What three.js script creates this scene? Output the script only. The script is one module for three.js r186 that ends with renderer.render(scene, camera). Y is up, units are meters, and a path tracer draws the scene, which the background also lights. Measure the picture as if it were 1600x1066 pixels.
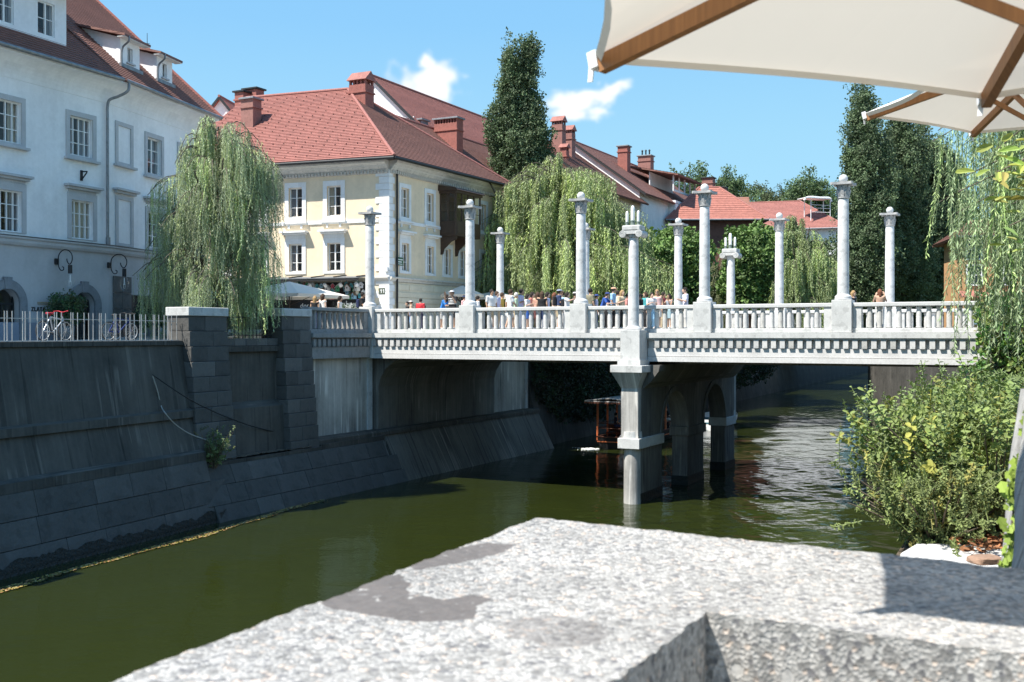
import * as THREE from 'three';
import { mergeGeometries, mergeVertices } from 'three/addons/utils/BufferGeometryUtils.js';
import { RoundedBoxGeometry } from 'three/addons/geometries/RoundedBoxGeometry.js';
import { FontLoader } from 'three/addons/loaders/FontLoader.js';
import { TextGeometry } from 'three/addons/geometries/TextGeometry.js';

// ---------- camera, sky, sun, exposure ----------
const EYE = 7.0, FPX = 1678, HOR = 524;               // metres above the water; focal length and horizon in photo pixels
const scene = new THREE.Scene();
const camera = new THREE.PerspectiveCamera(2 * Math.atan(533 / FPX) * 180 / Math.PI, 1600 / 1066, 0.1, 3000);
camera.position.set(0, EYE, 0);
camera.rotation.x = -Math.atan((533 - HOR) / FPX);
camera.focus = 50; camera.userData.fStop = 6.3;
const renderer = new THREE.WebGLRenderer({ antialias: true });
renderer.toneMapping = THREE.LinearToneMapping;
renderer.toneMappingExposure = 2.1;
renderer.shadowMap.enabled = true;
const SUN = new THREE.Vector3(-0.4669, 0.8480, 0.2491).normalize();
const sun = new THREE.DirectionalLight(new THREE.Color(1.0, 0.955, 0.88), 4.6);
sun.position.copy(SUN).multiplyScalar(150); sun.castShadow = true; sun.shadow.radius = 1;
Object.assign(sun.shadow.camera, { left: -90, right: 90, top: 90, bottom: -90, near: 1, far: 500 });
sun.shadow.mapSize.set(4096, 4096);
scene.add(sun); scene.add(sun.target);

// ---------- noise ----------
function rng(seed) { let a = seed >>> 0; return () => { a = (a + 0x6D2B79F5) | 0; let t = Math.imul(a ^ (a >>> 15), 1 | a); t = (t + Math.imul(t ^ (t >>> 7), 61 | t)) ^ t; return ((t ^ (t >>> 14)) >>> 0) / 4294967296; }; }
function h2(x, y, s) { let n = Math.imul(x, 374761393) + Math.imul(y, 668265263) + Math.imul(s, 974634213); n = Math.imul(n ^ (n >>> 13), 1274126177); n = Math.imul(n ^ (n >>> 16), 2246822519); return ((n ^ (n >>> 15)) >>> 0) / 4294967296; }
function vn(x, y, px, py, s) {                          // value noise that repeats every px, py cells
  const xi = Math.floor(x), yi = Math.floor(y), fx = x - xi, fy = y - yi, u = fx * fx * (3 - 2 * fx), v = fy * fy * (3 - 2 * fy);
  const m = (a, p) => ((a % p) + p) % p, x0 = m(xi, px), x1 = m(xi + 1, px), y0 = m(yi, py), y1 = m(yi + 1, py);
  const a = h2(x0, y0, s), b = h2(x1, y0, s), c = h2(x0, y1, s), d = h2(x1, y1, s);
  return a + (b - a) * u + (c - a) * v + (a - b - c + d) * u * v;
}
function fbm(x, y, p, o, s, q = p) { let r = 0, a = 0.5, t = 0; for (let i = 0; i < o; i++) { r += a * vn(x * p, y * q, p, q, s + i); t += a; a *= 0.5; p *= 2; q *= 2; } return r / t; }
const n2 = (x, y, o, s) => { let r = 0, a = 0.5, t = 0; for (let i = 0; i < o; i++) { r += a * vn(x, y, 1 << 20, 1 << 20, s + i); t += a; a *= 0.5; x *= 2; y *= 2; } return r / t; };
const clamp = (x, a = 0, b = 1) => Math.min(b, Math.max(a, x)), sst = (a, b, x) => { x = clamp((x - a) / (b - a)); return x * x * (3 - 2 * x); }, lerp = (a, b, t) => a + (b - a) * t;
const toS = c => c <= 0.0031308 ? 12.92 * c : 1.055 * c ** (1 / 2.4) - 0.055;

// ---------- sky: clear summer blue with a few small fair-weather clouds ----------
{
  const W = 3072, H = 1536, d = new Float32Array(W * H * 4), R = rng(77);
  const dirOf = (px, py) => { const x = (px - 800) / FPX, y = (HOR - py) / FPX, l = Math.hypot(x, y, 1); return [Math.atan2(-1 / l, x / l), Math.asin(y / l)]; };
  const clouds = [];
  const put = (px, py, rx, ry, rot, s) => { const [a, e] = dirOf(px, py); clouds.push([a, e, rx / FPX, ry / FPX, rot, s]); };
  put(650, 148, 66, 50, 0.35, 11); put(684, 114, 42, 26, 0.1, 19); put(672, 196, 46, 36, 0, 13); put(904, 166, 60, 28, 0.2, 15); put(948, 149, 42, 19, 0.45, 23); put(890, 178, 48, 18, 0, 29);
  for (let i = 0; i < 26; i++) { const a = -Math.PI / 2 + (0.75 + R() * 4.8), e = 0.12 + R() * 0.5; clouds.push([a, e, 0.03 + R() * 0.07, 0.015 + R() * 0.025, R() * 0.5, 40 + i]); }
  const grad = [[0, .25, .40, .49], [.10, .205, .37, .48], [.18, .181, .348, .473], [.28, .137, .300, .472], [.5, .105, .250, .45], [.9, .080, .205, .405], [1.58, .066, .176, .37]];
  for (let j = 0; j < H; j++) {
    const el = ((j + .5) / H - .5) * Math.PI; let c = [.17, .17, .165];
    if (el > 0) { let k = 0; while (k < grad.length - 2 && el > grad[k + 1][0]) k++; const t = clamp((el - grad[k][0]) / (grad[k + 1][0] - grad[k][0])); c = [1, 2, 3].map(n => lerp(grad[k][n], grad[k + 1][n], t)); }
    for (let i = 0; i < W; i++) { const o = (j * W + i) * 4; d[o] = c[0]; d[o + 1] = c[1]; d[o + 2] = c[2]; d[o + 3] = 1; }
  }
  for (const [a, e, rx, ry, rot, s] of clouds) {
    const cx = (a / (2 * Math.PI) + .5) * W, cy = (e / Math.PI + .5) * H, k = Math.cos(e), pw = Math.ceil(rx * 1.6 / k / (2 * Math.PI) * W), ph = Math.ceil(rx * 1.3 / Math.PI * H);
    for (let j = -ph; j <= ph; j++) for (let i = -pw; i <= pw; i++) {
      const x0 = i / W * 2 * Math.PI * k, y0 = j / H * Math.PI, X = (x0 * Math.cos(rot) + y0 * Math.sin(rot)) / rx, Y = (-x0 * Math.sin(rot) + y0 * Math.cos(rot)) / ry;
      const r = Math.hypot(X, Y * (Y < 0 ? 1.25 : 1)), f = n2(X * 2.2 + s * 7.1, Y * 1.5 + s * 3.3, 5, s), den = sst(.14, .62, f * 1.05 + .36 - r * .72);
      if (den <= 0) continue;
      const jj = Math.round(cy + j), ii = ((Math.round(cx + i) % W) + W) % W, o = (jj * W + ii) * 4, b = .47 + .12 * f;
      if (jj < 0 || jj >= H) continue;
      const al = den * .93; d[o] = lerp(d[o], b, al); d[o + 1] = lerp(d[o + 1], b * 1.01, al); d[o + 2] = lerp(d[o + 2], b * 1.03, al);
    }
  }
  const t = new THREE.DataTexture(d, W, H, THREE.RGBAFormat, THREE.FloatType);
  t.mapping = THREE.EquirectangularReflectionMapping; t.magFilter = THREE.LinearFilter; t.minFilter = THREE.LinearFilter; t.wrapS = THREE.RepeatWrapping; t.needsUpdate = true;
  scene.background = t; scene.environment = t;
}

// ---------- scene bookkeeping ----------
const taken = new Map();
function numbered(n) { const k = taken.get(n) || 0; taken.set(n, k + 1); return k ? n + '_' + String(k).padStart(3, '0') : n; }
function tag(o, label, category, group, kind) { if (label) o.userData.label = label; if (category) o.userData.category = category; if (group) o.userData.group = group; if (kind) o.userData.kind = kind; return o; }
function thing(name, label, category, group, pos = [0, 0, 0], turn = 0) { const g = new THREE.Group(); g.name = numbered(name); g.position.set(...pos); g.rotation.y = turn; scene.add(g); return tag(g, label, category, group); }
function flat(g) { const r = g.index ? g.toNonIndexed() : g; for (const k of Object.keys(r.attributes)) if (!['position', 'normal', 'uv', 'color'].includes(k)) r.deleteAttribute(k); r.morphAttributes = {}; return r; }
function boxUV(g) {                                       // uv in metres from the object's own axes, by the way each face points
  const p = g.attributes.position, n = p.count, uv = new Float32Array(n * 2), a = new THREE.Vector3(), b = new THREE.Vector3(), c = new THREE.Vector3(), N = new THREE.Vector3();
  for (let i = 0; i < n; i += 3) {
    a.fromBufferAttribute(p, i); b.fromBufferAttribute(p, i + 1); c.fromBufferAttribute(p, i + 2);
    N.copy(b).sub(a).cross(c.clone().sub(a)); const x = Math.abs(N.x), y = Math.abs(N.y), z = Math.abs(N.z);
    [a, b, c].forEach((q, k) => { const o = (i + k) * 2; if (y > x && y > z) { uv[o] = q.x; uv[o + 1] = q.z; } else if (x > z) { uv[o] = q.z; uv[o + 1] = q.y; } else { uv[o] = q.x; uv[o + 1] = q.y; } });
  }
  g.setAttribute('uv', new THREE.BufferAttribute(uv, 2)); return g;
}
function join(list) {
  const fs = list.map(flat), hasC = fs.some(g => g.attributes.color);
  for (const g of fs) { if (!g.attributes.uv) boxUV(g); if (!g.attributes.normal) g.computeVertexNormals(); if (hasC && !g.attributes.color) g.setAttribute('color', new THREE.BufferAttribute(new Float32Array(g.attributes.position.count * 3).fill(1), 3)); }
  return mergeGeometries(fs);
}
const prepared = new WeakSet();
function prep(g, keepUV) { if (Array.isArray(g)) g = join(g); if (prepared.has(g)) return g; g = flat(g); if (!keepUV) boxUV(g); prepared.add(g); return g; }
function part(parent, name, g, mat, pos, rot, keepUV) {
  const m = new THREE.Mesh(prep(g, keepUV), mat); m.name = parent === scene ? numbered(name) : name; m.castShadow = m.receiveShadow = true;
  if (pos) m.position.set(...pos); if (rot) m.rotation.set(...rot); parent.add(m); return m;
}
const struct = (name, g, mat, pos, rot, keepUV) => tag(part(scene, name, g, mat, pos, rot, keepUV), null, null, null, 'structure');
const T = (g, x = 0, y = 0, z = 0, rx = 0, ry = 0, rz = 0) => { if (rx) g.rotateX(rx); if (rz) g.rotateZ(rz); if (ry) g.rotateY(ry); return g.translate(x, y, z); };
const box = (x0, x1, y0, y1, z0, z1) => new THREE.BoxGeometry(x1 - x0, y1 - y0, z1 - z0).translate((x0 + x1) / 2, (y0 + y1) / 2, (z0 + z1) / 2);
const rbox = (x0, x1, y0, y1, z0, z1, r = .02) => new RoundedBoxGeometry(x1 - x0, y1 - y0, z1 - z0, 1, r).translate((x0 + x1) / 2, (y0 + y1) / 2, (z0 + z1) / 2);
const cyl = (r0, r1, h, n = 10, x = 0, y = 0, z = 0) => new THREE.CylinderGeometry(r1, r0, h, n).translate(x, y + h / 2, z);   // r0 at the bottom
const lathe = (pts, n = 16) => new THREE.LatheGeometry(pts.map(p => new THREE.Vector2(...p)), n);
const V3 = (x, y, z) => new THREE.Vector3(x, y, z);
function bar(a, b, r, n = 6, r1 = r) { const A = V3(...a), B = V3(...b), d = B.clone().sub(A), g = new THREE.CylinderGeometry(r1, r, d.length(), n); g.translate(0, d.length() / 2, 0); g.applyQuaternion(new THREE.Quaternion().setFromUnitVectors(V3(0, 1, 0), d.normalize())); return g.translate(...a); }
function beam(a, b, w, h) { const A = V3(...a), B = V3(...b), d = B.clone().sub(A), g = new THREE.BoxGeometry(w, h, d.length()); const m = new THREE.Matrix4().lookAt(A, B, V3(0, 1, 0)); g.applyMatrix4(m); const c = A.add(B).multiplyScalar(.5); return g.translate(c.x, c.y, c.z); }
const tube = (pts, r, n = 24, k = 6) => new THREE.TubeGeometry(new THREE.CatmullRomCurve3(pts.map(p => V3(...p))), n, r, k);
function prismZ(pts, z0, z1, holes = [], bevel = 0) {        // outline in x, y pushed along z
  const s = new THREE.Shape(pts.map(p => new THREE.Vector2(...p))); for (const h of holes) s.holes.push(h instanceof THREE.Path ? h : new THREE.Path(h.map(p => new THREE.Vector2(...p))));
  return new THREE.ExtrudeGeometry(s, { depth: z1 - z0, bevelEnabled: bevel > 0, bevelSize: bevel, bevelThickness: bevel, bevelOffset: -bevel, bevelSegments: 1, curveSegments: 14 }).translate(0, 0, z0);
}
const prismX = (pts, x0, x1, holes) => prismZ(pts.map(([z, y]) => [-z, y]), x0, x1, holes).rotateY(Math.PI / 2);   // outline in z, y pushed along x
const prismY = (pts, y0, y1, bevel) => prismZ(pts.map(([x, z]) => [x, -z]), y0, y1, [], bevel).rotateX(-Math.PI / 2);   // outline in x, z pushed up
function tri(faces) { const v = []; for (const f of faces) for (let i = 1; i + 1 < f.length; i++) v.push(...f[0], ...f[i], ...f[i + 1]); const g = new THREE.BufferGeometry(); g.setAttribute('position', new THREE.BufferAttribute(new Float32Array(v), 3)); g.computeVertexNormals(); return g; }
function slab(pts, t, up = [0, 1, 0]) {                      // a flat polygon with thickness t, pushed along -up
  const lo = pts.map(p => [p[0] - up[0] * t, p[1] - up[1] * t, p[2] - up[2] * t]), f = [pts, [...lo].reverse()];
  pts.forEach((p, i) => { const j = (i + 1) % pts.length; f.push([p, lo[i], lo[j], pts[j]]); }); return tri(f);
}
// the bridge frame: u along the bridge (to the right), v along the river (away)
const BX = -6.88, BZ = 52, CU = .8898, SU = .4563, BTURN = -Math.atan2(SU, CU);
const Bp = (u, y, v) => [BX + CU * u + SU * v, y, -(BZ - SU * u + CU * v)];
const inB = (X, Z) => { const a = X - BX, b = Z - BZ; return [CU * a - SU * b, SU * a + CU * b]; };
const at = (px, py, Z) => [(px - 800) / FPX * Z, EYE + (HOR - py) / FPX * Z, -Z];   // a photo pixel at a depth

// ---------- textures and materials ----------
function gray(size, f, cs) { const d = new Uint8Array(size * size * 4); for (let j = 0; j < size; j++) for (let i = 0; i < size; i++) { let c = f(i / size, j / size), o = (j * size + i) * 4; if (!Array.isArray(c)) c = [c, c, c]; for (let k = 0; k < 3; k++) d[o + k] = 255 * clamp(cs ? toS(clamp(c[k])) : c[k]); d[o + 3] = 255; } const t = new THREE.DataTexture(d, size, size); t.wrapS = t.wrapT = THREE.RepeatWrapping; t.magFilter = THREE.LinearFilter; t.minFilter = THREE.LinearMipmapLinearFilter; t.generateMipmaps = true; if (cs) t.colorSpace = THREE.SRGBColorSpace; t.needsUpdate = true; return t; }
const rep = (t, m, my = m) => { const c = t.clone(); c.repeat.set(1 / m, 1 / my); c.needsUpdate = true; return c; };
const TX = {
  plaster: gray(512, (x, y) => .72 + .19 * fbm(x, y, 4, 6, 1) + .09 * fbm(x, y, 48, 3, 8) + .07 * fbm(x, y, 36, 3, 14, 2) - .045 * sst(.60, .75, fbm(x, y, 7, 4, 17)), 1),
  stone: gray(512, (x, y) => { const a = fbm(x, y, 5, 6, 21), b = fbm(x, y, 64, 2, 25), s = fbm(x, y, 28, 3, 31, 3); return .50 + .32 * a + .16 * b + .10 * s - .22 * sst(.60, .74, fbm(x, y, 9, 4, 41)) * (.4 + .6 * b); }, 1),
  streak: gray(1024, (x, y) => { const s = fbm(x, y, 40, 4, 51, 2), t = fbm(x, y, 90, 2, 52, 5), a = fbm(x, y, 6, 5, 53), b = fbm(x, y, 90, 2, 54); const w = sst(.62, .78, fbm(x, y, 55, 3, 57, 3)) * sst(.45, .6, fbm(x, y, 4, 3, 58)); return clamp(.16 + .50 * a + .26 * (s - .5) + .16 * t + .10 * b - .30 * sst(.58, .70, s) + .5 * w); }, 1),
  bumpFine: gray(512, (x, y) => .5 * fbm(x, y, 40, 4, 61) + .5 * fbm(x, y, 110, 2, 65)),
  bumpCoarse: gray(512, (x, y) => fbm(x, y, 6, 6, 71)),
  wood: gray(512, (x, y) => .55 + .45 * fbm(x, y, 60, 4, 81, 2), 1),
  tile: gray(512, (x, y) => {                               // plain clay tiles, courses half lapped: tone of each tile
    const r = y * 16, ri = Math.floor(r), q = x * 16 + (ri & 1 ? .5 : 0), qi = Math.floor(q) % 16; return .62 + .38 * h2(qi, ri, 5) * .55 + .17 * fbm(x, y, 5, 4, 91);
  }, 1),
  tileBump: gray(512, (x, y) => { const r = y * 16, ri = Math.floor(r), fy = r - ri, q = x * 16 + (ri & 1 ? .5 : 0), fx = q - Math.floor(q), edge = Math.min(fx, 1 - fx); const low = .22 * (1 - (2 * fx - 1) ** 2); return clamp((1 - fy) * .75 + .25 * sst(0, .06, edge) - .12 * (fy < low ? 0 : 0)); }),
  ripple: gray(512, (x, y) => .6 * fbm(x, y, 12, 4, 101, 26) + .4 * fbm(x, y, 36, 3, 107, 60)),
};
function mat(color, o = {}) {
  const { map, m = 2, my, bump, bs = .004, bm = 1, rough = .85, k = .78, metal = 0, ...rest } = o, P = { color: new THREE.Color().setRGB(...color.map(c => map ? Math.min(1.2, c / k) : c)), roughness: rough, metalness: metal, side: THREE.DoubleSide };
  if (map) P.map = rep(map, m, my); if (bump) { P.bumpMap = rep(bump, bm); P.bumpScale = bs; }
  return new (Object.keys(rest).length ? THREE.MeshPhysicalMaterial : THREE.MeshStandardMaterial)({ ...P, ...rest });
}
const MT = {
  bridge: mat([.50, .49, .475], { map: TX.stone, m: 2.6, k: .70, bump: TX.bumpFine, bs: .004, bm: 1 }),
  bridge2: mat([.46, .46, .445], { map: TX.stone, m: 1.9, k: .70, bump: TX.bumpFine, bs: .004, bm: 1 }),
  column: mat([.54, .54, .535], { map: TX.stone, m: 1.3, k: .70, bump: TX.bumpFine, bs: .003, bm: .7 }),
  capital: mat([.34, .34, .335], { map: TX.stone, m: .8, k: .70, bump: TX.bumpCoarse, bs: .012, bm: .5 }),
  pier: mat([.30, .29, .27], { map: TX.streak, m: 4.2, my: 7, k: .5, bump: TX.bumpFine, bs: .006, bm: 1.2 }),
  pierDark: mat([.115, .108, .096], { map: TX.streak, m: 4.2, my: 7, k: .5, bump: TX.bumpFine, bs: .006, bm: 1.2 }),  // darker streaked concrete for the pier sides, arches and head
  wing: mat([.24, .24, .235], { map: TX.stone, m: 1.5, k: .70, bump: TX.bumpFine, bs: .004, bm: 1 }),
  abut: mat([.145, .135, .118], { map: TX.streak, m: 6.5, my: 9, k: .5, bump: TX.bumpFine, bs: .006, bm: 1.5 }),
  panel: mat([.36, .345, .31], { map: TX.streak, m: 9, my: 12, k: .5, bump: TX.bumpFine, bs: .005, bm: 1.5 }),
  quay: mat([.074, .068, .058], { map: TX.streak, m: 8, my: 9, k: .5, bump: TX.bumpCoarse, bs: .03, bm: 3 }),
  quayDark: mat([.058, .054, .047], { map: TX.streak, m: 5, my: 6, k: .5, bump: TX.bumpCoarse, bs: .03, bm: 2 }),
  block: [.060, .070, .080, .105].map((c, i) => mat([c, c * .97, c * .91], { map: TX.stone, m: 2.1 + i * .5, k: .62, bump: TX.bumpCoarse, bs: .03, bm: 1.3 })),
  mortar: mat([.15, .148, .14], { map: TX.stone, m: 1, k: .7 }),
  algae: mat([.007, .009, .006], { map: TX.stone, m: .6, k: .7, bump: TX.bumpCoarse, bs: .05, bm: .5, rough: .6 }),
  asphalt: mat([.30, .29, .275], { map: TX.stone, m: 1.7, k: .7 }),
  paving: mat([.40, .385, .355], { map: TX.stone, m: 2.3, k: .7 }),
  soil: mat([.10, .075, .05], { map: TX.stone, m: 1.3, k: .7, bump: TX.bumpCoarse, bs: .08, bm: 1 }),
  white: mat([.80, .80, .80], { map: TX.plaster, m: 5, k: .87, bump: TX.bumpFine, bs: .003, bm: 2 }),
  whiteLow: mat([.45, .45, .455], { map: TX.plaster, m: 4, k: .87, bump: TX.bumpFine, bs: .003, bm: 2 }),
  trimGrey: mat([.46, .465, .475], { map: TX.plaster, m: 2, k: .87 }),
  stoneTrim: mat([.20, .21, .225], { map: TX.stone, m: 1.2, k: .7, bump: TX.bumpFine, bs: .006, bm: .6 }),
  yellow: mat([.76, .62, .44], { map: TX.plaster, m: 6, k: .87, bump: TX.bumpFine, bs: .003, bm: 2 }),
  yellowLow: mat([.70, .63, .49], { map: TX.plaster, m: 4, k: .87 }),
  whiteTrim: mat([.74, .74, .73], { map: TX.plaster, m: 2, k: .87 }),
  cornice: mat([.50, .48, .44], { map: TX.stone, m: 1.6, k: .7 }),
  frame: mat([.80, .80, .78], { rough: .5 }),
  glass: new THREE.MeshPhysicalMaterial({ color: 0xffffff, roughness: .02, transmission: 1, thickness: 0, ior: 1.5, side: THREE.DoubleSide }),
  inside: mat([.24, .235, .225]),
  curtain: mat([.62, .56, .44], { map: TX.wood, m: .5, k: .78 }),
  blind: mat([.30, .31, .33], { map: TX.wood, m: .5, k: .78 }),
  roof: mat([.31, .124, .10], { map: TX.tile, m: 2.9, my: 2.9, k: .82, bump: TX.tileBump, bs: .035, bm: 2.9, rough: .8 }),
  roofOldShaded: mat([.20, .094, .074], { map: TX.tile, m: 2.9, my: 2.9, k: .82, bump: TX.tileBump, bs: .035, bm: 2.9, rough: .85 }),  // darker tiles: old roofs, and the shade painted into the yellow house hip end
  roofBright: mat([.36, .14, .105], { map: TX.tile, m: 3.1, my: 3.1, k: .82, bump: TX.tileBump, bs: .035, bm: 3.1, rough: .8 }),
  ridge: mat([.27, .108, .09], { map: TX.stone, m: .5, k: .7 }),
  brick: mat([.26, .092, .072], { map: TX.stone, m: .7, k: .7 }),
  brickOld: mat([.24, .115, .095], { map: TX.stone, m: .7, k: .7 }),
  zinc: mat([.22, .23, .24], { metal: .6, rough: .5, map: TX.stone, m: 1, k: .7 }),
  darkMetal: mat([.025, .026, .028], { rough: .55, metal: .3 }),
  black: mat([.012, .012, .013], { rough: .6 }),
  galv: mat([.46, .46, .45], { metal: .35, rough: .45 }),
  woodDark: mat([.06, .035, .022], { map: TX.wood, m: .8, k: .78, rough: .6 }),
  rib: mat([.30, .135, .045], { map: TX.wood, m: .5, k: .78, rough: .55 }),
  bark: mat([.085, .07, .052], { map: TX.streak, m: .9, my: 1.3, k: .5, bump: TX.bumpCoarse, bs: .04, bm: .5 }),
  twig: mat([.13, .10, .07], {}),
  canvas: new THREE.MeshPhysicalMaterial({ color: new THREE.Color().setRGB(.80, .735, .63), roughness: .95, transmission: .34, thickness: 0, side: THREE.DoubleSide }),
  whiteLamp: mat([.78, .78, .76], { rough: .35 }),
};
MT.bridgeV = [MT.bridge, mat([.46, .455, .44], { map: TX.stone, m: 1.7, k: .70, bump: TX.bumpFine, bs: .004, bm: 1 }), mat([.54, .53, .51], { map: TX.stone, m: 2.2, k: .70, bump: TX.bumpFine, bs: .004, bm: 1 }), mat([.41, .40, .375], { map: TX.stone, m: 1.2, k: .70, bump: TX.bumpFine, bs: .004, bm: 1 })];
const leafMat = (c, tr = .32) => new THREE.MeshPhysicalMaterial({ color: new THREE.Color().setRGB(...c), roughness: .78, transmission: tr, thickness: 0, side: THREE.DoubleSide });

// ================= WATER AND GROUND =================
const WAVES = (() => { const R = rng(5), w = []; for (let i = 0; i < 44; i++) { const L = .35 * Math.pow(14, R()), k = 2 * Math.PI / L, a = (R() - .5) * 2.1 + (i % 3 ? 1.45 : 0.2); w.push([k * Math.cos(a), k * Math.sin(a), R() * 6.28, .0025 * Math.pow(L, .82)]); } return w; })();
function waterAt(u, v) {
  const calm = .12 + .62 * sst(7, 20, u + .14 * v) + .22 * n2(u * .11 + 9, v * .07 + 4, 2, 7);
  const damp = 1 - .5 * sst(12, 40, v);
  let y = 0, gu = 0, gv = 0;
  for (const [a, b, p, A] of WAVES) { const f = a * u + b * v + p; y += A * Math.sin(f); const c = A * Math.cos(f); gu += a * c; gv += b * c; }
  let wy = 0;                                             // crests of a passing boat's wake
  for (const [u0, v0, du, dv, amp, wl] of [[9, 26, .80, .6, .055, 1.5], [9, 34, .76, .65, .05, 1.7]]) { const s = (u - u0) * du + (v - v0) * dv, t = -(u - u0) * dv + (v - v0) * du, e = amp * Math.exp(-(t * t) / 1.1) * sst(-1, 3, s) * (1 - sst(14, 24, s)), ph = t * 2 * Math.PI / wl; wy += e * Math.cos(ph); gu += -e * Math.sin(ph) * 2 * Math.PI / wl * -dv; gv += -e * Math.sin(ph) * 2 * Math.PI / wl * du; }
  return [y * calm * damp + wy, gu * calm * damp, gv * calm * damp];
}
{
  const us = [], vs = []; for (let u = -12; u <= 46; u += u > -1 && u < 31 ? .16 : .8) us.push(u); for (let v = -62; v < 260; v += v < 50 ? .17 : v < 90 ? .5 : 2.5) vs.push(v);
  const nu = us.length, nv = vs.length, pos = new Float32Array(nu * nv * 3), nor = new Float32Array(nu * nv * 3), idx = [];
  for (let j = 0; j < nv; j++) for (let i = 0; i < nu; i++) { const fade = 1 - sst(60, 150, vs[j]), [y, gu, gv] = waterAt(us[i], vs[j]), o = (j * nu + i) * 3, l = Math.hypot(gu, 1, gv) || 1; pos[o] = us[i]; pos[o + 1] = y * fade; pos[o + 2] = -vs[j]; nor[o] = -gu / l; nor[o + 1] = 1 / l; nor[o + 2] = gv / l; }
  for (let j = 0; j + 1 < nv; j++) for (let i = 0; i + 1 < nu; i++) { const a = j * nu + i; idx.push(a, a + 1, a + nu + 1, a, a + nu + 1, a + nu); }
  const g = new THREE.BufferGeometry(); g.setAttribute('position', new THREE.BufferAttribute(pos, 3)); g.setAttribute('normal', new THREE.BufferAttribute(nor, 3)); g.setIndex(idx);
  const uv = new Float32Array(nu * nv * 2); for (let i = 0; i < nu * nv; i++) { uv[2 * i] = pos[3 * i]; uv[2 * i + 1] = pos[3 * i + 2]; } g.setAttribute('uv', new THREE.BufferAttribute(uv, 2));
  const m = new THREE.Mesh(g, new THREE.MeshPhysicalMaterial({ color: new THREE.Color().setRGB(.0185, .0245, .0052), roughness: .05, ior: 1.33, bumpMap: rep(TX.ripple, 4.3, 4.3), bumpScale: .007, side: THREE.DoubleSide }));
  m.name = 'river_water'; m.position.set(BX, 0, -BZ); m.rotation.y = BTURN; m.receiveShadow = true; tag(m, 'murky green river with small ripples under the bridge', null, null, 'structure'); scene.add(m);
}
const groundY = v => lerp(6.8, 7.27, sst(-12, -4, v));
{ // left bank street and square, in the bridge frame
  const f = []; const vs = [-62, -30, -20, -12, -10, -8, -6, -4, 0, 8, 18, 30, 60, 120, 260], edge = v => v < -12.5 ? (-12.5 - v) * .105 - .3 : v < 17.5 ? -.35 : lerp(-.9, -7, clamp((v - 17.5) / 180));
  for (let i = 0; i + 1 < vs.length; i++) { const a = vs[i], b = vs[i + 1]; f.push([[-140, groundY(a), -a], [edge(a), groundY(a), -a], [edge(b), groundY(b), -b], [-140, groundY(b), -b]]); }
  struct('street_paving', tri(f), MT.paving, [BX, 0, -BZ], [0, BTURN, 0]);
  struct('right_bank_ground', tri([[[34, 7.1, 62], [120, 7.1, 62], [120, 7.1, -260], [34, 7.1, -260]], [[27.6, 7.1, 2.5], [34, 7.1, 2.5], [34, 7.1, -16], [27.6, 7.1, -16]]]), MT.paving, [BX, 0, -BZ], [0, BTURN, 0]);
  const far = []; for (let i = 0; i < 9; i++) far.push(0); 
}

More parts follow.
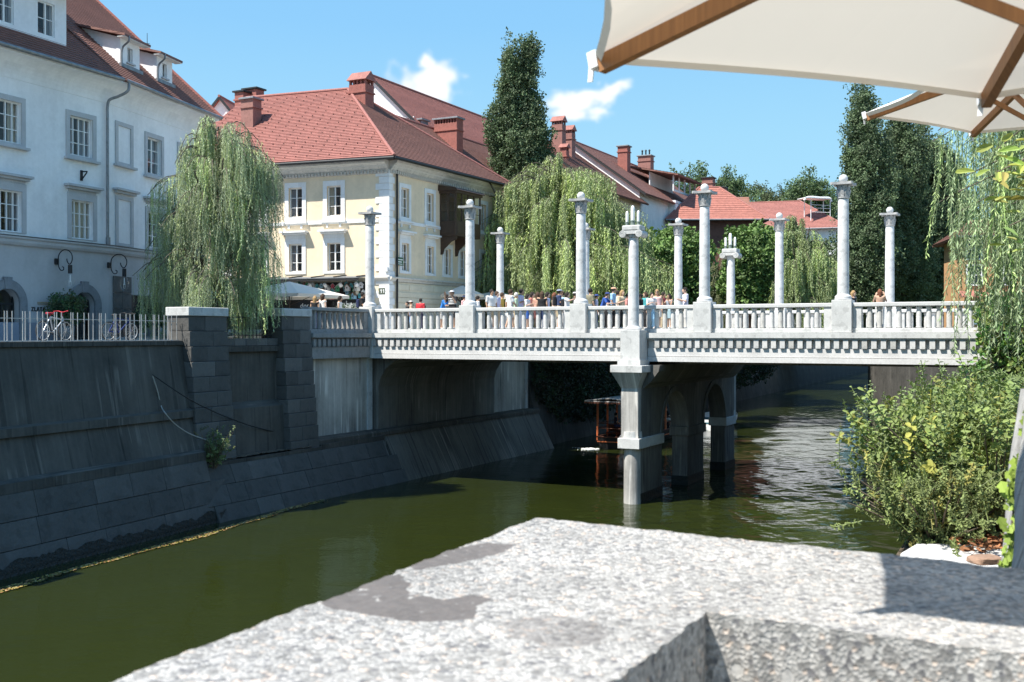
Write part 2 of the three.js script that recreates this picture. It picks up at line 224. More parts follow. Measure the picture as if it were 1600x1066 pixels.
// ================= THE BRIDGE =================
const bridge = thing('stone_bridge', 'pale stone footbridge with balustrade and tall columns over the green river', 'bridge', null, [BX, 0, -BZ], BTURN);
const D = 5.56, L = 27.8, W = 11.9, DECK = 7.28;
{
  const P = (n, g, m, pos, rot) => part(bridge, n, g, m, pos, rot);
  P('deck', [box(-.1, L + .1, 6.3, DECK, -W - .1, .1)], MT.asphalt);
  for (const v of [2.2, 4.6, 7, 9.4]) P('girder', box(.2, L, 5.75, 6.299, -v - .3, -v + .3), MT.abut);
  // both faces: bands, row of dentils, cornice
  const dent = new THREE.BoxGeometry(.195, .33, .23), dg = prep(dent);
  const balG = prep(lathe([[0, 0], [.115, 0], [.115, .05], [.095, .07], [.105, .25], [.098, .62], [.09, .66], [.085, .70], [.105, .72], [.115, .76], [.115, .82], [0, .82]], 12));
  const railBlock = prep(rbox(-.16, .16, 0, .82, -.15, .15, .012));
  const face = (v, s) => {                              // s = 1 looks at the camera
    const z = a => -v + s * a, bx = (x0, x1, y0, y1, a, b) => box(x0, x1, y0, y1, Math.min(z(a), z(b)), Math.max(z(a), z(b)));
    for (const [x0, x1] of s > 0 ? [[.36, 13.47], [14.33, L]] : [[0, L]]) {
      P('lower_band', bx(x0, x1, 5.9, 6.11, .1, .40), MT.bridge);
      P('upper_band', bx(x0, x1, 6.125, 6.46, .1, .365), MT.bridge);
      P('frieze', bx(x0, x1, 6.46, 6.83, .1, .25), MT.bridge2);
      P('fillet', bx(x0, x1, 6.83, 6.89, .1, .46), MT.bridge2);
      P('cornice', bx(x0, x1, 6.89, 7.1, .1, .52), MT.bridge2);
    }
    for (let u = .52; u < L; u += D / 16) if (s < 0 || Math.abs(u - 13.9) > .55) P('dentil', dg, MT.bridgeV[h2(Math.round(u * 10), s + 2, 3) * 4 | 0], [u, 6.645, z(.34)]);
  };
  face(0, 1); face(W, -1);
  const rail = (u0, v0, u1, v1, n, blocks, mm = MT.bridge2, mb = MT.bridge) => {         // one bay of balustrade between two pedestals
    const l = Math.hypot(u1 - u0, v1 - v0), a = Math.atan2(v1 - v0, u1 - u0), mx = (u0 + u1) / 2, mv = (v0 + v1) / 2;
    P('base_rail', rbox(-l / 2, l / 2, 7.1, 7.28, -.19, .19, .015), mm, [mx, 0, -mv], [0, a, 0]);
    P('hand_rail', rbox(-l / 2, l / 2, 8.1, 8.26, -.2, .2, .03), mm, [mx, 0, -mv], [0, a, 0]);
    const pt = t => [lerp(u0, u1, t), -lerp(v0, v1, t)];
    for (const t of blocks) { const [x, zz] = pt(t / l); P('rail_block', railBlock, mm, [x, 7.28, zz], [0, a, 0]); }
    for (let i = 0; i < n; i++) { const [x, zz] = pt((.62 + (l - 1.24) * i / (n - 1)) / l); P('baluster', balG, mb === MT.bridge ? MT.bridgeV[h2(i, Math.round(u0 * 7 + v0), 5) * 4 | 0] : mb, [x, 7.28, zz], [0, i, 0]); }
  };
  const ped = prep(rbox(-.38, .38, 7.1, 8.37, -.38, .38, .02));
  const ball = new THREE.SphereGeometry(.172, 18, 12);
  const shaft = prep(lathe([[0, 8.37], [.33, 8.37], [.33, 8.42], [.30, 8.45], [.32, 8.49], [.30, 8.53], [.235, 8.58], [.222, 8.62], [.215, 10.5], [.20, 12.3], [0, 12.3]], 22));
  const capG = (() => {                                 // two rows of leaves under a square slab with hollow sides
    const core = lathe([[0, 0], [.215, 0], [.235, .03], [.235, .06], [.205, .08], [.205, .3], [.235, .46], [.30, .56], [0, .56]], 20), gs = [core];
    for (let r = 0; r < 2; r++) for (let i = 0; i < 8; i++) {
      const s = new THREE.Shape(); s.moveTo(-.07, 0); s.lineTo(-.085, .16); s.lineTo(-.05, .26); s.lineTo(0, .3); s.lineTo(.05, .26); s.lineTo(.085, .16); s.lineTo(.07, 0);
      const g = new THREE.ExtrudeGeometry(s, { depth: .025, bevelEnabled: false }), p = g.attributes.position;
      for (let k = 0; k < p.count; k++) { const y = p.getY(k); p.setZ(k, p.getZ(k) + .205 + .42 * y * y * y * 6); } g.computeVertexNormals();
      gs.push(T(g, 0, .07 + r * .19, 0, 0, (i + r * .5) * Math.PI / 4));
    }
    const a = .43, b = .34, q = []; for (let k = 0; k < 4; k++) { const c = Math.cos(k * Math.PI / 2), n = Math.sin(k * Math.PI / 2); for (const [x, y] of [[-a + .06, a], [-b / 2, b + .02], [b / 2, b + .02], [a - .06, a], [a, a - .06]]) q.push([x * c + y * n, -x * n + y * c]); }
    gs.push(prismY(q, .54, .64)); return prep(gs);
  })();
  const ballG = prep([ball.clone().translate(0, .16, 0), cyl(.12, .10, .05, 14)]);
  const column = (u, v) => { P('pedestal', ped, MT.bridge2, [u, 0, -v]); const c = new THREE.Group(); c.name = 'column'; c.position.set(u, 0, -v); bridge.add(c); part(c, 'shaft', shaft, MT.column); part(c, 'capital', capG, MT.capital, [0, 12.3, 0]); part(c, 'ball_finial', ballG, MT.column, [0, 12.93, 0]); };
  for (const v of [0, W]) for (let i = 0; i < 6; i++) { const d = v ? 5.37 : D, o = v ? .86 : 0; if (i < 5) column(o + i * d, v); else P('pedestal', ped, MT.bridge2, [o + i * d, 0, -v]); if (i < 5) rail(o + i * d + .38, v, o + (i + 1) * d - .38, v, 11, [.17, d - .76 - .17]); }
  // lamp columns on the middle pier
  const ion = prep(lathe([[0, 7.22], [.34, 7.22], [.34, 7.27], [.30, 7.33], [.27, 7.36], [.235, 7.42], [.228, 8.5], [.20, 11.05], [0, 11.05]], 22));
  const ionCap = (() => {
    const gs = [rbox(-.40, .40, .30, .52, -.34, .34, .05), lathe([[0, 0], [.2, 0], [.225, .04], [.25, .12], [.22, .2], [0, .2]], 18)];
    for (const x of [-.36, .36]) { for (let k = 0; k < 4; k++) gs.push(T(new THREE.TorusGeometry(.135 - k * .036, .018, 5, 14), x + (x > 0 ? -1 : 1) * k * .006, .16 + k * .006, .35), T(new THREE.TorusGeometry(.135 - k * .036, .018, 5, 14), x, .16 + k * .006, -.35)); gs.push(T(new THREE.CylinderGeometry(.135, .135, .69, 14), x, .16, 0, Math.PI / 2)); }
    gs.push(box(-.36, .36, .16, .3, -.33, .33)); return prep(gs);
  })();
  const lampBase = prep(lathe([[0, 0], [.10, 0], [.10, .03], [.075, .05], [.095, .09], [.075, .13], [.10, .17], [.10, .2], [0, .2]], 14)), lampGlass = prep(lathe([[.078, 0], [.085, .1], [.085, .44], [.075, .54], [.045, .6], [0, .62]], 14));
  const verdigris = mat([.16, .20, .18], { rough: .7 });
  const lampColumn = (u, v) => {
    const c = new THREE.Group(); c.name = 'lamp_column'; c.position.set(u, 0, -v); bridge.add(c); part(c, 'shaft', ion, MT.column); part(c, 'scroll_capital', ionCap, MT.bridge2, [0, 11.05, 0]);
    for (const [x, s] of [[0, 1], [-.25, .74], [.25, .74]]) { const b = part(c, 'lamp_socket', lampBase, verdigris, [x, 11.57, .1]); b.scale.setScalar(s * 1.1); const g = part(c, 'lamp_tube', lampGlass, MT.whiteLamp, [x, 11.57 + .2 * s * 1.1, .1]); g.scale.setScalar(s); }
  };
  lampColumn(13.9, -.9); lampColumn(14.2, W + .9);
  for (const v of [-.9, W + .9]) P('pilaster', rbox(13.47, 14.33, 5.88, 7.22, -v - .5, -v + .42, .02), MT.bridge2);
  P('pilaster_base', [box(13.4, 14.4, 5.76, 5.98, .36, 1.46)], MT.bridge2);
  // arcaded pier: three supports, two arches, collars, flared head, caps
  const arch = (v0, v1) => { const p = new THREE.Path(), r = (v1 - v0) / 2; p.moveTo(-v1, -1.5); p.lineTo(-v1, 2.7); p.absarc(-(v0 + v1) / 2, 2.7, r, Math.PI, 0, true); p.lineTo(-v0, -1.5); p.lineTo(-v1, -1.5); return p; };
  const sup = [[-1.3, 1.6], [5.2, 7.7], [11.4, 13.4]];
  { // outline in (v, Y) with the arches as notches
    const s = new THREE.Shape(); s.moveTo(-1.0, -1.5); s.lineTo(-1.0, 5.75); s.lineTo(13.2, 5.75); s.lineTo(13.2, -1.5); s.lineTo(11.4, -1.5); s.lineTo(11.4, 2.7); s.absarc(9.55, 2.7, 1.85, 0, Math.PI, false); s.lineTo(7.7, -1.5); s.lineTo(5.2, -1.5); s.lineTo(5.2, 2.7); s.absarc(3.4, 2.7, 1.8, 0, Math.PI, false); s.lineTo(1.6, -1.5); s.closePath();
    const g = new THREE.ExtrudeGeometry(s, { depth: .72, bevelEnabled: true, bevelSize: .02, bevelThickness: .02, bevelOffset: -.02, bevelSegments: 1, curveSegments: 24 }); g.rotateY(Math.PI / 2); g.translate(13.54, 0, 0);
    P('pier_wall', g, MT.pierDark);
    for (const [v0, v1, r] of [[1.6, 5.2, 1.8], [7.7, 11.4, 1.85]]) { const a = new THREE.Shape(); a.absarc(0, 0, r + .22, 0, Math.PI, false); a.absarc(0, 0, r - .0, Math.PI, 0, true); for (const x of [13.5, 14.3]) P('arch_moulding', new THREE.ExtrudeGeometry(a, { depth: .07, bevelEnabled: false, curveSegments: 20 }).rotateY(Math.PI / 2).translate(x - .035, 2.7, -(v0 + v1) / 2), MT.pierDark); }
  }
  P('pier_head', prismZ([[13.55, 4.75], [13.2, 5.05], [12.85, 5.5], [12.8, 5.76], [15, 5.76], [14.95, 5.5], [14.6, 5.05], [14.25, 4.75]], -13, .75), MT.pierDark);
  for (const s of [-1, 1]) {                            // rounded nose at each end
    const zc = s < 0 ? 1.0 : -13.2;
    P('pier_shaft', rbox(13.52, 14.28, 2.7, 4.9, Math.min(zc, zc - s * .36) - (s > 0 ? 0 : 0), Math.max(zc, zc - s * .36), .02), MT.pier);
    P('pier_nose', [T(new THREE.CylinderGeometry(.36, .38, 3.9, 20, 1, false, s < 0 ? -Math.PI / 2 : Math.PI / 2, Math.PI), 13.9, .4, zc), box(13.54, 14.26, -1.5, 2.35, Math.min(zc, zc + s * .3), Math.max(zc, zc + s * .3))], MT.pier);
    P('pier_collar', [rbox(13.42, 14.38, 2.3, 2.73, -1.62 - (s > 0 ? 11.6 : 0), (s > 0 ? -11.37 : 1.5), .02), T(new THREE.CylinderGeometry(.4, .42, .28, 20, 1, false, 0, Math.PI * 2), 13.9, 2.86, zc - s * .05)], MT.bridge2);
    const zz = zc - s * .36, g = tri([]); 
    P('pier_cap', rbox(13.2, 14.6, 5.46, 5.755, s < 0 ? .7 : -14.2, s < 0 ? 1.78 : -12.9, .02), MT.bridge2);
    const A = [[13.53, 4.8, zz], [14.27, 4.8, zz], [14.27, 4.8, zc], [13.53, 4.8, zc]], e = -s, Bq = [[13.24, 5.46, zz + e * .38], [14.56, 5.46, zz + e * .38], [14.56, 5.46, zc], [13.24, 5.46, zc]];
    P('pier_corbel', tri(s < 0 ? [[A[0], A[1], Bq[1], Bq[0]], [A[1], A[2], Bq[2], Bq[1]], [A[3], A[0], Bq[0], Bq[3]]] : [[A[1], A[0], Bq[0], Bq[1]], [A[2], A[1], Bq[1], Bq[2]], [A[0], A[3], Bq[3], Bq[0]]]), MT.pier);
  }
  P('pier_collar', [rbox(13.42, 14.38, 2.3, 2.73, -7.82, -5.08, .02)], MT.pierDark);
  for (const [a, b] of sup) P('pier_wet_foot', box(13.50, 14.30, -1, .42, -Math.min(b, 13.25) - .04, -Math.max(a, -1) + .04), MT.algae);
  // left abutment: wing with its own balustrade, coved wall under the arch, battered plinth
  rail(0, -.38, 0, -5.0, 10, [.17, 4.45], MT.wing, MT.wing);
  const cornW = (v0, v1) => {
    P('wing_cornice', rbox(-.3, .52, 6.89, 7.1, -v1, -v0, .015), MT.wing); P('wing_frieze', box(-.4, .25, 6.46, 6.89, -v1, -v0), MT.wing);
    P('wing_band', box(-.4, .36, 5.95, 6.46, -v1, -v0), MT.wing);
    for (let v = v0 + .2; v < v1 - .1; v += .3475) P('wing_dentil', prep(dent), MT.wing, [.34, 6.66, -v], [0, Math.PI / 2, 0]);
  };
  cornW(-5.08, -.45); cornW(12.4, 17);
  P('corner_block', rbox(-.45, .46, 5.9, 7.1, -.38, .49, .015), MT.bridge2);
  const wing = (v0, v1) => { P('wing_panel', box(-.9, .06, 2.45, 5.95, -v1 + .35, -v0 - .35), MT.panel); P('wing_pilaster', box(-.9, .14, 2.45, 5.95, -v0 - .35, -v0), MT.bridge2); P('wing_pilaster', box(-.9, .14, 2.45, 5.95, -v1, -v1 + .35), MT.bridge2); };
  wing(-5.08, 0); wing(12.2, 17);
  P('coved_wall', prismZ([[-.9, 2.45], [.32, 2.45], [.32, 4.5], [.45, 4.95], [.75, 5.4], [1.25, 5.75], [1.7, 5.88], [1.7, 6.29], [-.9, 6.29]], -12.2, -.25), MT.abut);
  P('abutment_ledge', prismZ([[-.9, 2.2], [.86, 2.2], [.86, 2.36], [.78, 2.45], [-.9, 2.45]], -17.2, 5.2), MT.quay);
  P('abutment_plinth', prismZ([[-.9, -1.5], [2.35, -1.5], [1.85, 0], [.74, 2.2], [-.9, 2.2]], -17.2, -.1), MT.abut);
  P('right_abutment', [box(L - .2, L + 4, -1, 7.08, -W - 2, 2.2)], MT.quayDark);
}

// ================= QUAY WALLS =================
scene.updateMatrixWorld(true);
const ray = (px, py) => V3((px - 800) / FPX, (HOR - py) / FPX, -1);
function hit(g, axis, value, px, py) { g.updateWorldMatrix(true, false); const m = g.matrixWorld.clone().invert(), o = V3(0, EYE, 0).applyMatrix4(m), d = ray(px, py).transformDirection(m), t = (value - o[axis]) / d[axis]; return o.add(d.multiplyScalar(t)).toArray(); }
{
  const R = rng(31), q = thing('quay_wall', 'tall dark stained concrete river wall below the white building', 'wall', null, Bp(0, 0, -12.5), BTURN + .1046);
  part(q, 'upper_wall', prismZ([[-.7, 4.2], [.42, 4.2], [.02, 6.62], [-.7, 6.62]], .02, 46), MT.quay);
  part(q, 'coping', rbox(-.7, .1, 6.62, 6.8, .02, 46, .02), MT.quayDark);
  part(q, 'upper_band', prismZ([[-.5, 3.9], [.62, 3.9], [.60, 4.17], [.44, 4.23], [-.5, 4.23]], .02, 46), MT.quay);
  part(q, 'middle_wall', prismZ([[-.6, 2.6], [.86, 2.6], [.5, 3.9], [-.6, 3.9]], .02, 46), MT.quay);
  part(q, 'lower_band', prismZ([[-.6, 2.3], [1.14, 2.3], [1.12, 2.6], [.94, 2.68], [-.6, 2.68]], .02, 46), MT.quayDark);
  part(q, 'core', prismZ([[-.6, -1.5], [2.28, -1.5], [1.66, -.1], [1.02, 2.3], [-.6, 2.3]], .02, 46), MT.mortar);
  const al = Math.atan2(.64, 2.4), gs = new Map();
  const blk = (len, h, t) => { const k = [len, h, t].map(x => x.toFixed(2)).join(); if (!gs.has(k)) gs.set(k, prep(new RoundedBoxGeometry(t, h, len, 1, .018))); return gs.get(k); };
  for (let c = 0; c < 3; c++) { let z = -(c % 2) * 1.1; const hs = .812, s = .02 + c * .828 + .41;
    while (z < 17) { const len = [1.7, 2.1, 2.5, 2.9][R() * 4 | 0], bm = part(q, 'stone_block', blk(len - .012, hs, .16), MT.block[R() * 3 | 0], [1.02 + Math.sin(al) * s + .02 + R() * .010, 2.3 - Math.cos(al) * s, z + len / 2], [0, 0, al]); z += len; } }
  { // slimy growth at the water line, uneven upper edge
    const f = [], x = y => 1.66 + .14 - (y + .1) * .267; let py = .3, z = -13; for (; z < 30; z += .09) { const t = .20 + .38 * n2(z * 2.3, 3, 4, 12) * (z < 0 ? .8 : 1), a = [x(py) + (z < 0 ? .1 : 0), py, z], b = [x(t) + (z < 0 ? .1 : 0), t, z + .09], lo = x(-.3) + .02 + (z < 0 ? .1 : 0); f.push([[lo, -.3, z], a, b, [lo, -.3, z + .09]].reverse()); py = t; }
    part(q, 'algae_growth', tri(f), MT.algae);
  }
  // cables hanging on the wall
  const hose = thing('hanging_hose', 'pale hose hanging in a curve on the dark river wall', 'hose', null, q.position.toArray(), q.rotation.y);
  part(hose, 'hose_line', tube([[238, 587], [246, 612], [251, 634], [258, 646], [270, 660], [292, 676], [328, 690]].map(([a, b], i) => hit(q, 'x', i < 3 ? .36 : .9, a, b)), .022, 50, 6), mat([.42, .40, .36]));
  const cab = thing('hanging_cable', 'black cable sagging across the river wall toward the bridge', 'cable', null, q.position.toArray(), q.rotation.y);
  part(cab, 'cable_line', tube([[238, 586], [292, 622], [340, 646], [400, 668], [450, 678], [482, 680]].map(([a, b], i) => hit(q, 'x', i ? .95 : .36, a, b)), .022, 50, 6), MT.black);

  // pillars of coursed stone and the fenced bay between them
  const pillar = (label, v0, v1, top) => {
    const p = thing('stone_pillar', label, 'pillar', null, Bp(0, 0, v0), BTURN), n = Math.round((top - .34 - 1.9) / .58), h = (top - .34 - 1.9) / n, len = v1 - v0;
    part(p, 'core', box(-.8, .2, 1.8, top - .36, -len + .06, -.06), MT.mortar);
    for (let c = 0; c < n; c++) { const y = 1.9 + (c + .5) * h, x = .30 + .055 * (n - c), cut = c % 2 ? .42 : .6; let z0 = 0; for (const w of [len * cut, len * (1 - cut)]) { part(p, 'stone_block', blk(w - .014, h - .012, 1.0), MT.block[R() * 4 | 0], [x - .5 + R() * .02, y, -(z0 + w / 2)]); z0 += w; } }
    part(p, 'cap_stone', rbox(-.78, .42, top - .34, top, -len - .05, .05, .03), MT.bridge2);
    return p;
  };
  pillar('coursed stone pillar at the end of the pale steel fence', -12.5, -10.4, 8.08);
  pillar('coursed stone pillar beside the shaded bridge balustrade', -7.05, -5.1, 8.15);
  const p0 = thing('stone_pillar', 'dark stone gatepost where the pale steel fence begins', 'pillar', null, q.localToWorld(V3(0, 0, 12.35)).toArray(), q.rotation.y);
  part(p0, 'shaft', rbox(-.8, .2, 4, 7.42, 0, 1.6, .02), MT.quayDark); part(p0, 'cap_stone', rbox(-.85, .26, 7.42, 7.66, -.05, 1.65, .03), MT.bridge2);
  const b = thing('bay_wall', 'recessed river wall bay between the two coursed stone pillars', 'wall', null, Bp(0, 0, -10.4), BTURN);
  part(b, 'panel', box(-.6, .06, 4.2, 6.4, -3.36, 0), MT.quay);
  part(b, 'sill_band', rbox(-.6, .22, 6.32, 6.56, -3.36, 0, .02), MT.quayDark);
  for (let i = 0; i < 5; i++) part(b, 'stone_block', blk(.66, .3, .7), MT.block[2 + (i & 1)], [-.2 + R() * .03, 6.72, -.34 - i * .67]);
  part(b, 'lower_wall', prismZ([[-.6, 1.9], [.52, 1.9], [.42, 4.05], [.05, 4.3], [-.6, 4.3]], -3.36, 0), MT.quay);
  const pl = thing('battered_plinth', 'sloping stone plinth at the foot of the wall before the bridge', 'wall', null, Bp(0, 0, -12.5), BTURN);
  part(pl, 'core', prismZ([[-.5, -1.5], [2.4, -1.5], [1.85, -.1], [.92, 2.0], [-.5, 2.0]], -12.3, 0), MT.mortar);
  const a2 = Math.atan2(.93, 2.1);
  for (let c = 0; c < 3; c++) { let z = -(c % 2) * .55; const hs = .755, s = .05 + c * .765 + .38; while (z < 12.1) { const len = [1.0, 1.5, 1.9, 2.3][R() * 4 | 0]; part(pl, 'stone_block', blk(len - .014, hs, .16), MT.block[R() * 3 | 0], [.92 + Math.sin(a2) * s + R() * .02, 2.0 - Math.cos(a2) * s, -(z + len / 2)], [0, 0, a2]); z += len; } }
  part(pl, 'ledge', box(-.5, 1.02, 1.98, 2.12, -7.4, 0), MT.quayDark); part(pl, 'ledge_end', box(-.5, .95, 1.98, 2.21, -12.3, -7.402), MT.quayDark);
  { const d = rng(8), f = []; const n = 40; for (let i = 0; i < n; i++) for (let j = 0; j < 5; j++) { const y = (a, c) => 2.13 + .12 * n2(a * .8, c * 1.3, 3, 5); const x0 = .3 + j * .13, x1 = x0 + .13, z0 = -.4 - i * .16, z1 = z0 - .16; f.push([[x0, y(i, j), z0], [x1, y(i, j + 1), z0], [x1, y(i + 1, j + 1), z1], [x0, y(i + 1, j), z1]]); } part(pl, 'silt', tri(f), MT.soil); }
  // far left wall beyond the bridge
  const fw = thing('far_quay_wall', 'long dark river wall running away beyond the bridge', 'wall', null, Bp(-.3, 0, 17), BTURN + .033);
  part(fw, 'wall', prismZ([[-1.5, -1.5], [1.6, -1.5], [1.2, 0], [.1, 6.6], [-1.5, 6.6]], -240, 0), MT.quayDark); part(fw, 'coping', box(-.6, .3, 6.6, 7.2, -240, 0), MT.quay);

  // ---- fences ----
  const fence = thing('steel_fence', 'pale steel bar fence along the street before the white building', 'fence', null, q.position.toArray(), q.rotation.y);
  const bg = prep(box(-.008, .008, 0, .96, -.014, .014)); let zb = .15, i = 0;
  while (zb < 12.25) { part(fence, 'bar', bg, MT.galv, [-.1, 6.8, zb], [0, (R() - .5) * .3, 0]); if (i % 2) part(fence, 'bar', bg, MT.galv, [-.2, 6.8, zb + .10]); zb += i % 3 === 1 ? .42 : .30; i++; }
  part(fence, 'cross_rail', box(-.16, -.14, 7.52, 7.545, .05, 12.3), MT.galv); part(fence, 'base_rail', box(-.22, -.08, 6.802, 6.83, .05, 12.3), MT.galv);
  const f2 = thing('iron_fence', 'dark iron bar fence between the two stone pillars', 'fence', null, Bp(0, 0, -10.4), BTURN);
  for (let k = 0; k < 15; k++) part(f2, 'bar', prep(box(-.012, .012, 0, 1.05, -.012, .012)), MT.darkMetal, [-.15, 6.87, -.15 - k * .22]);
  part(f2, 'cross_rail', box(-.165, -.135, 7.72, 7.76, -3.3, -.05), MT.darkMetal); part(f2, 'cross_rail', box(-.165, -.135, 6.98, 7.02, -3.3, -.05), MT.darkMetal);

  // ---- fallen leaves floating along the wall ----
  const leaf = tri([[[-.5, 0, 0], [-.1, .02, .22], [.5, 0, 0], [-.1, .02, -.22]]]), N = 3600, im = new THREE.InstancedMesh(prep(leaf), mat([1, 1, 1], { rough: .7 }), N), o = new THREE.Object3D(), col = new THREE.Color();
  for (let k = 0; k < N; k++) { const z = R() < .72 ? 2.0 + 20 * R() ** 1.2 : -8 * R() - .0 + 2, gap = n2(z * .5, 1, 2, 3) > .62 ? 1 : 0, w = .12 + .5 * n2(z * .35, 7, 2, 9); o.position.set((z > 0 ? 2.62 : lerp(2.35, 2.62, sst(-4, 0, z))) + R() * (.16 + w * .7) * (gap ? .35 : 1), .03, z); o.rotation.set((R() - .5) * .3, R() * 6.3, (R() - .5) * .3); o.scale.setScalar(.05 + R() * .08); o.updateMatrix(); im.setMatrixAt(k, o.matrix); const t = R(); col.setRGB(...(t < .38 ? [.34, .26, .05] : t < .62 ? [.40, .20, .08] : t < .85 ? [.16, .17, .03] : [.5, .40, .22])); im.setColorAt(k, col); }
  im.name = 'floating_leaves'; im.position.copy(q.position); im.rotation.y = q.rotation.y; tag(im, 'band of yellow fallen leaves floating along the dark river wall', 'leaves', null, 'stuff'); scene.add(im);
}
{ // right bank masses
  const rb = (n, g, m, l, c) => tag(part(scene, n, g, m, [BX, 0, -BZ], [0, BTURN, 0]), l, c || 'wall');
  rb('right_quay_wall', prismZ([[28.35, -1.5], [36, -1.5], [36, 4.85], [28.45, 4.85]], 3.5, 40.2), MT.quayDark, 'right river wall under the leafy bushes');
  const soil = tag(part(scene, 'bank_soil', (() => { const f = []; for (let i = 0; i < 60; i++) for (let j = 0; j < 8; j++) { const y = (a, b) => 4.74 + .2 * n2(a * .35, b * .5, 3, 15), x0 = 28.42 + j * .42, x1 = x0 + .42, z0 = 40.2 - i * .62, z1 = z0 - .62; f.push([[x0, y(i, j), z0], [x1, y(i, j + 1), z0], [x1, y(i + 1, j + 1), z1], [x0, y(i + 1, j), z1]]); } return tri(f); })(), MT.soil, [BX, 0, -BZ], [0, BTURN, 0]), 'brown soil on the ledge below the bushes', 'soil', null, 'structure');
  rb('upper_bank_wall', box(31.2, 36, 4.85, 7.08, 2.4, 40), MT.quayDark, 'upper retaining wall of the right bank');
  rb('far_right_wall', prismY([[28, -14], [16.2, -45], [12, -110], [9, -240], [60, -240], [60, -14]], -1, 5.6), MT.quayDark, 'right river wall with trees beyond the bridge');
  struct('far_right_lawn', tri([[[28, 5.62, -14], [60, 5.62, -14], [60, 5.62, -240], [9, 5.62, -240], [12, 5.62, -110], [16.2, 5.62, -45]]]), mat([.05, .08, .025], { map: TX.stone, m: 2, k: .7 }), [BX, 0, -BZ], [0, BTURN, 0]);
}

// ================= BUILDINGS =================
const yUp = V3(0, 1, 0);
function roofUV(g) { const p = g.attributes.position, uv = new Float32Array(p.count * 2), a = V3(), b = V3(), c = V3(), N = V3(), e1 = V3(), e2 = V3(); for (let i = 0; i < p.count; i += 3) { a.fromBufferAttribute(p, i); b.fromBufferAttribute(p, i + 1); c.fromBufferAttribute(p, i + 2); N.copy(b).sub(a).cross(c.clone().sub(a)).normalize(); e1.crossVectors(yUp, N); if (e1.length() < .05) e1.set(1, 0, 0); e1.normalize(); e2.crossVectors(N, e1); [a, b, c].forEach((q, k) => { uv[(i + k) * 2] = q.dot(e1); uv[(i + k) * 2 + 1] = q.dot(e2); }); } g.setAttribute('uv', new THREE.BufferAttribute(uv, 2)); return g; }
function roofSlab(parent, pts, m, t = .14, name = 'roof_slope') {
  const N = V3(...pts[1]).sub(V3(...pts[0])).cross(V3(...pts[2]).sub(V3(...pts[0]))).normalize(); if (N.y < 0) { pts = [...pts].reverse(); N.negate(); }
  const slope = part(parent, name, roofUV(flat(slab(pts, t, N.toArray()))), m, null, null, true);
  const e1 = V3().crossVectors(yUp, N).normalize(), e2 = V3().crossVectors(N, e1), q = pts.map(p => { const v = V3(...p); return [v.dot(e1), v.dot(e2)]; }), d0 = V3(...pts[0]).dot(N), ys = q.map(a => a[1]), y0 = Math.min(...ys), y1 = Math.max(...ys), far = V3(...pts[0]).applyMatrix4((parent.updateWorldMatrix(true, false), parent.matrixWorld)).length(), st = far > 95 ? .36 : .2;
  const cutAt = y => { const xs = []; q.forEach((a, i) => { const b = q[(i + 1) % q.length]; if ((a[1] <= y) !== (b[1] <= y)) xs.push(lerp(a[0], b[0], (y - a[1]) / (b[1] - a[1]))); }); return xs.length > 1 ? [Math.min(...xs), Math.max(...xs)] : null; }, F = [], W3 = (x, y, h) => V3().addScaledVector(e1, x).addScaledVector(e2, y).addScaledVector(N, d0 + h).toArray();
  for (let y = y0 + .002; y < y1 - .05; y += st) { const a = cutAt(y), b = cutAt(Math.min(y + st, y1 - .003)); if (!a || !b) continue; const yb = Math.min(y + st, y1 - .003); F.push([W3(a[0], y, .042), W3(a[1], y, .042), W3(b[1], yb, .008), W3(b[0], yb, .008)], [W3(a[0], y, .004), W3(a[1], y, .004), W3(a[1], y, .042), W3(a[0], y, .042)]); }
  if (F.length) part(parent, 'tile_courses', roofUV(flat(tri(F))), m, null, null, true).userData.kind = 'stuff';
  return slope;
}
class Facade {
  constructor(g, x, z, turn) { Object.assign(this, { g, x, z, turn }); this.c = Math.cos(turn); this.s = Math.sin(turn); }
  to(x, y, z) { return [this.x + x * this.c + z * this.s, y, this.z - x * this.s + z * this.c]; }
  part(n, geo, m, x = 0, y = 0, z = 0) { return part(this.g, n, geo, m, this.to(x, y, z), [0, this.turn, 0]); }
  group(n, x = 0, y = 0, z = 0) { const o = new THREE.Group(); o.name = n; o.position.set(...this.to(x, y, z)); o.rotation.y = this.turn; this.g.add(o); return o; }
}
const rect = (x0, x1, y0, y1) => [[x0, y0], [x1, y0], [x1, y1], [x0, y1]];
const geoCache = new Map(), cached = (k, f) => { if (!geoCache.has(k)) geoCache.set(k, prep(f())); return geoCache.get(k); };
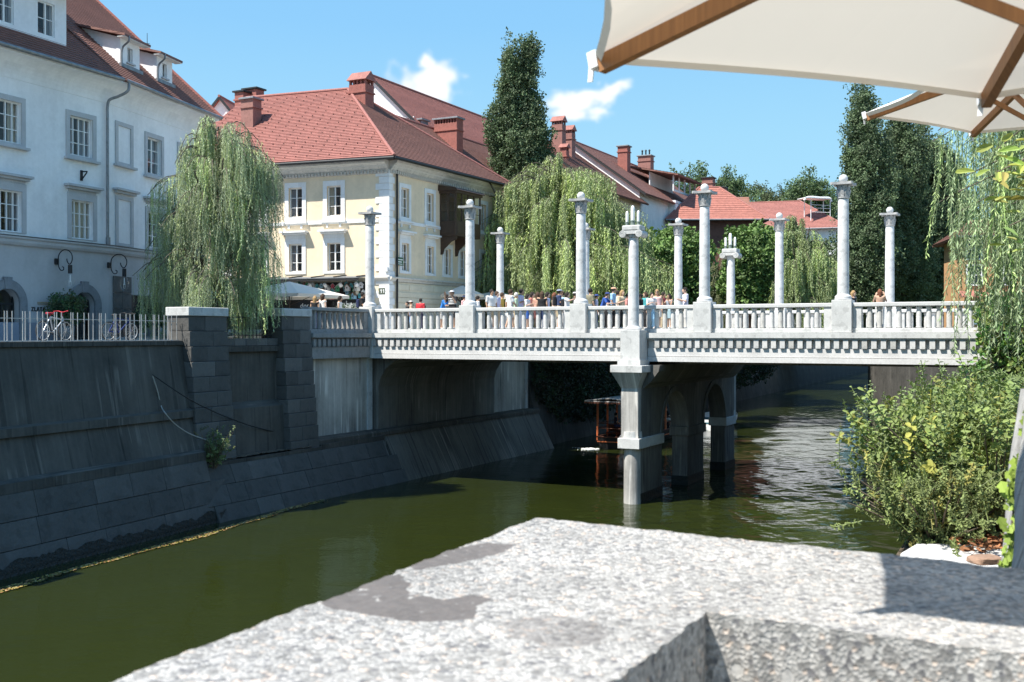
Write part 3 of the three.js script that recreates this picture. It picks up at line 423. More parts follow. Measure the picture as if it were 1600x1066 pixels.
function windowUnit(F, cx, y0, w, h, o = {}) {
  const { cols = 2, rows = 3, sur = .2, surM = MT.trimGrey, sill = .1, hood = 0, hoodY = .35, curtain, frameM = MT.frame, deep = .13, mull = .07, bar = .03 } = o, x0 = -w / 2, x1 = w / 2, g = F.group('window', cx, y0, 0), key = [w, h, cols, rows, sur, deep, mull].join();
  part(g, 'frame', cached('f' + key, () => { const z0 = -deep - .07, z1 = -deep, f = .06, gs = [box(x0, x0 + f, 0, h, z0, z1), box(x1 - f, x1, 0, h, z0, z1), box(x0 + f, x1 - f, 0, f, z0, z1), box(x0 + f, x1 - f, h - f, h, z0, z1)]; for (let i = 1; i < cols; i++) gs.push(box(x0 + w * i / cols - mull / 2, x0 + w * i / cols + mull / 2, f, h - f, z0, z1 + .01)); for (let j = 1; j < rows; j++) gs.push(box(x0 + f, x1 - f, h * j / rows - bar / 2, h * j / rows + bar / 2, z0 + .005, z1 - .005)); return gs; }), frameM);
  const pw = w / cols - .02, ph = h / rows - .01, pg = cached('p' + pw.toFixed(3) + ph.toFixed(3), () => new THREE.PlaneGeometry(pw, ph));
  for (let i = 0; i < cols; i++) for (let j = 0; j < rows; j++) part(g, 'pane', pg, MT.glass, [x0 + w * (i + .5) / cols, h * (j + .5) / rows, -deep - .035], [(Math.sin(i * 7 + j * 3 + cx * 5) * .004), Math.sin(i * 3 + j * 5 + cx) * .006, 0]);
  part(g, 'room', cached('r' + key, () => [box(x0 - .3, x1 + .3, -.3, h + .3, -2.9, -2.85), box(x0 - .3, x0 - .25, -.3, h + .3, -2.85, -.36), box(x1 + .25, x1 + .3, -.3, h + .3, -2.85, -.36), box(x0 - .25, x1 + .25, h + .25, h + .3, -2.85, -.36), box(x0 - .25, x1 + .25, -.3, -.25, -2.85, -.36)]), MT.inside);
  if (curtain) for (const s of curtain === 'full' ? [-1, 1] : [-1, 1]) part(g, 'curtain', cached('c' + key + curtain + s, () => { const n = 20, ww = curtain === 'full' ? w / 2 + .05 : w * .3, f = []; const X = i => s * (w / 2 + .02 - ww * i / n), Z = i => -.34 + .035 * Math.sin(i * 1.9); for (let i = 0; i < n; i++) f.push([[X(i), -.1, Z(i)], [X(i + 1), -.1, Z(i + 1)], [X(i + 1), h + .1, Z(i + 1)], [X(i), h + .1, Z(i)]]); return tri(f); }), curtain === 'grey' ? MT.blind : MT.curtain);
  if (sur) part(g, 'surround', cached('s' + key, () => prismZ(rect(x0 - sur, x1 + sur, -(o.surB ?? sur * .6), h + (o.surT ?? sur)), .004, .05, [rect(x0, x1, 0, h)])), surM);
  if (sill) part(g, 'sill', cached('l' + key + sill, () => rbox(x0 - sur - .1, x1 + sur + .1, -(o.surB ?? sur * .6) - sill, -(o.surB ?? sur * .6), .002, .2, .01)), o.sillM || surM);
  if (hood) part(g, 'hood', cached('h' + key + hoodY + hood, () => [rbox(x0 - sur - .18, x1 + sur + .18, h + hoodY + .1, h + hoodY + .2, .002, .28 * hood, .01), rbox(x0 - sur - .08, x1 + sur + .08, h + hoodY, h + hoodY + .097, .002, .17 * hood, .01), box(x0 - sur + .04, x1 + sur - .04, h + (o.surT ?? sur) + .01, h + hoodY - .005, .002, .035)]), o.hoodM || surM);
  return g;
}
const wallWith = (x0, x1, y0, y1, holes) => prismZ(rect(x0, x1, y0, y1), -.36, 0, holes);
const hole = (cx, y, w, h) => rect(cx - w / 2, cx + w / 2, y, y + h);
function chimney(parent, X, Z, y0, y1, w, d, m, cap, turn = BTURN) {
  const g = new THREE.Group(); g.name = 'chimney'; g.position.set(X, 0, -Z); g.rotation.y = turn; parent.add(g);
  if (parent.position) { parent.updateWorldMatrix(true, false); g.position.applyMatrix4(parent.matrixWorld.clone().invert()); g.rotation.y = turn - parent.rotation.y; }
  part(g, 'stack', rbox(-w / 2, w / 2, y0, y1, -d / 2, d / 2, .015), m);
  part(g, 'band', rbox(-w / 2 - .07, w / 2 + .07, y1 - .55, y1 - .45, -d / 2 - .07, d / 2 + .07, .01), m);
  if (cap === 'tile') { part(g, 'vent_row', (() => { const gs = []; for (let i = 0; i < 5; i++) { const x = lerp(-w / 2 + .08, w / 2 - .08, i / 4); gs.push(box(x - .06, x + .06, y1, y1 + .26, -d / 2 + .02, -d / 2 + .16), box(x - .06, x + .06, y1, y1 + .26, d / 2 - .16, d / 2 - .02)); } gs.push(box(-w / 2 + .2, w / 2 - .2, y1, y1 + .25, -.1, .1)); return gs; })(), m); part(g, 'cap', [prismZ([[-d / 2 - .14, y1 + .26], [d / 2 + .14, y1 + .26], [0, y1 + .26 + d * .62]], -w / 2 - .1, w / 2 + .1).rotateY(Math.PI / 2)], MT.roof); }
  else if (cap === 'slots') { part(g, 'vent_row', (() => { const gs = [], n = Math.max(4, Math.round(w / .24)); for (let i = 0; i <= n; i++) { const x = lerp(-w / 2 + .05, w / 2 - .05, i / n); gs.push(box(x - .05, x + .05, y1, y1 + .3, -d / 2 + .01, d / 2 - .01)); } gs.push(box(-w / 2 + .05, w / 2 - .05, y1, y1 + .29, -.08, .08)); return gs; })(), m); part(g, 'cap', rbox(-w / 2 - .13, w / 2 + .13, y1 + .3, y1 + .42, -d / 2 - .13, d / 2 + .13, .02), MT.stoneTrim); }
  else { part(g, 'cap', rbox(-w / 2 - .12, w / 2 + .12, y1, y1 + .12, -d / 2 - .12, d / 2 + .12, .02), cap === 'dark' ? MT.darkMetal : MT.stoneTrim); if (cap === 'pots') for (let i = 0; i < 3; i++) part(g, 'pot', lathe([[.08, 0], [.08, .45], [.13, .5], [.05, .62], [0, .62]], 8), MT.darkMetal, [(i - 1) * w * .28, y1 + .12, 0]); }
  return g;
}

// ---------- white building on the left ----------
{
  const F1 = [-17.3, 46], h = thing('white_building', 'long white building with red tile roof and dormers behind the steel fence', 'building', null, [F1[0], 0, -F1[1]]);
  const A = new Facade(h, 0, 0, Math.atan2(.9135, .407)), B = new Facade(h, 0, 0, Math.atan2(.9728, .2317));
  const up = [-1.49, -5.13, -8.77, -12.4], lo = [-1.44, -5.08, -8.72, -12.35], uw = 1.22, lw = 1.17;
  A.part('upper_wall', wallWith(-17, 0, 10.84, 17.2, [...up.map(c => hole(c, 14.43, uw, 1.61)), ...lo.map(c => hole(c, 10.99, lw, 1.6))]), MT.white);
  const archHole = c => { const p = new THREE.Path(); p.moveTo(c - .58, 6.75); p.lineTo(c + .58, 6.75); p.lineTo(c + .58, 8.22); p.absarc(c, 8.22, .58, 0, Math.PI, false); p.lineTo(c - .58, 6.75); return p; };
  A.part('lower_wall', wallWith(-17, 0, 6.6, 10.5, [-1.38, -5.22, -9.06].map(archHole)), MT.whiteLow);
  A.part('plinth', box(-17, -2.3, 6.6, 7.5, .003, .03), mat([.26, .275, .33], { map: TX.plaster, m: 2, k: .87 }));
  for (const c of [-1.38, -5.22, -9.06]) {
    const d = A.group('arched_doorway', c, 0, 0), s = new THREE.Shape(); s.moveTo(-.93, 6.78); s.lineTo(-.93, 8.22); s.absarc(0, 8.22, .93, Math.PI, 0, true); s.lineTo(.93, 6.78); s.lineTo(.58, 6.78); s.lineTo(.58, 8.22); s.absarc(0, 8.22, .58, 0, Math.PI, false); s.lineTo(-.58, 6.78); s.closePath();
    part(d, 'stone_arch', new THREE.ExtrudeGeometry(s, { depth: .09, bevelEnabled: true, bevelSize: .015, bevelThickness: .015, bevelOffset: -.015, bevelSegments: 1, curveSegments: 18 }).translate(0, 0, .003), MT.stoneTrim); part(d, 'keystone', prismZ([[-.14, 8.78], [.14, 8.78], [.19, 9.24], [-.19, 9.24]], .02, .14), MT.stoneTrim);
    part(d, 'door_frame', [box(-.58, -.5, 6.8, 8.6, -.3, -.24), box(.5, .58, 6.8, 8.6, -.3, -.24), box(-.5, .5, 8.18, 8.25, -.3, -.24), box(-.04, .04, 6.8, 8.18, -.3, -.24)], MT.darkMetal); part(d, 'door_glass', box(-.56, .56, 6.8, 8.78, -.345, -.34), MT.glass); part(d, 'room', [box(-.9, .9, 6.7, 9, -1.8, -1.75), box(-.9, -.85, 6.7, 9, -1.75, -.37), box(.85, .9, 6.7, 9, -1.75, -.37), box(-.9, .9, 9, 9.05, -1.8, -.37)], MT.inside); part(d, 'light_curtain', box(-.5, -.12, 7.2, 8.6, -.62, -.6), MT.curtain);
  }
  up.forEach((c, i) => windowUnit(A, c, 14.43, uw, 1.61, { sur: .2, surM: MT.trimGrey, sill: .1, cols: 4, mull: .045, curtain: i % 2 ? 'side' : 'grey' }));
  lo.forEach((c, i) => windowUnit(A, c, 10.99, lw, 1.6, { sur: .2, surB: .02, surT: .3, sill: 0, hood: 1, hoodY: .42, cols: 4, mull: .045, curtain: i ? 'grey' : 'full' }));
  const ends = [[A, -17, 0], [B, 0, 8.2]];
  for (const [F, x0, x1] of ends) {
    const e = F === A ? .04 : 0;
    F.part('string_course', prismX([[0, 10.5], [.1, 10.5], [.16, 10.6], [.16, 10.7], [.24, 10.76], [.24, 10.82], [0, 10.84]], x0, x1 + e), MT.trimGrey);
    F.part('string_flashing', box(x0, x1, 10.843, 10.86, 0, .27), MT.zinc);
    const cv = [[-.05, 16.88]]; for (let i = 0; i <= 8; i++) { const a = i / 8 * Math.PI / 2; cv.push([.02 + .7 * (1 - Math.cos(a)), 16.92 + .8 * Math.sin(a)]); } cv.push([.78, 17.74], [.78, 17.82], [-.05, 17.82]);
    F.part('coved_eaves', prismX(cv, x0, x1 + (F === A ? .1 : 0)), MT.white);
    F.part('gutter', (() => { const g = new THREE.CylinderGeometry(.085, .085, x1 - x0, 10, 1, true, 0, Math.PI); g.rotateZ(Math.PI / 2); g.rotateX(Math.PI / 2 + .0); return g.translate((x0 + x1) / 2, 17.86, .88); })(), MT.zinc);
  }
  const w3 = 1.15;
  B.part('upper_wall', wallWith(0, 8.1, 10.84, 17.2, [hole(3.55, 14.4, w3, 1.65), hole(3.6, 11.02, w3, 1.65), hole(6.3, 14.4, w3, 1.65), hole(6.35, 11.02, w3, 1.65)]), MT.white);
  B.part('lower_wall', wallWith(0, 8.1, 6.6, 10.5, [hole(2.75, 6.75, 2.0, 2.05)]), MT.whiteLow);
  B.part('shop_door', [box(1.75, 3.75, 6.75, 8.8, -.5, -.44)], MT.black); B.part('door_shutter', box(1.62, 1.98, 6.8, 8.78, .003, .05), MT.darkMetal); B.part('door_shutter', box(3.52, 3.88, 6.8, 8.78, .003, .05), MT.darkMetal);
  for (const y of [14.4, 11.02]) for (const c of [3.55, 6.3]) windowUnit(B, c + (y < 12 ? .05 : 0), y, w3, 1.65, y > 12 ? { curtain: 'grey' } : { surB: .02, surT: .3, sill: 0, hood: 1, hoodY: .42, curtain: 'grey' });
  for (const [y, hh] of [[14.55, 1.58], [11.02, 1.9]]) { const g = B.group('blind_window', 1.17, y, 0); part(g, 'surround', prismZ(rect(-.66, .66, -.12, hh + .17), .004, .06, [rect(-.48, .48, 0, hh)]), MT.trimGrey); if (y > 12) part(g, 'sill', rbox(-.78, .78, -.22, -.12, .004, .2, .01), MT.trimGrey); else part(g, 'hood', [rbox(-.85, .85, hh + .36, hh + .46, .002, .28, .01), rbox(-.74, .74, hh + .25, hh + .355, .002, .17, .01)], MT.trimGrey); }
  { const R = rng(4); let y = 6.7; for (const hh of [.72, .74, .7, .72]) { let x = .33; for (const ww of [.62, .7]) { B.part('stone_facing', cached('sf' + ww + hh, () => rbox(0, ww - .015, 0, hh - .015, 0, .06, .01)), MT.block[3], x, y, .003 + R() * .01); x += ww; } y += hh; } }
  // downpipe at the bend
  part(h, 'downpipe', [tube([A.to(.35, 17.8, .86), A.to(.3, 17.45, .84), A.to(.1, 17.2, .5), A.to(-.12, 17.02, .2), A.to(-.16, 16.7, .14), A.to(-.16, 16.3, .14)], .062, 30, 8), bar(A.to(-.16, 16.3, .14), A.to(-.16, 11.15, .14), .062, 8), cyl(.1, .1, .3, 8, ...A.to(-.16, 10.87, .16))], MT.zinc);
  part(h, 'wall_bracket', [box(-.05, .05, 13.42, 13.85, 0, .06), beam([0, 13.8, .03], [0, 13.78, .35], .05, .05), beam([0, 13.45, .03], [0, 13.75, .33], .04, .04)].map(g => g), MT.darkMetal, A.to(-1.49, 0, 0), [0, A.turn, 0]);
  // roof
  const RY = 25.9, pit = (RY - 17.8) / 8.9, back = -8.1;
  roofSlab(h, [A.to(-17, 17.86, .82), A.to(.0, 17.86, .82), A.to(0.4, RY, back), A.to(-17, RY, back)], MT.roofOldShaded);
  roofSlab(h, [B.to(0, 17.86, .82), B.to(8.3, 17.86, .82), B.to(8.3, RY, back), B.to(-1.6, RY, back)], MT.roofOldShaded);
  roofSlab(h, [B.to(-1.6, RY, back), B.to(8.3, RY, back), B.to(8.3, 17.8, -17), B.to(0, 17.8, -17)], MT.roofOldShaded); roofSlab(h, [A.to(-17, RY, back), A.to(.4, RY, back), A.to(.4, 17.8, -17), A.to(-17, 17.8, -17)], MT.roofOldShaded);
  part(h, 'gable_wall', tri([[B.to(8.05, 6.6, -.1), B.to(8.05, 17.7, -.1), B.to(8.05, RY - .2, back), B.to(8.05, 17.7, -16.4), B.to(8.05, 6.6, -16.4)]]), MT.white);
  part(h, 'rear_wall', tri([[A.to(-17, 6.6, -16.2), A.to(2, 6.6, -16.2), A.to(2, 17.7, -16.2), A.to(-17, 17.7, -16.2)], [A.to(-17, 6.6, -.3), A.to(-17, 6.6, -16.2), A.to(-17, 17.7, -16.2), A.to(-17, RY - .2, back), A.to(-17, 17.7, -.3)]]), MT.white);
  part(h, 'verge', [beam(B.to(8.34, 17.86, .86), B.to(8.34, RY + .02, back), .1, .2)], MT.ridge);
  const onR = z => 17.86 + (.82 - z) * pit;              // roof height at depth z
  // wide dormer with two windows
  const dz = -.35, dB = onR(dz);
  A.part('dormer_wall', prismZ(rect(-9.5, -1.92, dB - .4, dB + 2.2), dz - .3, dz, [hole(-2.95, dB + .18, .85, 1.35), hole(-4.95, dB + .18, .85, 1.35), hole(-7, dB + .18, .85, 1.35)]), MT.white);
  A.part('dormer_cheek', prismX([[dz - .3, dB - .3], [dz - .3, dB + 2.2], [dz - 2.8, dB + 2.2 + .1], [dz - 2.4, dB + 1.9]], -2.2, -1.92), MT.white);
  for (const c of [-2.95, -4.95, -7]) { const F = { group: (n, x, y, z) => A.group(n, x, y, dz) }; windowUnit(F, c, dB + .18, .85, 1.35, { sur: 0, sill: 0, curtain: 'grey', deep: .06, rows: 2 }); }
  roofSlab(h, [A.to(-9.8, dB + 2.14, dz + .55), A.to(-1.55, dB + 2.14, dz + .55), A.to(-1.55, dB + 4.3, dz - 3.6), A.to(-9.8, dB + 4.3, dz - 3.6)], MT.roof, .12, 'dormer_roof');
  A.part('dormer_eaves', rbox(-9.7, -1.65, dB + 1.98, dB + 2.14, dz, dz + .5, .02), MT.whiteTrim); A.part('dormer_gutter', rbox(-9.8, -1.55, dB + 2.0, dB + 2.12, dz + .5, dz + .62, .03), MT.zinc);
  // shed dormers with small windows
  const shed = (F, x0, w, z0, hh) => {
    const yb = onR(z0), g = F.group('small_dormer', x0, 0, 0), zb = z0 - hh / (pit - .28), top = yb + hh;
    part(g, 'front', prismZ(rect(0, w, yb - .25, top), z0 - .2, z0, [hole(w * .5, yb + .28, .42, .66)]), MT.white);
    part(g, 'window_frame', [box(w * .5 - .21, w * .5 - .17, yb + .28, yb + .94, z0 - .14, z0 - .1), box(w * .5 + .17, w * .5 + .21, yb + .28, yb + .94, z0 - .14, z0 - .1), box(w * .5 - .02, w * .5 + .02, yb + .28, yb + .94, z0 - .14, z0 - .1)], MT.frame); part(g, 'pane', box(w * .5 - .2, w * .5 + .2, yb + .28, yb + .94, z0 - .16, z0 - .155), MT.glass); part(g, 'window_sill', box(w * .5 - .3, w * .5 + .3, yb + .2, yb + .27, z0 + .002, z0 + .1), MT.trimGrey);
    for (const x of [.02, w - .1]) part(g, 'cheek', prismX([[z0 - .2, yb - .1], [z0 - .2, top], [zb, top + (z0 - zb) * .26], [zb + .2, onR(zb + .2) - .1]], x, x + .08), MT.white);
    part(g, 'roof', roofUV(flat(slab([[-.28, top + .03, z0 + .4], [w + .28, top + .03, z0 + .4], [w + .28, top + .03 + (z0 + .4 - zb) * .27, zb - .3], [-.28, top + .03 + (z0 + .4 - zb) * .27, zb - .3]], .1))), MT.roofOldShaded, null, null, true); part(g, 'fascia', box(-.26, w + .26, top - .1, top - .075, z0 + .01, z0 + .38), MT.whiteTrim);
    part(g, 'downpipe', tube([[.05, top - .02, z0 + .42], [.03, top - .25, z0 + .4], [0.02, top - .5, z0 + .12], [.02, yb + .2, z0 + .06], [.02, yb - .05, z0 + .1]], .045, 20, 6), MT.zinc); part(g, 'apron', box(-.1, w + .1, yb - .06, yb + .1, z0 + .002, z0 + .12), MT.zinc);
  };
  shed(B, 1.45, 1.5, -.35, 1.3); shed(B, 4.35, 1.35, -.35, 1.25); shed(A, -1.5, 1.3, -3.0, 1.3);
  part(h, 'lightning_rod', [cyl(.02, .012, 1.3, 6), new THREE.SphereGeometry(.07, 8, 6).translate(0, .5, 0), cyl(.09, .0, .12, 6, 0, .62, 0), beam([-.12, .8, 0], [.12, .8, 0], .02, .02)], MT.darkMetal, B.to(5.4, 20.2, -1.5));
  // curled wall lamps
  const lamp = (F, x, y, label) => {
    const l = thing('wall_lamp', label, 'lamp', 'curled iron lamps on the white building', [F1[0] + F.to(x, 0, 0)[0], y, -F1[1] + F.to(x, 0, 0)[2]], F.turn), pts = []; for (let i = 0; i <= 16; i++) { const a = Math.PI * 1.02 - i / 16 * Math.PI * 1.25; pts.push([0, .12 + .34 * Math.sin(a), .52 + .38 * Math.cos(a)]); }
    part(l, 'mount', rbox(-.09, .09, -.12, .12, .002, .1, .02), MT.darkMetal); part(l, 'scroll_arm', [tube([[0, 0, .1], [0, .02, .14], ...pts, [0, -.12, .72], [0, .0, .62], [0, .1, .6]], .022, 60, 6), tube([[0, .05, .14], [0, -.2, .16], [0, -.36, .28], [0, -.34, .42], [0, -.24, .42], [0, -.22, .36]], .02, 24, 6)], MT.darkMetal); part(l, 'socket', cyl(.085, .085, .34, 12, 0, -.5, .78), MT.darkMetal); part(l, 'glass_bulb', T(lathe([[0, -.62], [.1, -.56], [.17, -.42], [.19, -.28], [.13, -.1], [.08, 0]], 14), 0, -.5, .78), MT.glass); part(l, 'filament', [cyl(.02, .02, .3, 6, 0, -.85, .78), tube([[-.06, -.8, .78], [-.04, -1, .78], [.04, -1, .78], [.06, -.8, .78]], .008, 12, 4)], MT.frame);
  };
  lamp(A, -2.82, 9.98, 'curled black iron wall lamp beside the two arched doorways'); lamp(B, .0, 10.0, 'curled black iron wall lamp above the grey stone facing');
}
// ---------- yellow house ----------
{
  const CX = -6.87, CZ = 60, h = thing('yellow_house', 'yellow plaster corner house with white window surrounds and red hip roof', 'house', null, [CX, 0, -CZ]);
  const A = new Facade(h, 0, 0, -Math.atan2(.337, .9416)), B = new Facade(h, 0, 0, Math.atan2(.877, .48)), dl = [-.9416, .337], dr = [.48, .877];
  const aw = [-3.46, -5.97, -8.48, -11], bu = [1.55, 4.16, 10.4], bl = [1.57, 4.2, 6.1, 7.9, 10.5];
  A.part('upper_wall', wallWith(-14, 0, 10.3, 16.3, [...aw.map(c => hole(c, 13.8, .9, 1.7)), ...aw.map(c => hole(c, 10.66, .86, 1.6))]), MT.yellow);
  A.part('shop_wall', wallWith(-14, 0, 7.1, 10.3, [rect(-12.6, -1.2, 7.3, 9.9)]), MT.yellowLow);
  A.part('shop_back', [box(-12.9, -1, 7.2, 10, -2.4, -2.35), box(-12.9, -1, 9.95, 10, -2.35, -.37), box(-12.9, -12.85, 7.2, 10, -2.35, -.37), box(-1.05, -1, 7.2, 10, -2.35, -.37)], MT.black);
  B.part('upper_wall', wallWith(0, 12.4, 10.3, 16.3, [...bu.map(c => hole(c, 13.73, .8, 1.67)), ...bl.map(c => hole(c, 10.66, .75, 1.6))]), MT.yellow);
  B.part('lower_wall', wallWith(0, 12.4, 7.1, 10.0, []), MT.yellowLow);
  for (let i = 0; i < 7; i++) B.part('rustic_course', rbox(.62, 12.4, 7.3 + i * .31, 7.3 + i * .31 + .285, .001, .045, .012), MT.yellowLow);
  for (let i = 0; i < 9; i++) B.part('frieze_panel', cached('fp', () => rbox(0, 1.2, 0, .3, 0, .03, .008)), MT.yellowLow, .75 + i * 1.28, 9.58, .003);
  const WT = MT.whiteTrim, base = { surM: WT, sillM: WT, hoodM: WT, sur: .25 };
  aw.forEach((c, i) => { windowUnit(A, c, 13.8, .9, 1.7, { ...base, surB: .26, surT: .3, sill: .12, curtain: i ? 'grey' : 'side' }); windowUnit(A, c, 10.66, .86, 1.6, { ...base, surB: .14, surT: .3, sill: 0, hood: 1.5, hoodY: .52, curtain: i ? 'grey' : null }); });
  bu.forEach(c => windowUnit(B, c, 13.73, .8, 1.67, { ...base, sur: .2, surB: .2, surT: .25, sill: .1, curtain: 'side' })); bl.forEach((c, i) => windowUnit(B, c, 10.66, .75, 1.6, { ...base, sur: .2, surB: .14, surT: .25, sill: 0, hood: i < 2 ? 1.2 : 0, hoodY: .48 }));
  for (const [F, x0, x1] of [[A, -14, -.62], [B, .42, 12.4]]) { F.part('string_course', rbox(x0, x1, 13.34, 13.53, .002, .06, .01), WT); F.part('floor_cornice', prismX([[0, 10.02], [.06, 10.02], [.1, 10.12], [.2, 10.2], [.2, 10.28], [0, 10.3]], F === A ? -1.1 : 0, F === A ? 0 : x1), MT.cornice);
    for (let i = 0; i < (F === A ? 4 : 3); i++) { const c = F === A ? aw[i] : bu[i]; for (const s of [-.42, .42]) F.part('console', cached('con', () => rbox(-.06, .06, -.2, 0, .002, .1, .02)), WT, c + s, 13.34, 0); } }
  for (const [F, x0, x1] of [[A, -14, .0], [B, 0, 12.4]]) {
    F.part('cornice', prismX([[0, 16.05], [.05, 16.05], [.08, 16.2], [.3, 16.42], [.34, 16.5], [.55, 16.62], [.58, 16.78], [0, 16.8]], x0 - (F === B ? .0 : 0), x1), MT.cornice);
    for (let x = x0 + .2; x < x1; x += .21) F.part('cornice_dentil', cached('cd', () => box(-.055, .055, 0, .16, 0, .2)), MT.cornice, x, 16.08, .005);
  }
  // corner quoins
  { let i = 0; for (let y = 7.2; y < 16; y += .378, i++) { if (y > 9.95 && y < 10.2) continue; const l = i % 2 ? .82 : .6, l2 = i % 2 ? .32 : .5; A.part('quoin', cached('qa' + l, () => rbox(-l, .045, 0, .36, .001, .05, .012)), WT, 0, y, 0); B.part('quoin', cached('qb' + l2, () => rbox(.0, l2, 0, .36, .001, .05, .012)), WT, 0, y, 0); } for (i = 0; i < 23; i++) B.part('quoin', cached('qc', () => rbox(-.4, 0, 0, .36, .001, .05, .012)), WT, 12.4, 7.4 + i * .378, 0); }
  B.part('downpipe', [cyl(.06, .06, 9.4, 8, .62, 7.3, .12), bar([.62, 16.7, .12], [.3, 16.9, .8], .05, 8)], MT.darkMetal);
  A.part('cable_box', rbox(-.1, .1, 0, .3, .055, .15, .02), WT, -.12, 10.55, 0);
  A.part('house_number', box(-.2, .2, 0, .34, .05, .065), mat([.09, .11, .08]), -.42, 9.3, 0);
  // street sign boards
  const sg = thing('street_sign', 'small green street sign on the yellow house corner', 'sign', null, [CX + B.to(.98, 0, 0)[0], 10.95, -CZ + B.to(.98, 0, 0)[2]], B.turn);
  part(sg, 'board', rbox(-.3, .3, 0, .46, .05, .09, .015), mat([.012, .09, .04], { rough: .4 })); part(sg, 'white_print', [box(-.24, .24, .30, .36, .091, .094), box(-.24, .14, .17, .23, .091, .094), box(-.24, .2, .06, .1, .091, .094)], MT.frame);
  // wooden oriel on the river side
  { const o = B.group('oriel', 5.25, 0, 0), w = 2.9, p = 1.15;
    part(o, 'base', rbox(0, w, 12.95, 13.85, .01, p, .02), MT.woodDark); for (const x of [.12, 1.02, 1.92]) part(o, 'carved_panel', rbox(x, x + .8, 13.1, 13.7, p, p + .03, .01), MT.woodDark); part(o, 'carved_panel', rbox(-.03, 0, 13.1, 13.7, .15, p - .15, .01), MT.woodDark);
    part(o, 'head', [rbox(-.1, w + .1, 15.5, 15.66, .01, p + .1, .02), prismX([[0, 15.66], [p + .22, 15.66], [p + .1, 15.8], [0, 16.02]], -.2, w + .2)], MT.woodDark);
    for (let i = 0; i <= 4; i++) part(o, 'post', rbox(i * w / 4 - .045 * (i > 0 ? 1 : 0), i * w / 4 + .045 + (i ? 0 : .045), 13.85, 15.5, p - .09, p, .01), MT.woodDark); for (const z of [.02, .55]) part(o, 'post', rbox(0, .09, 13.85, 15.5, z, z + .08, .01), MT.woodDark);
    for (const y of [14.4, 14.98]) part(o, 'glazing_bar', [box(.05, w - .05, y, y + .03, p - .06, p - .02), box(.02, .05, y, y + .03, .1, p - .1)], MT.woodDark);
    for (let i = 0; i < 4; i++) for (let j = 0; j < 3; j++) part(o, 'pane', cached('op', () => new THREE.PlaneGeometry(w / 4 - .05, .54)), MT.glass, [w * (i + .5) / 4, 14.14 + j * .56, p - .045]);
    for (let i = 0; i < 2; i++) for (let j = 0; j < 3; j++) part(o, 'pane', cached('op2', () => new THREE.PlaneGeometry(.44, .54).rotateY(-Math.PI / 2)), MT.glass, [.04, 14.14 + j * .56, .34 + i * .5]);
    part(o, 'floor', box(.05, w - .05, 13.8, 13.84, .02, p - .05), MT.woodDark); part(o, 'back', box(0, w, 13.86, 15.5, .01, .03), MT.woodDark);
    for (const x of [.08, 1.75]) { const s = [[.01, 11.85], [.12, 11.9], [.2, 12.2], [.45, 12.4], [.7, 12.62], [1.08, 12.74], [1.08, 12.95], [.01, 12.95]]; part(o, 'carved_bracket', prismX(s, x, x + .16), MT.woodDark); } }
  // café front: canopy, sign boards, birdhouses
  A.part('canopy', slab([[-12.8, 10.36, .05], [-1.15, 10.36, .05], [-1.15, 10.2, 1.5], [-12.8, 10.2, 1.5]], .05), MT.zinc); for (let i = 0; i < 9; i++) A.part('canopy_rib', beam([-12.6 + i * 1.42, 10.4, .05], [-12.6 + i * 1.42, 10.235, 1.5], .05, .06), MT.darkMetal);
  A.part('canopy_front', box(-12.8, -1.15, 10.02, 10.15, 1.42, 1.48), MT.black);
  A.part('fascia_board', box(-12.7, -1.15, 9.1, 10.0, .06, .12), MT.black);
  A.part('sign_board', box(-3.3, -1.3, 8.4, 9.0, .3, .36), MT.black); A.part('sign_board', box(-5.6, -4.1, 8.4, 9.0, .3, .36), MT.black); A.part('counter_screen', box(-4.05, -3.4, 7.3, 9.0, -.3, -.25), MT.glass);
  for (let i = 0; i < 5; i++) A.part('spot_lamp', cached('spl', () => [T(cyl(.11, .09, .2, 10), 0, 0, 0, .9), bar([0, .2, 0], [0, .4, -.1], .012, 4)]), MT.frame, -5.4 + i * .98, 9.75, 1.0);
  { const R = rng(19), cols = [[.6, .1, .14], [.08, .32, .36], [.7, .7, .68], [.72, .70, .64], [.06, .25, .12], [.55, .5, .4], [.25, .42, .5], [.66, .62, .6]].map(c => mat(c)); const roofs = [[.5, .5, .48], [.2, .12, .08], [.1, .25, .2]].map(c => mat(c));
    const hg = prep(prismZ([[-.1, 0], [.1, 0], [.1, .2], [0, .32], [-.1, .2]], -.08, .08)), rg = prep([beam([0, .33, 0], [.15, .17, 0], .2, .02).rotateY(0), beam([0, .33, 0], [-.15, .17, 0], .2, .02)]), hl = prep(T(new THREE.CylinderGeometry(.035, .035, .01, 8), 0, .14, .085, Math.PI / 2));
    let k = 0; for (let r = 0; r < 4; r++) for (let i = 0; i < 16; i++) { const x = -6.2 + i * .31 + (r & 1 ? .15 : 0) + (R() - .5) * .1, y = 9.05 + r * .2 + (R() - .5) * .08; if (R() < .18) continue; const w = A.to(x, y, .42 + R() * .35), ci = R() * 8 | 0, ri = R() * 3 | 0, b = thing('birdhouse', `small ${['red', 'teal', 'white', 'cream', 'green', 'tan', 'blue', 'pale grey'][ci]} birdhouse with ${['grey', 'brown', 'green'][ri]} roof under the cafe canopy`, 'birdhouse', 'birdhouses hung under the cafe canopy', [CX + w[0], w[1], -CZ + w[2]], A.turn + (R() - .5)); part(b, 'box', hg, cols[ci]); part(b, 'roof', rg, roofs[ri]); part(b, 'entrance_hole', hl, MT.black); b.scale.setScalar(.75 + R() * .5); } }
  // roof: hip end over the river side
  const ev = 16.86, oh = .88, ax = (t, s) => [t * dl[0] + s * dr[0], -(t * dl[1] + s * dr[1])];
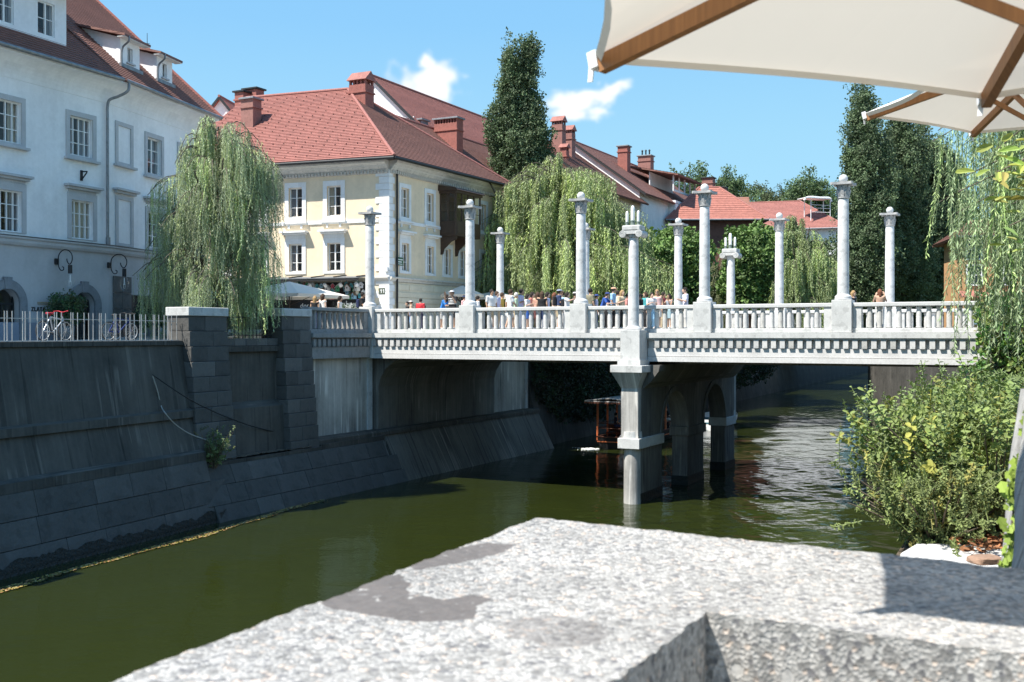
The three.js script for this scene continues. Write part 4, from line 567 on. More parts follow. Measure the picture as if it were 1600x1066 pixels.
  const E0 = ax(-oh, -oh), E1 = ax(-oh, 13), E2 = ax(15, -oh), E3 = ax(15, 13), K = ax(6.9, 6.3), K2 = ax(14.4, 6.3), RYY = 22.5;
  const p3 = (q, y) => [q[0], y, q[1]];
  roofSlab(h, [p3(E2, ev), p3(E0, ev), p3(K, RYY), p3(K2, RYY)], MT.roof); roofSlab(h, [p3(E0, ev), p3(E1, ev), p3(K, RYY)], MT.roofOldShaded, .14); roofSlab(h, [p3(E1, ev), p3(E3, ev), p3(K2, RYY), p3(K, RYY)], MT.roof);  // river-side hip end takes the darker tiles, its shade put into the colour
  part(h, 'gable_wall', tri([[p3(ax(14, 0), 7.1), p3(ax(14, 12.4), 7.1), p3(ax(14, 12.4), 16.8), p3(K2, RYY - .2), p3(ax(14, 0), 16.8)]]), MT.yellow); part(h, 'rear_wall', tri([[p3(ax(14, 12.4), 7.1), p3(ax(0, 12.4), 7.1), p3(ax(0, 12.4), 16.8), p3(ax(14, 12.4), 16.8)]]), MT.yellow);
  part(h, 'soffit', tri([[p3(E2, ev - .1), p3(E0, ev - .1), p3(ax(0, 0), ev - .1), p3(ax(15, 0), ev - .1)], [p3(E0, ev - .1), p3(E1, ev - .1), p3(ax(0, 13), ev - .1), p3(ax(0, 0), ev - .1)]]), MT.woodDark);
  for (const [a, b, r] of [[p3(E0, ev + .02), p3(K, RYY + .04), .1], [p3(K, RYY + .04), p3(K2, RYY + .04), .11], [p3(E1, ev + .02), p3(K, RYY + .04), .1]]) part(h, 'ridge_tiles', bar(a, b, r, 8), MT.ridge);
  part(h, 'gutter', [bar(p3(E2, ev - .1), p3(E0, ev - .1), .09, 8), bar(p3(E0, ev - .1), p3(E1, ev - .1), .09, 8)], MT.darkMetal);
  { const gs = [], f = (t, s, y) => p3(ax(t, s), y); for (let r = 0; r < 15; r++) for (let i = 0; i < 22; i++) { const k = (r + .8) / 16, t = -oh + k * (6.9 + oh) + .3 + i * .72 + (r & 1) * .36, s = -oh + k * (6.3 + oh); if (t > 14.3) continue; gs.push(T(new THREE.BoxGeometry(.045, .06, .05), ...f(t, s, ev + k * (RYY - ev) + .075))); } part(h, 'snow_guards', gs, mat([.06, .025, .022])).userData.kind = 'stuff'; }
  chimney(h, ...at(565, 0, 67.2).filter((_, i) => i !== 1).map((v, i) => i ? -v : v), 19.6, 22.6, 1.25, .95, MT.brick, 'tile');
  chimney(h, (393 - 800) / FPX * 66.8, 66.8, 19.2, 21.6, .95, .8, MT.brickOld, 'slab'); chimney(h, (380 - 800) / FPX * 72, 72, 20, 23.2, .75, .8, MT.brick, 'dark'); chimney(h, (397 - 800) / FPX * 72.5, 72.5, 20, 23.5, 1.1, .8, MT.brick, 'dark'); chimney(h, (411 - 800) / FPX * 71, 71, 20, 22.6, .7, .7, MT.brick, 'dark');
}
// ---------- houses behind ----------
function gableHouse(name, label, u, v0, len, half, eave, ridge, wm, rm, turn = 0, o = {}) {   // ridge runs away along the river
  const h = thing(name, label, 'house', null, Bp(u, 0, v0), BTURN + turn);
  part(h, 'wall', prismZ([[-half, 6], [half, 6], [half, eave], [0, ridge - .25], [-half, eave]], -len, 0), wm);
  const k = (ridge - eave) / half, e = o.over ?? .7; for (const s of [-1, 1]) roofSlab(h, [[0, ridge, .35], [0, ridge, -len - .35], [s * (half + e), eave - k * e, -len - .35], [s * (half + e), eave - k * e, .35]], rm);
  part(h, 'ridge_tiles', bar([0, ridge + .03, .37], [0, ridge + .03, -len - .37], .11, 8), MT.ridge); for (const s of [-1, 1]) part(h, 'verge_board', beam([s * .02, ridge - .12, .33], [s * (half + e), eave - k * e - .12, .33], .06, .2), o.verge || MT.darkMetal);
  h.userData.k = k; return h;
}
function skylight(h, x, y, z, k) { const g = new THREE.Group(); g.name = 'skylight'; g.position.set(x, y, z); g.rotation.z = -Math.atan(k); h.add(g); part(g, 'frame', [box(-.5, .5, 0, .12, -.35, -.28), box(-.5, .5, 0, .12, .28, .35), box(-.5, -.43, 0, .12, -.28, .28), box(.43, .5, 0, .12, -.28, .28)], MT.galv); part(g, 'pane', box(-.43, .43, .06, .07, -.28, .28), mat([.05, .06, .07], { rough: .08 })); }
function smallWin(parent, x, y, z, w, hh, turn = 0) { const g = new THREE.Group(); g.name = 'window'; g.position.set(x, y, z); g.rotation.y = turn; parent.add(g); part(g, 'frame', [box(-w / 2 - .1, w / 2 + .1, -hh / 2 - .1, -hh / 2, 0, .08), box(-w / 2 - .1, w / 2 + .1, hh / 2, hh / 2 + .1, 0, .08), box(-w / 2 - .1, -w / 2, -hh / 2, hh / 2, 0, .08), box(w / 2, w / 2 + .1, -hh / 2, hh / 2, 0, .08), box(-.04, .04, -hh / 2, hh / 2, .01, .06), box(-w / 2, w / 2, -.03, .03, .01, .06)], MT.frame); for (const s of [-1, 1]) part(g, 'pane', cached('sw' + w + hh, () => new THREE.PlaneGeometry(w / 2 - .04, hh)), mat2, [s * w / 4, 0, .02]); return g; }
const mat2 = mat([.02, .024, .03], { rough: .05 });
{
  const b = gableHouse('gabled_house', 'tall white gabled house with long red roof behind the yellow house', -15.9, 23.3, 30, 9, 17.8, 26.3, MT.white, MT.roof);
  smallWin(b, 3.3, 22.4, .02, .6, .9);
  skylight(b, 5.6, 26.3 - 5.6 * b.userData.k + .05, -9, b.userData.k); skylight(b, 6.8, 26.3 - 6.8 * b.userData.k + .05, -19, b.userData.k);
  const c = gableHouse('terrace_house', 'lower old red roof with brick chimney stepping behind the yellow house', -11.2, 17.6, 24, 6.6, 16.6, 22.1, MT.white, MT.roofOldShaded, 0, { verge: MT.whiteTrim });
  skylight(c, 2.2, 22.1 - 2.2 * c.userData.k + .05, -4.2, c.userData.k);
  for (const [x, z] of [[5.2, -10.5]]) { const y = 22.1 - x * c.userData.k; part(c, 'dormer', [prismZ([[-.8, 0], [.8, 0], [0, .9]], -2.5, .3).rotateY(Math.PI / 2)], MT.roofBright, [x + .4, y + .35, z]); part(c, 'dormer_face', prismZ([[-.65, -.8], [.65, -.8], [.65, 0], [0, .7], [-.65, 0]], 0, .04).rotateY(Math.PI / 2), MT.white, [x + .62, y + .4, z]); }
  chimney(c, (701 - 800) / FPX * 78, 78, 18, 22.3, 1.9, .9, MT.brick, 'slots'); chimney(c, (654 - 800) / FPX * 79, 79, 20.5, 22.4, 1.1, .9, MT.stoneTrim, 'slots');
  // rear left roofs
  const d = gableHouse('rear_house', 'red hip roofs rising behind the left willow and chimneys', ...inB((345 - 800) / FPX * 92, 92), 12, 7, 19, 27.4, MT.white, MT.roofBright, .35);
  const d2 = gableHouse('rear_house', 'small red gable peeking over the ridge of the yellow house', ...inB((443 - 800) / FPX * 88, 88), 12, 3.5, 23.8, 26.4, MT.white, MT.roofBright, 1.3);
  // further along the left bank
  const e = gableHouse('riverside_house', 'pale riverside house with red roof and brick chimneys above the big willow', -10.6, 48, 24, 6.6, 20.2, 25.0, MT.white, MT.roofOldShaded);
  part(e, 'side_wing', box(6.6, 7.3, 7, 20, -23, -8), MT.white); for (const [z, y] of [[-10, 16.5], [-14, 16.5], [-18, 16.5]]) smallWin(e, 7.32, y, z, 1.1, 1.8, Math.PI / 2);
  part(e, 'dormer_front', [box(7.0, 7.1, 20.9, 21.1, -15, -8), ...[0, 1, 2, 3, 4].map(i => box(7.0, 7.1, 21.1, 22.4, -15 + i * 1.7, -14.8 + i * 1.7))], MT.whiteTrim); part(e, 'dormer_back', box(4.6, 4.7, 20.9, 22.9, -15, -8), MT.white); roofSlab(e, [[7.7, 22.45, -7.5], [7.7, 22.45, -15.5], [2.5, 23.6, -15.5], [2.5, 23.6, -7.5]], MT.roofOldShaded, .12, 'dormer_roof');
  part(e, 'downpipe', [cyl(.07, .07, 11, 8, 7.4, 8, -12)], MT.darkMetal);
  const e0 = gableHouse('low_gable_house', 'cream gabled house with a red roof half hidden by the big willow', -10.6, 38, 10.2, 6.6, 19.3, 24.1, MT.yellow, MT.roofOldShaded);
  chimney(e0, (873 - 800) / FPX * 92, 92, 19, 25.0, 1.0, .8, MT.brickOld, 'tile'); chimney(e0, (889 - 800) / FPX * 95, 95, 19, 24.8, .9, .8, MT.brickOld, 'tile'); chimney(e0, (882 - 800) / FPX * 91, 91, 19, 22.6, .6, .6, MT.brick, 'tile');
  chimney(e, (975 - 800) / FPX * 104, 104, 20, 25.2, 1.0, .9, MT.brick, 'slab'); chimney(e, (1009 - 800) / FPX * 112, 112, 20, 25.6, 1.4, 1, MT.brickOld, 'pots');
  const hip = (name, label, px, py, Z, hw, hd, rise, rl, wm, rm, turn, rm2) => { const [X, Y, zz] = at(px, py, Z), h = thing(name, label, 'house', null, [X, 0, zz], BTURN + turn), ev = Y - rise; part(h, 'wall', box(-hw + .7, hw - .7, 6, ev, -hd + .7, hd - .7), wm); const a = [-rl, Y, 0], b2 = [rl, Y, 0], q = [[-hw, ev, hd], [hw, ev, hd], [hw, ev, -hd], [-hw, ev, -hd]]; roofSlab(h, [q[0], q[1], b2, a], rm); roofSlab(h, [q[1], q[2], b2], rm2 || rm); roofSlab(h, [q[2], q[3], a, b2], rm); roofSlab(h, [q[3], q[0], a], rm); for (const [s, t] of [[q[1], b2], [q[0], a], [a, b2]]) part(h, 'ridge_tiles', bar(s, t, .11, 6), MT.ridge); part(h, 'gutter', [bar([-hw, ev - .05, hd], [hw, ev - .05, hd], .1, 6), bar([hw, ev - .05, hd], [hw, ev - .05, -hd], .1, 6)], MT.zinc); return [h, ev, Y]; };
  const mossy = mat([.26, .12, .085], { map: TX.stone, m: 6, k: .7, bump: TX.tileBump, bs: .035, bm: 3.1 });
  const [g1, ev1, y1] = hip('brick_house', 'red brick house with mossy hip roof and dark dormer', 1108, 293, 107, 4.9, 5, 3.7, 1.0, mat([.17, .075, .055], { map: TX.stone, m: 2, k: .7 }), MT.roofBright, .45, mossy);
  part(g1, 'dormer', prismZ([[-1, 0], [1, 0], [0, 1.5]], -3, .3).rotateY(Math.PI / 2), mossy, [3.6, ev1 + 1.2, .2]); part(g1, 'dormer_window', prismZ([[-.8, -.9], [.8, -.9], [.8, .1], [0, 1.1], [-.8, .1]], 0, .05).rotateY(Math.PI / 2), mat2, [3.75, ev1 + 1.2, .2]);
  chimney(g1, (1107 - 800) / FPX * 108, 108, y1 - 1.5, y1 + 1.0, 1.1, .9, MT.brickOld, 'dark'); chimney(g1, (1127 - 800) / FPX * 110, 110, y1 - 2, y1 + .3, .9, .9, MT.brickOld, 'dark');
  for (const z of [-2, 1]) smallWin(g1, 4.22, ev1 - 3, z, 1.1, 1.7, Math.PI / 2);
  hip('long_house', 'long red hip roofed house farthest along the left bank', 1206, 316, 142, 9.5, 6.5, 4.2, 3.6, MT.white, MT.roof, .2);
  const [g3] = hip('ochre_house', 'ochre house with red roof glimpsed through the hanging willow', 1534, 346, 78, 2.6, 4, 1.4, .8, mat([.48, .27, .13], { map: TX.plaster, m: 3, k: .87 }), MT.roofOldShaded, .3);
  for (const y of [8.5, 11.2, 13]) for (const x of [-1.3, .6]) smallWin(g3, x, y, 3.32, .9, 1.3); part(g3, 'awning', slab([[-2.4, 10.1, 3.35], [2.4, 10.1, 3.35], [2.4, 9.7, 4.2], [-2.4, 9.7, 4.2]], .08), MT.roofBright);
}

// ================= TREES AND PLANTS =================
const O3 = new THREE.Object3D(), TC = new THREE.Color();
function scatter(parent, name, geo, m, items) {            // items: [x, y, z, rx, ry, rz, s, r, g, b]
  const im = new THREE.InstancedMesh(geo, m, items.length); im.name = name; im.userData.kind = 'stuff'; im.castShadow = im.receiveShadow = true;
  items.forEach((q, i) => { O3.position.set(q[0], q[1], q[2]); O3.rotation.set(q[3], q[4], q[5]); O3.scale.setScalar(q[6]); O3.updateMatrix(); im.setMatrixAt(i, O3.matrix); im.setColorAt(i, TC.setRGB(q[7], q[8], q[9])); });
  parent.add(im); return im;
}
const leafShape = (l, w, b = .12) => tri([[[0, 0, 0], [w / 2, b * l * .5, -l * .42], [0, 0, -l], [-w / 2, b * l * .5, -l * .42]]]);
const ovalLeaf = (l, w) => { const p = []; for (let i = 0; i < 8; i++) { const a = i / 8 * 2 * Math.PI; p.push([Math.sin(a) * w / 2 * (1 - .25 * Math.cos(a)), -.12 * l * Math.cos(a) ** 2, -l / 2 + Math.cos(a) * l / 2]); } return tri([p]); };
function clump(n, leaf, rad, seed) { const R = rng(seed), gs = []; for (let i = 0; i < n; i++) { const d = V3(R() - .5, R() - .5, R() - .5).normalize().multiplyScalar(rad * Math.cbrt(R())); gs.push(leaf.clone().rotateX((R() - .6) * 2.2).rotateZ((R() - .5) * 1.6).rotateY(R() * 6.3).translate(d.x, d.y, d.z)); } return prep(gs); }
function strandGeo(len, n, ll, lw, seed) {
  const R = rng(seed), gs = [], bx = (R() - .5) * .25, bz = (R() - .5) * .25, P = t => [bx * t * t * len + .02 * Math.sin(t * 9 + seed), -len * t, bz * t * t * len + .02 * Math.cos(t * 7 + seed)];
  for (let i = 0; i < n; i++) { const t = (i + R()) / n, p = P(t), g = leafShape(ll * (.7 + .5 * R()), lw * (.8 + .5 * R())); gs.push(g.rotateX(-.5 - .75 * R()).rotateZ((R() - .5) * .5).rotateY(R() * 6.3).translate(...p)); }
  for (let i = 0; i < 6; i++) gs.push(bar(P(i / 6), P((i + 1) / 6), .005, 3)); return prep(gs);
}
const LEAF = { willow: leafMat([1, 1, 1], .38), broad: leafMat([1, 1, 1], .28) };
const limbGeo = pts => { const gs = []; for (let i = 0; i + 1 < pts.length; i++) gs.push(bar(pts[i].slice(0, 3), pts[i + 1].slice(0, 3), pts[i][3], 8, pts[i + 1][3])); return gs; };
function willow(label, pos, o, seed) {
  const R = rng(seed), g = thing('willow_tree', label, 'tree', null, pos), { top, r, trunkH, n = 60, per = 24, len = 2, low, col, tr = .28, shape = t => 1, ll = .11, lw = .02, leaves = 46, min = -9, flat: fl = .9, squash = 1, off = [0, 0], clus = 18 } = o;
  const lean = (R() - .5) * .6, CL = [...Array(clus)].map((_, i) => [Math.pow((i + R()) / clus, o.bias || .8), i * 2.4 + R() * .6, .72 + .42 * R(), .8 + .4 * R()]), gs = limbGeo([[0, -.3, 0, tr * 1.25], [lean * .2, trunkH * .5, .1, tr], [lean * .5, trunkH, .0, tr * .8]]), bs = [], items = [];
  for (let i = 0; i < 9; i++) { const a = i / 9 * 6.283 + R(), rr = r * (.25 + .35 * R()), y = lerp(trunkH, top, .55 + .4 * R()); bs.push([Math.cos(a) * rr, y, Math.sin(a) * rr * squash, a]); gs.push(...limbGeo([[lean * .5, trunkH * (.8 + .2 * R()), 0, tr * .5], [Math.cos(a) * rr * .35, lerp(trunkH, y, .5), Math.sin(a) * rr * .35, tr * .32], [Math.cos(a) * rr, y, Math.sin(a) * rr, tr * .12]])); }
  for (let i = 0; i < n; i++) {
    const K = CL[R() * clus | 0], h = clamp(K[0] + (R() - .5) * .10), y0 = lerp(low, top - .3, h), a = K[1] + (R() + R() - 1) * .75, env = r * shape(h), R0 = env * (.05 + .25 * R()), R1 = env * K[2] * (.72 + .32 * R()), rise = .35 + .7 * R(), pts = [], tone = K[3] * (.8 + .4 * R()), wob = (R() - .5) * .8;
    for (let k = 0; k <= 6; k++) { const t = k / 6, rr = lerp(R0, R1, t), aa = a + wob * t * .4; pts.push([Math.cos(aa) * rr + off[0] * clamp(y0 / 3), y0 + rise * Math.sin(t * 2.2) - fl * t * t * t, Math.sin(aa) * rr * squash + off[1] * clamp(y0 / 3), lerp(.035, .012, t)]); }
    gs.push(...limbGeo(pts));
    for (let k = 0; k < per; k++) { const t = .12 + .88 * Math.pow(R(), .7), f = t * 6, q = Math.min(5, f | 0), p = pts[q].map((v, j) => lerp(v, pts[q + 1][j], f - q)), s = len * (.55 + .75 * R()) / 2, yy = p[1] + .1 * (R() - .5), c = tone * (.7 + .6 * R()), mx = R() < .22 ? 1.35 : 1; if (yy - 2 * s < min) continue; items.push([p[0] + (R() - .5) * .35, yy, p[2] + (R() - .5) * .35, (R() - .5) * .22, R() * 6.28, (R() - .5) * .22, s, col[0] * c * mx, col[1] * c * mx, col[2] * c]); }
  }
  part(g, 'trunk', gs, MT.bark); scatter(g, 'crown', cached('st' + [leaves, ll, lw, seed % 3], () => strandGeo(2, leaves, ll, lw, seed % 3 + 1)), LEAF.willow, items); return g;
}
function blobTree(name, label, foot, Z, blobs, o = {}) {     // blobs in photo pixels [x, y, rx, ry] at about that depth
  const { col = [.05, .085, .03], size = .42, dens = 9, leaf = .2, lw = .13, per = 16, seed = 1, tr = .25, zr = 1, group } = o, R = rng(seed * 13 + 5), s = Z / FPX, p0 = at(foot[0], foot[1], Z), g = thing(name, label, 'tree', group, p0), items = [], gs = [], top = [];
  for (const [bx, by, brx, bry, bz = 0] of blobs) {
    const c = at(bx, by, Z), cx = c[0] - p0[0], cy = c[1] - p0[1], rx = brx * s * 1.12, ry = bry * s * 1.08, rz = rx * zr, nn = Math.round(1.9 * dens * (rx * ry * 4 + rx * rz) * 1.3); top.push([cx, cy, bz]);
    const sr = o.bough || .85, nb = Math.max(5, Math.round((rx * ry * 4 + rx * rz) * 2.6 / (sr * sr * 2.2)));
    if (!o.plain) for (let b = 0; b < nb; b++) { const y = R() * 2 - 1, a = R() * 6.283, q = Math.sqrt(1 - y * y), k = .62 + .42 * R(), bx2 = cx + Math.cos(a) * q * rx * k, by2 = cy + y * ry * k, bz2 = bz + Math.sin(a) * q * rz * k, t = .75 + .5 * R(), s1 = sr * (.6 + .7 * R()), m = Math.round(dens * 3.1 * (.7 + .5 * R())); for (let i = 0; i < m; i++) { const d = V3(R() * 2 - 1, R() * 2 - 1, R() * 2 - 1).normalize().multiplyScalar(Math.cbrt(R()) * s1), c2 = t * (.75 + .5 * R()); items.push([bx2 + d.x, by2 + d.y * (o.tall || 1.25), bz2 + d.z, R() * 6, R() * 6, R() * 6, size * (.5 + .5 * R()), col[0] * c2, col[1] * c2, col[2] * c2]); } }
    else for (let i = 0; i < nn; i++) { const d = V3(R() * 2 - 1, R() * 2 - 1, R() * 2 - 1).normalize(), k = Math.pow(.30 + .70 * R(), .5) * (1 + .12 * (R() - .5)), lump = .58 + .80 * n2(d.x * 3.1 + bx, d.y * 3.4 + d.z * 2.6 + by, 2, seed), c2 = (.65 + .6 * R()); items.push([cx + d.x * rx * k * lump, cy + d.y * ry * k * lump, bz + d.z * rz * k * lump, R() * 6, R() * 6, R() * 6, size * (.7 + .6 * R()), col[0] * c2 * (R() < .15 ? 1.5 : 1), col[1] * c2 * (R() < .15 ? 1.3 : 1), col[2] * c2]); }
  }
  gs.push(...limbGeo([[0, -.4, 0, tr * 1.3], [.1, 1.2, 0, tr], [top[0][0] * .5, top[0][1] * .6, 0, tr * .7]])); for (const t of top) gs.push(...limbGeo([[t[0] * .25, t[1] * .35, 0, tr * .5], [t[0] * .7, t[1] * .75, t[2] * .6, tr * .3], [t[0], t[1] + .6, t[2], tr * .1]]));
  part(g, 'trunk', gs, MT.bark); scatter(g, 'crown', cached('cl' + [per, leaf, lw], () => clump(per, ovalLeaf(leaf / .42, lw / .42), 1, 3)), LEAF.broad, items); return g;
}
{
  // left street willow
  const wp = Bp(-1.7, 7, -8.7);
  willow('tall weeping willow on the street before the yellow house', wp, { top: 8.9, r: 3.35, trunkH: 3.4, n: 175, per: 25, len: 2.1, low: 1.3, min: -.4, tr: .2, bias: 1, clus: 34, col: [.40, .47, .28], shape: h => Math.sqrt(Math.max(.15, 1 - Math.pow(h, 5))) * (.86 + .14 * Math.sin(h * 9)), lw: .024, ll: .12 }, 3);
  willow('broad bright weeping willow beyond the bridge left end', Bp(-1.3, 6.9, 20.5), { top: 11.5, r: 7.2, bias: 1.1, trunkH: 3.5, n: 260, per: 30, len: 3.2, low: 2.5, min: -1.5, tr: .35, off: [1.7, .9], clus: 34, col: [.34, .41, .18], shape: h => Math.sqrt(Math.max(.08, 1 - Math.pow(h, 2.6))), lw: .034, ll: .15 }, 7);
  { const p = at(1248, 520, 84); willow('rounded pale weeping willow beyond the far lamp column', [p[0], 6.6, p[2]], { top: 9.4, r: 3.9, bias: 1.1, trunkH: 2.5, n: 150, per: 26, len: 2.6, low: 1.4, min: -1, tr: .25, clus: 26, col: [.34, .42, .19], shape: h => Math.sqrt(Math.max(.08, 1 - Math.pow(h, 2.6))), lw: .036, ll: .16 }, 10); }
  { const p = at(1125, 520, 88); willow('small dull willow between the columns of the bridge', [p[0], 6.6, p[2]], { top: 6.2, r: 3.4, bias: 1.1, trunkH: 2, n: 90, per: 24, len: 2.4, low: 1, min: -1, tr: .2, col: [.21, .25, .11], shape: h => Math.sqrt(Math.max(.05, 1 - h * h * .95)), lw: .036, ll: .16 }, 13); }
  willow('weeping willow trailing long strands over the bridge right end', [17.6, 7.0, -27], { top: 9.4, r: 5.2, bias: 1, clus: 70, trunkH: 3.2, n: 380, per: 26, len: 3.2, low: 1.2, min: -1.4, tr: .3, col: [.30, .39, .20], shape: h => .85 + .3 * Math.sin(h * 3), lw: .020, ll: .105, leaves: 54, fl: 1.6 }, 16);
  // columnar trees
  const dk = [.10, .155, .062];
  blobTree('columnar_tree', 'tall dark columnar tree standing alone behind the yellow house', [815, 520], 80, [[814, 110, 13, 48], [813, 150, 21, 48], [812, 190, 29, 48], [813, 235, 35, 48], [815, 285, 33, 36], [799, 92, 6, 34], [828, 88, 7, 36], [776, 178, 6, 16], [782, 225, 13, 38], [846, 230, 11, 48], [812, 320, 34, 36]], { col: dk, seed: 2, dens: 8.5, bough: .8, tall: 1.5, size: .42, zr: .8 });
  const G = 'columnar trees on the right bank beyond the bridge';
  blobTree('columnar_tree', 'tallest of the dark columnar trees beyond the bridge columns', [1358, 540], 86, [[1346, 190, 16, 50], [1352, 240, 26, 60], [1350, 320, 32, 90], [1356, 400, 36, 85], [1340, 440, 26, 60], [1368, 300, 26, 80], [1345, 155, 8, 18]], { col: dk, seed: 3, dens: 8, tall: 1.5, size: .42, tr: .3, group: G });
  blobTree('columnar_tree', 'dark columnar tree with a forked crown beside the tallest one', [1412, 540], 90, [[1402, 235, 16, 50], [1410, 300, 30, 90], [1400, 400, 38, 90], [1420, 380, 34, 90], [1418, 230, 10, 38], [1404, 200, 7, 18]], { col: dk, seed: 4, dens: 8, tall: 1.5, size: .42, tr: .3, group: G });
  blobTree('columnar_tree', 'dark columnar tree closest to the trailing willow strands', [1455, 540], 92, [[1434, 240, 12, 52], [1440, 310, 24, 90], [1450, 400, 34, 90], [1462, 330, 24, 90], [1460, 240, 9, 40], [1482, 390, 30, 100], [1485, 300, 12, 50]], { col: dk.map(c => c * .9), seed: 5, dens: 8, tall: 1.5, size: .42, tr: .3, group: G });
  // leafy trees along the far left bank
  blobTree('leafy_tree', 'bright green leafy tree between the first lamp column and column', [1040, 520], 80, [[1035, 420, 40, 46], [1062, 440, 34, 40], [1010, 440, 30, 40], [1050, 392, 26, 26], [1085, 430, 24, 36], [1088, 395, 16, 22]], { col: [.13, .225, .045], seed: 6, leaf: .3, lw: .2, dens: 7, size: .5 });
  blobTree('leafy_tree', 'bright green leafy tree beside the far lamp column', [1180, 520], 84, [[1178, 420, 30, 48], [1195, 400, 22, 34], [1165, 440, 30, 40], [1150, 395, 16, 22], [1200, 440, 26, 40]], { col: [.12, .21, .042], seed: 7, leaf: .3, lw: .2, dens: 7, size: .5 });
  blobTree('leafy_tree', 'dark leafy tree filling the gap under the big willow', [960, 520], 82, [[960, 440, 40, 50], [920, 450, 40, 45]], { col: [.08, .125, .045], seed: 8, dens: 6, size: .55 });
  blobTree('leafy_tree', 'dark leafy tree low behind the pale round willow', [1290, 520], 98, [[1290, 440, 30, 50], [1230, 450, 40, 40]], { col: [.08, .125, .045], seed: 9, dens: 6, size: .55 });
  const HT = 'treetops behind the far red roofs', hc = [.085, .145, .045];
  blobTree('distant_tree', 'round green treetop left of the dark chimney', [1085, 420], 165, [[1082, 288, 24, 20], [1098, 300, 20, 18], [1068, 300, 12, 10]], { col: hc, seed: 11, dens: 6, bough: 1.5, size: .7, leaf: .22, tr: .4, group: HT });
  blobTree('distant_tree', 'ragged green treetop right of the dark chimney', [1140, 420], 165, [[1132, 290, 12, 18], [1150, 296, 14, 14], [1155, 312, 22, 18]], { col: hc, seed: 12, dens: 6, bough: 1.5, size: .7, tr: .4, group: HT });
  blobTree('distant_tree', 'low green treetop above the long red roof', [1200, 420], 175, [[1196, 308, 18, 8], [1215, 314, 26, 10]], { col: [.08, .11, .035], seed: 13, dens: 6, bough: 1.5, size: .7, tr: .4, group: HT });
  blobTree('distant_tree', 'broad dark treetop behind the roof with the steel frame', [1268, 420], 165, [[1262, 298, 24, 20], [1280, 310, 28, 22], [1245, 308, 12, 12], [1292, 330, 22, 24]], { col: hc, seed: 14, dens: 6, bough: 1.5, size: .7, tr: .4, group: HT });
  // trees lining both banks farther up the river
  const row = (side, u, v, h, r, seed) => { const p = Bp(u, 0, v), Z = -p[2], k = FPX / Z, px = 800 + p[0] * k; blobTree('bank_tree', side + ' bank tree ' + ({ 72: 'just past', 98: 'beyond', 130: 'well beyond', 175: 'far beyond' })[Math.abs(v)] + ' the bend of the columnar trees', [px, HOR + .1 * k], Z, [[px, HOR - h * .55 * k, r * k, h * .38 * k], [px - r * .5 * k, HOR - h * .4 * k, r * .7 * k, h * .3 * k], [px + r * .5 * k, HOR - h * .45 * k, r * .7 * k, h * .32 * k]], { col: [.05, .085, .03], seed, dens: 4.5, bough: 1.7, size: .95, leaf: .26, tr: .4, group: 'trees lining the river farther up' }); };
  [72, 98, 130, 175].forEach((v, i) => { row('left', -7 - i, v, 11, 5.5, 101 + i); row('right', 17 - i * 1.5, v, 14, 6, 111 + i); });
  // creepers on the far wall, seen under the bridge
  const cr = (label, u, v, r, h, y, seed, c, dn = 8, wd = .9) => { const g = thing('wall_creeper', label, 'creeper', null, Bp(u, y, v), BTURN), R = rng(seed), it = []; for (let i = 0; i < r * h * dn * 9; i++) { const a = R() * 6.28, k = Math.sqrt(R()); it.push([(R() - .3) * wd + (R() < .3 ? R() * .6 : 0), Math.sin(a) * k * h, Math.cos(a) * k * r, R() * 6, R() * 6, R() * 6, .34 * (.7 + .6 * R()), ...c.map(x => x * (.6 + .8 * R()))]); } part(g, 'stem', limbGeo([[0, -h, 0, .06], [.05, 0, .3, .04], [0, h * .8, -.2, .02]]), MT.bark); scatter(g, 'leaves', cached('clc', () => clump(14, ovalLeaf(.5, .34), 1, 3)), LEAF.broad, it); return g; };
  cr('dark creeper hanging on the far wall behind the wooden boat', .3, 25, 8, 3.0, 4.2, 41, [.03, .05, .02]); cr('dark bush overhanging the far wall past the bridge pier', 1.2, 62, 16, 2.6, 4.6, 42, [.035, .06, .02], 3);
  cr('glossy green creeper covering the right end of the bridge', 27.95, -1.0, 1.6, 1.7, 6.7, 43, [.14, .23, .04], 30, 2.2);
  // shrub rooted in the river wall
  const tw = (l, n, seed, ll = .05, lw = .032) => { const R = rng(seed), gs = [bar([0, 0, 0], [0, l, 0], .004, 3)]; for (let i = 0; i < n; i++) { const y = l * (.15 + .85 * i / n); gs.push(ovalLeaf(ll * (.7 + .6 * R()), lw * (.7 + .6 * R())).rotateX((R() - .5) * 1.4).rotateY(i * 2.4 + R()).translate(0, y, 0)); } return prep(gs); };
  const shrub = (name, label, cat, pos, stems, o) => {
    const { h = 1, spread = .6, twig, col, seed, tilt = [0, 0], per = 8, s = 1, kick = .25 } = o, R = rng(seed), g = thing(name, label, cat, null, pos), gs = [], it = [];
    for (let i = 0; i < stems; i++) { const a = R() * 6.28, L = h * (.55 + .5 * R()), dx = Math.cos(a) * spread * R() + tilt[0], dz = Math.sin(a) * spread * R() + tilt[1], bx = Math.cos(a) * .15 * spread, bz = Math.sin(a) * .15 * spread, P = t => [bx + dx * t * (.6 + .4 * t), L * t - .3 * (Math.hypot(dx, dz)) * t * t * .35, bz + dz * t * (.6 + .4 * t)], pts = [0, .25, .5, .75, 1].map(t => [...P(t), lerp(.018, .004, t) * s]); gs.push(...limbGeo(pts)); for (let k = 0; k < per; k++) { const t = .18 + .82 * R(), p = P(t), c = .7 + .6 * R(), br = R(); it.push([p[0] + (R() - .5) * kick, p[1] + (R() - .5) * kick, p[2] + (R() - .5) * kick, (R() - .5) * 2.2, R() * 6.3, (R() - .5) * 2.2, .7 + .7 * R(), ...col.map((x, j) => x * c * (br < .1 ? [1.6, 1.2, .9][j] : 1))]); } }
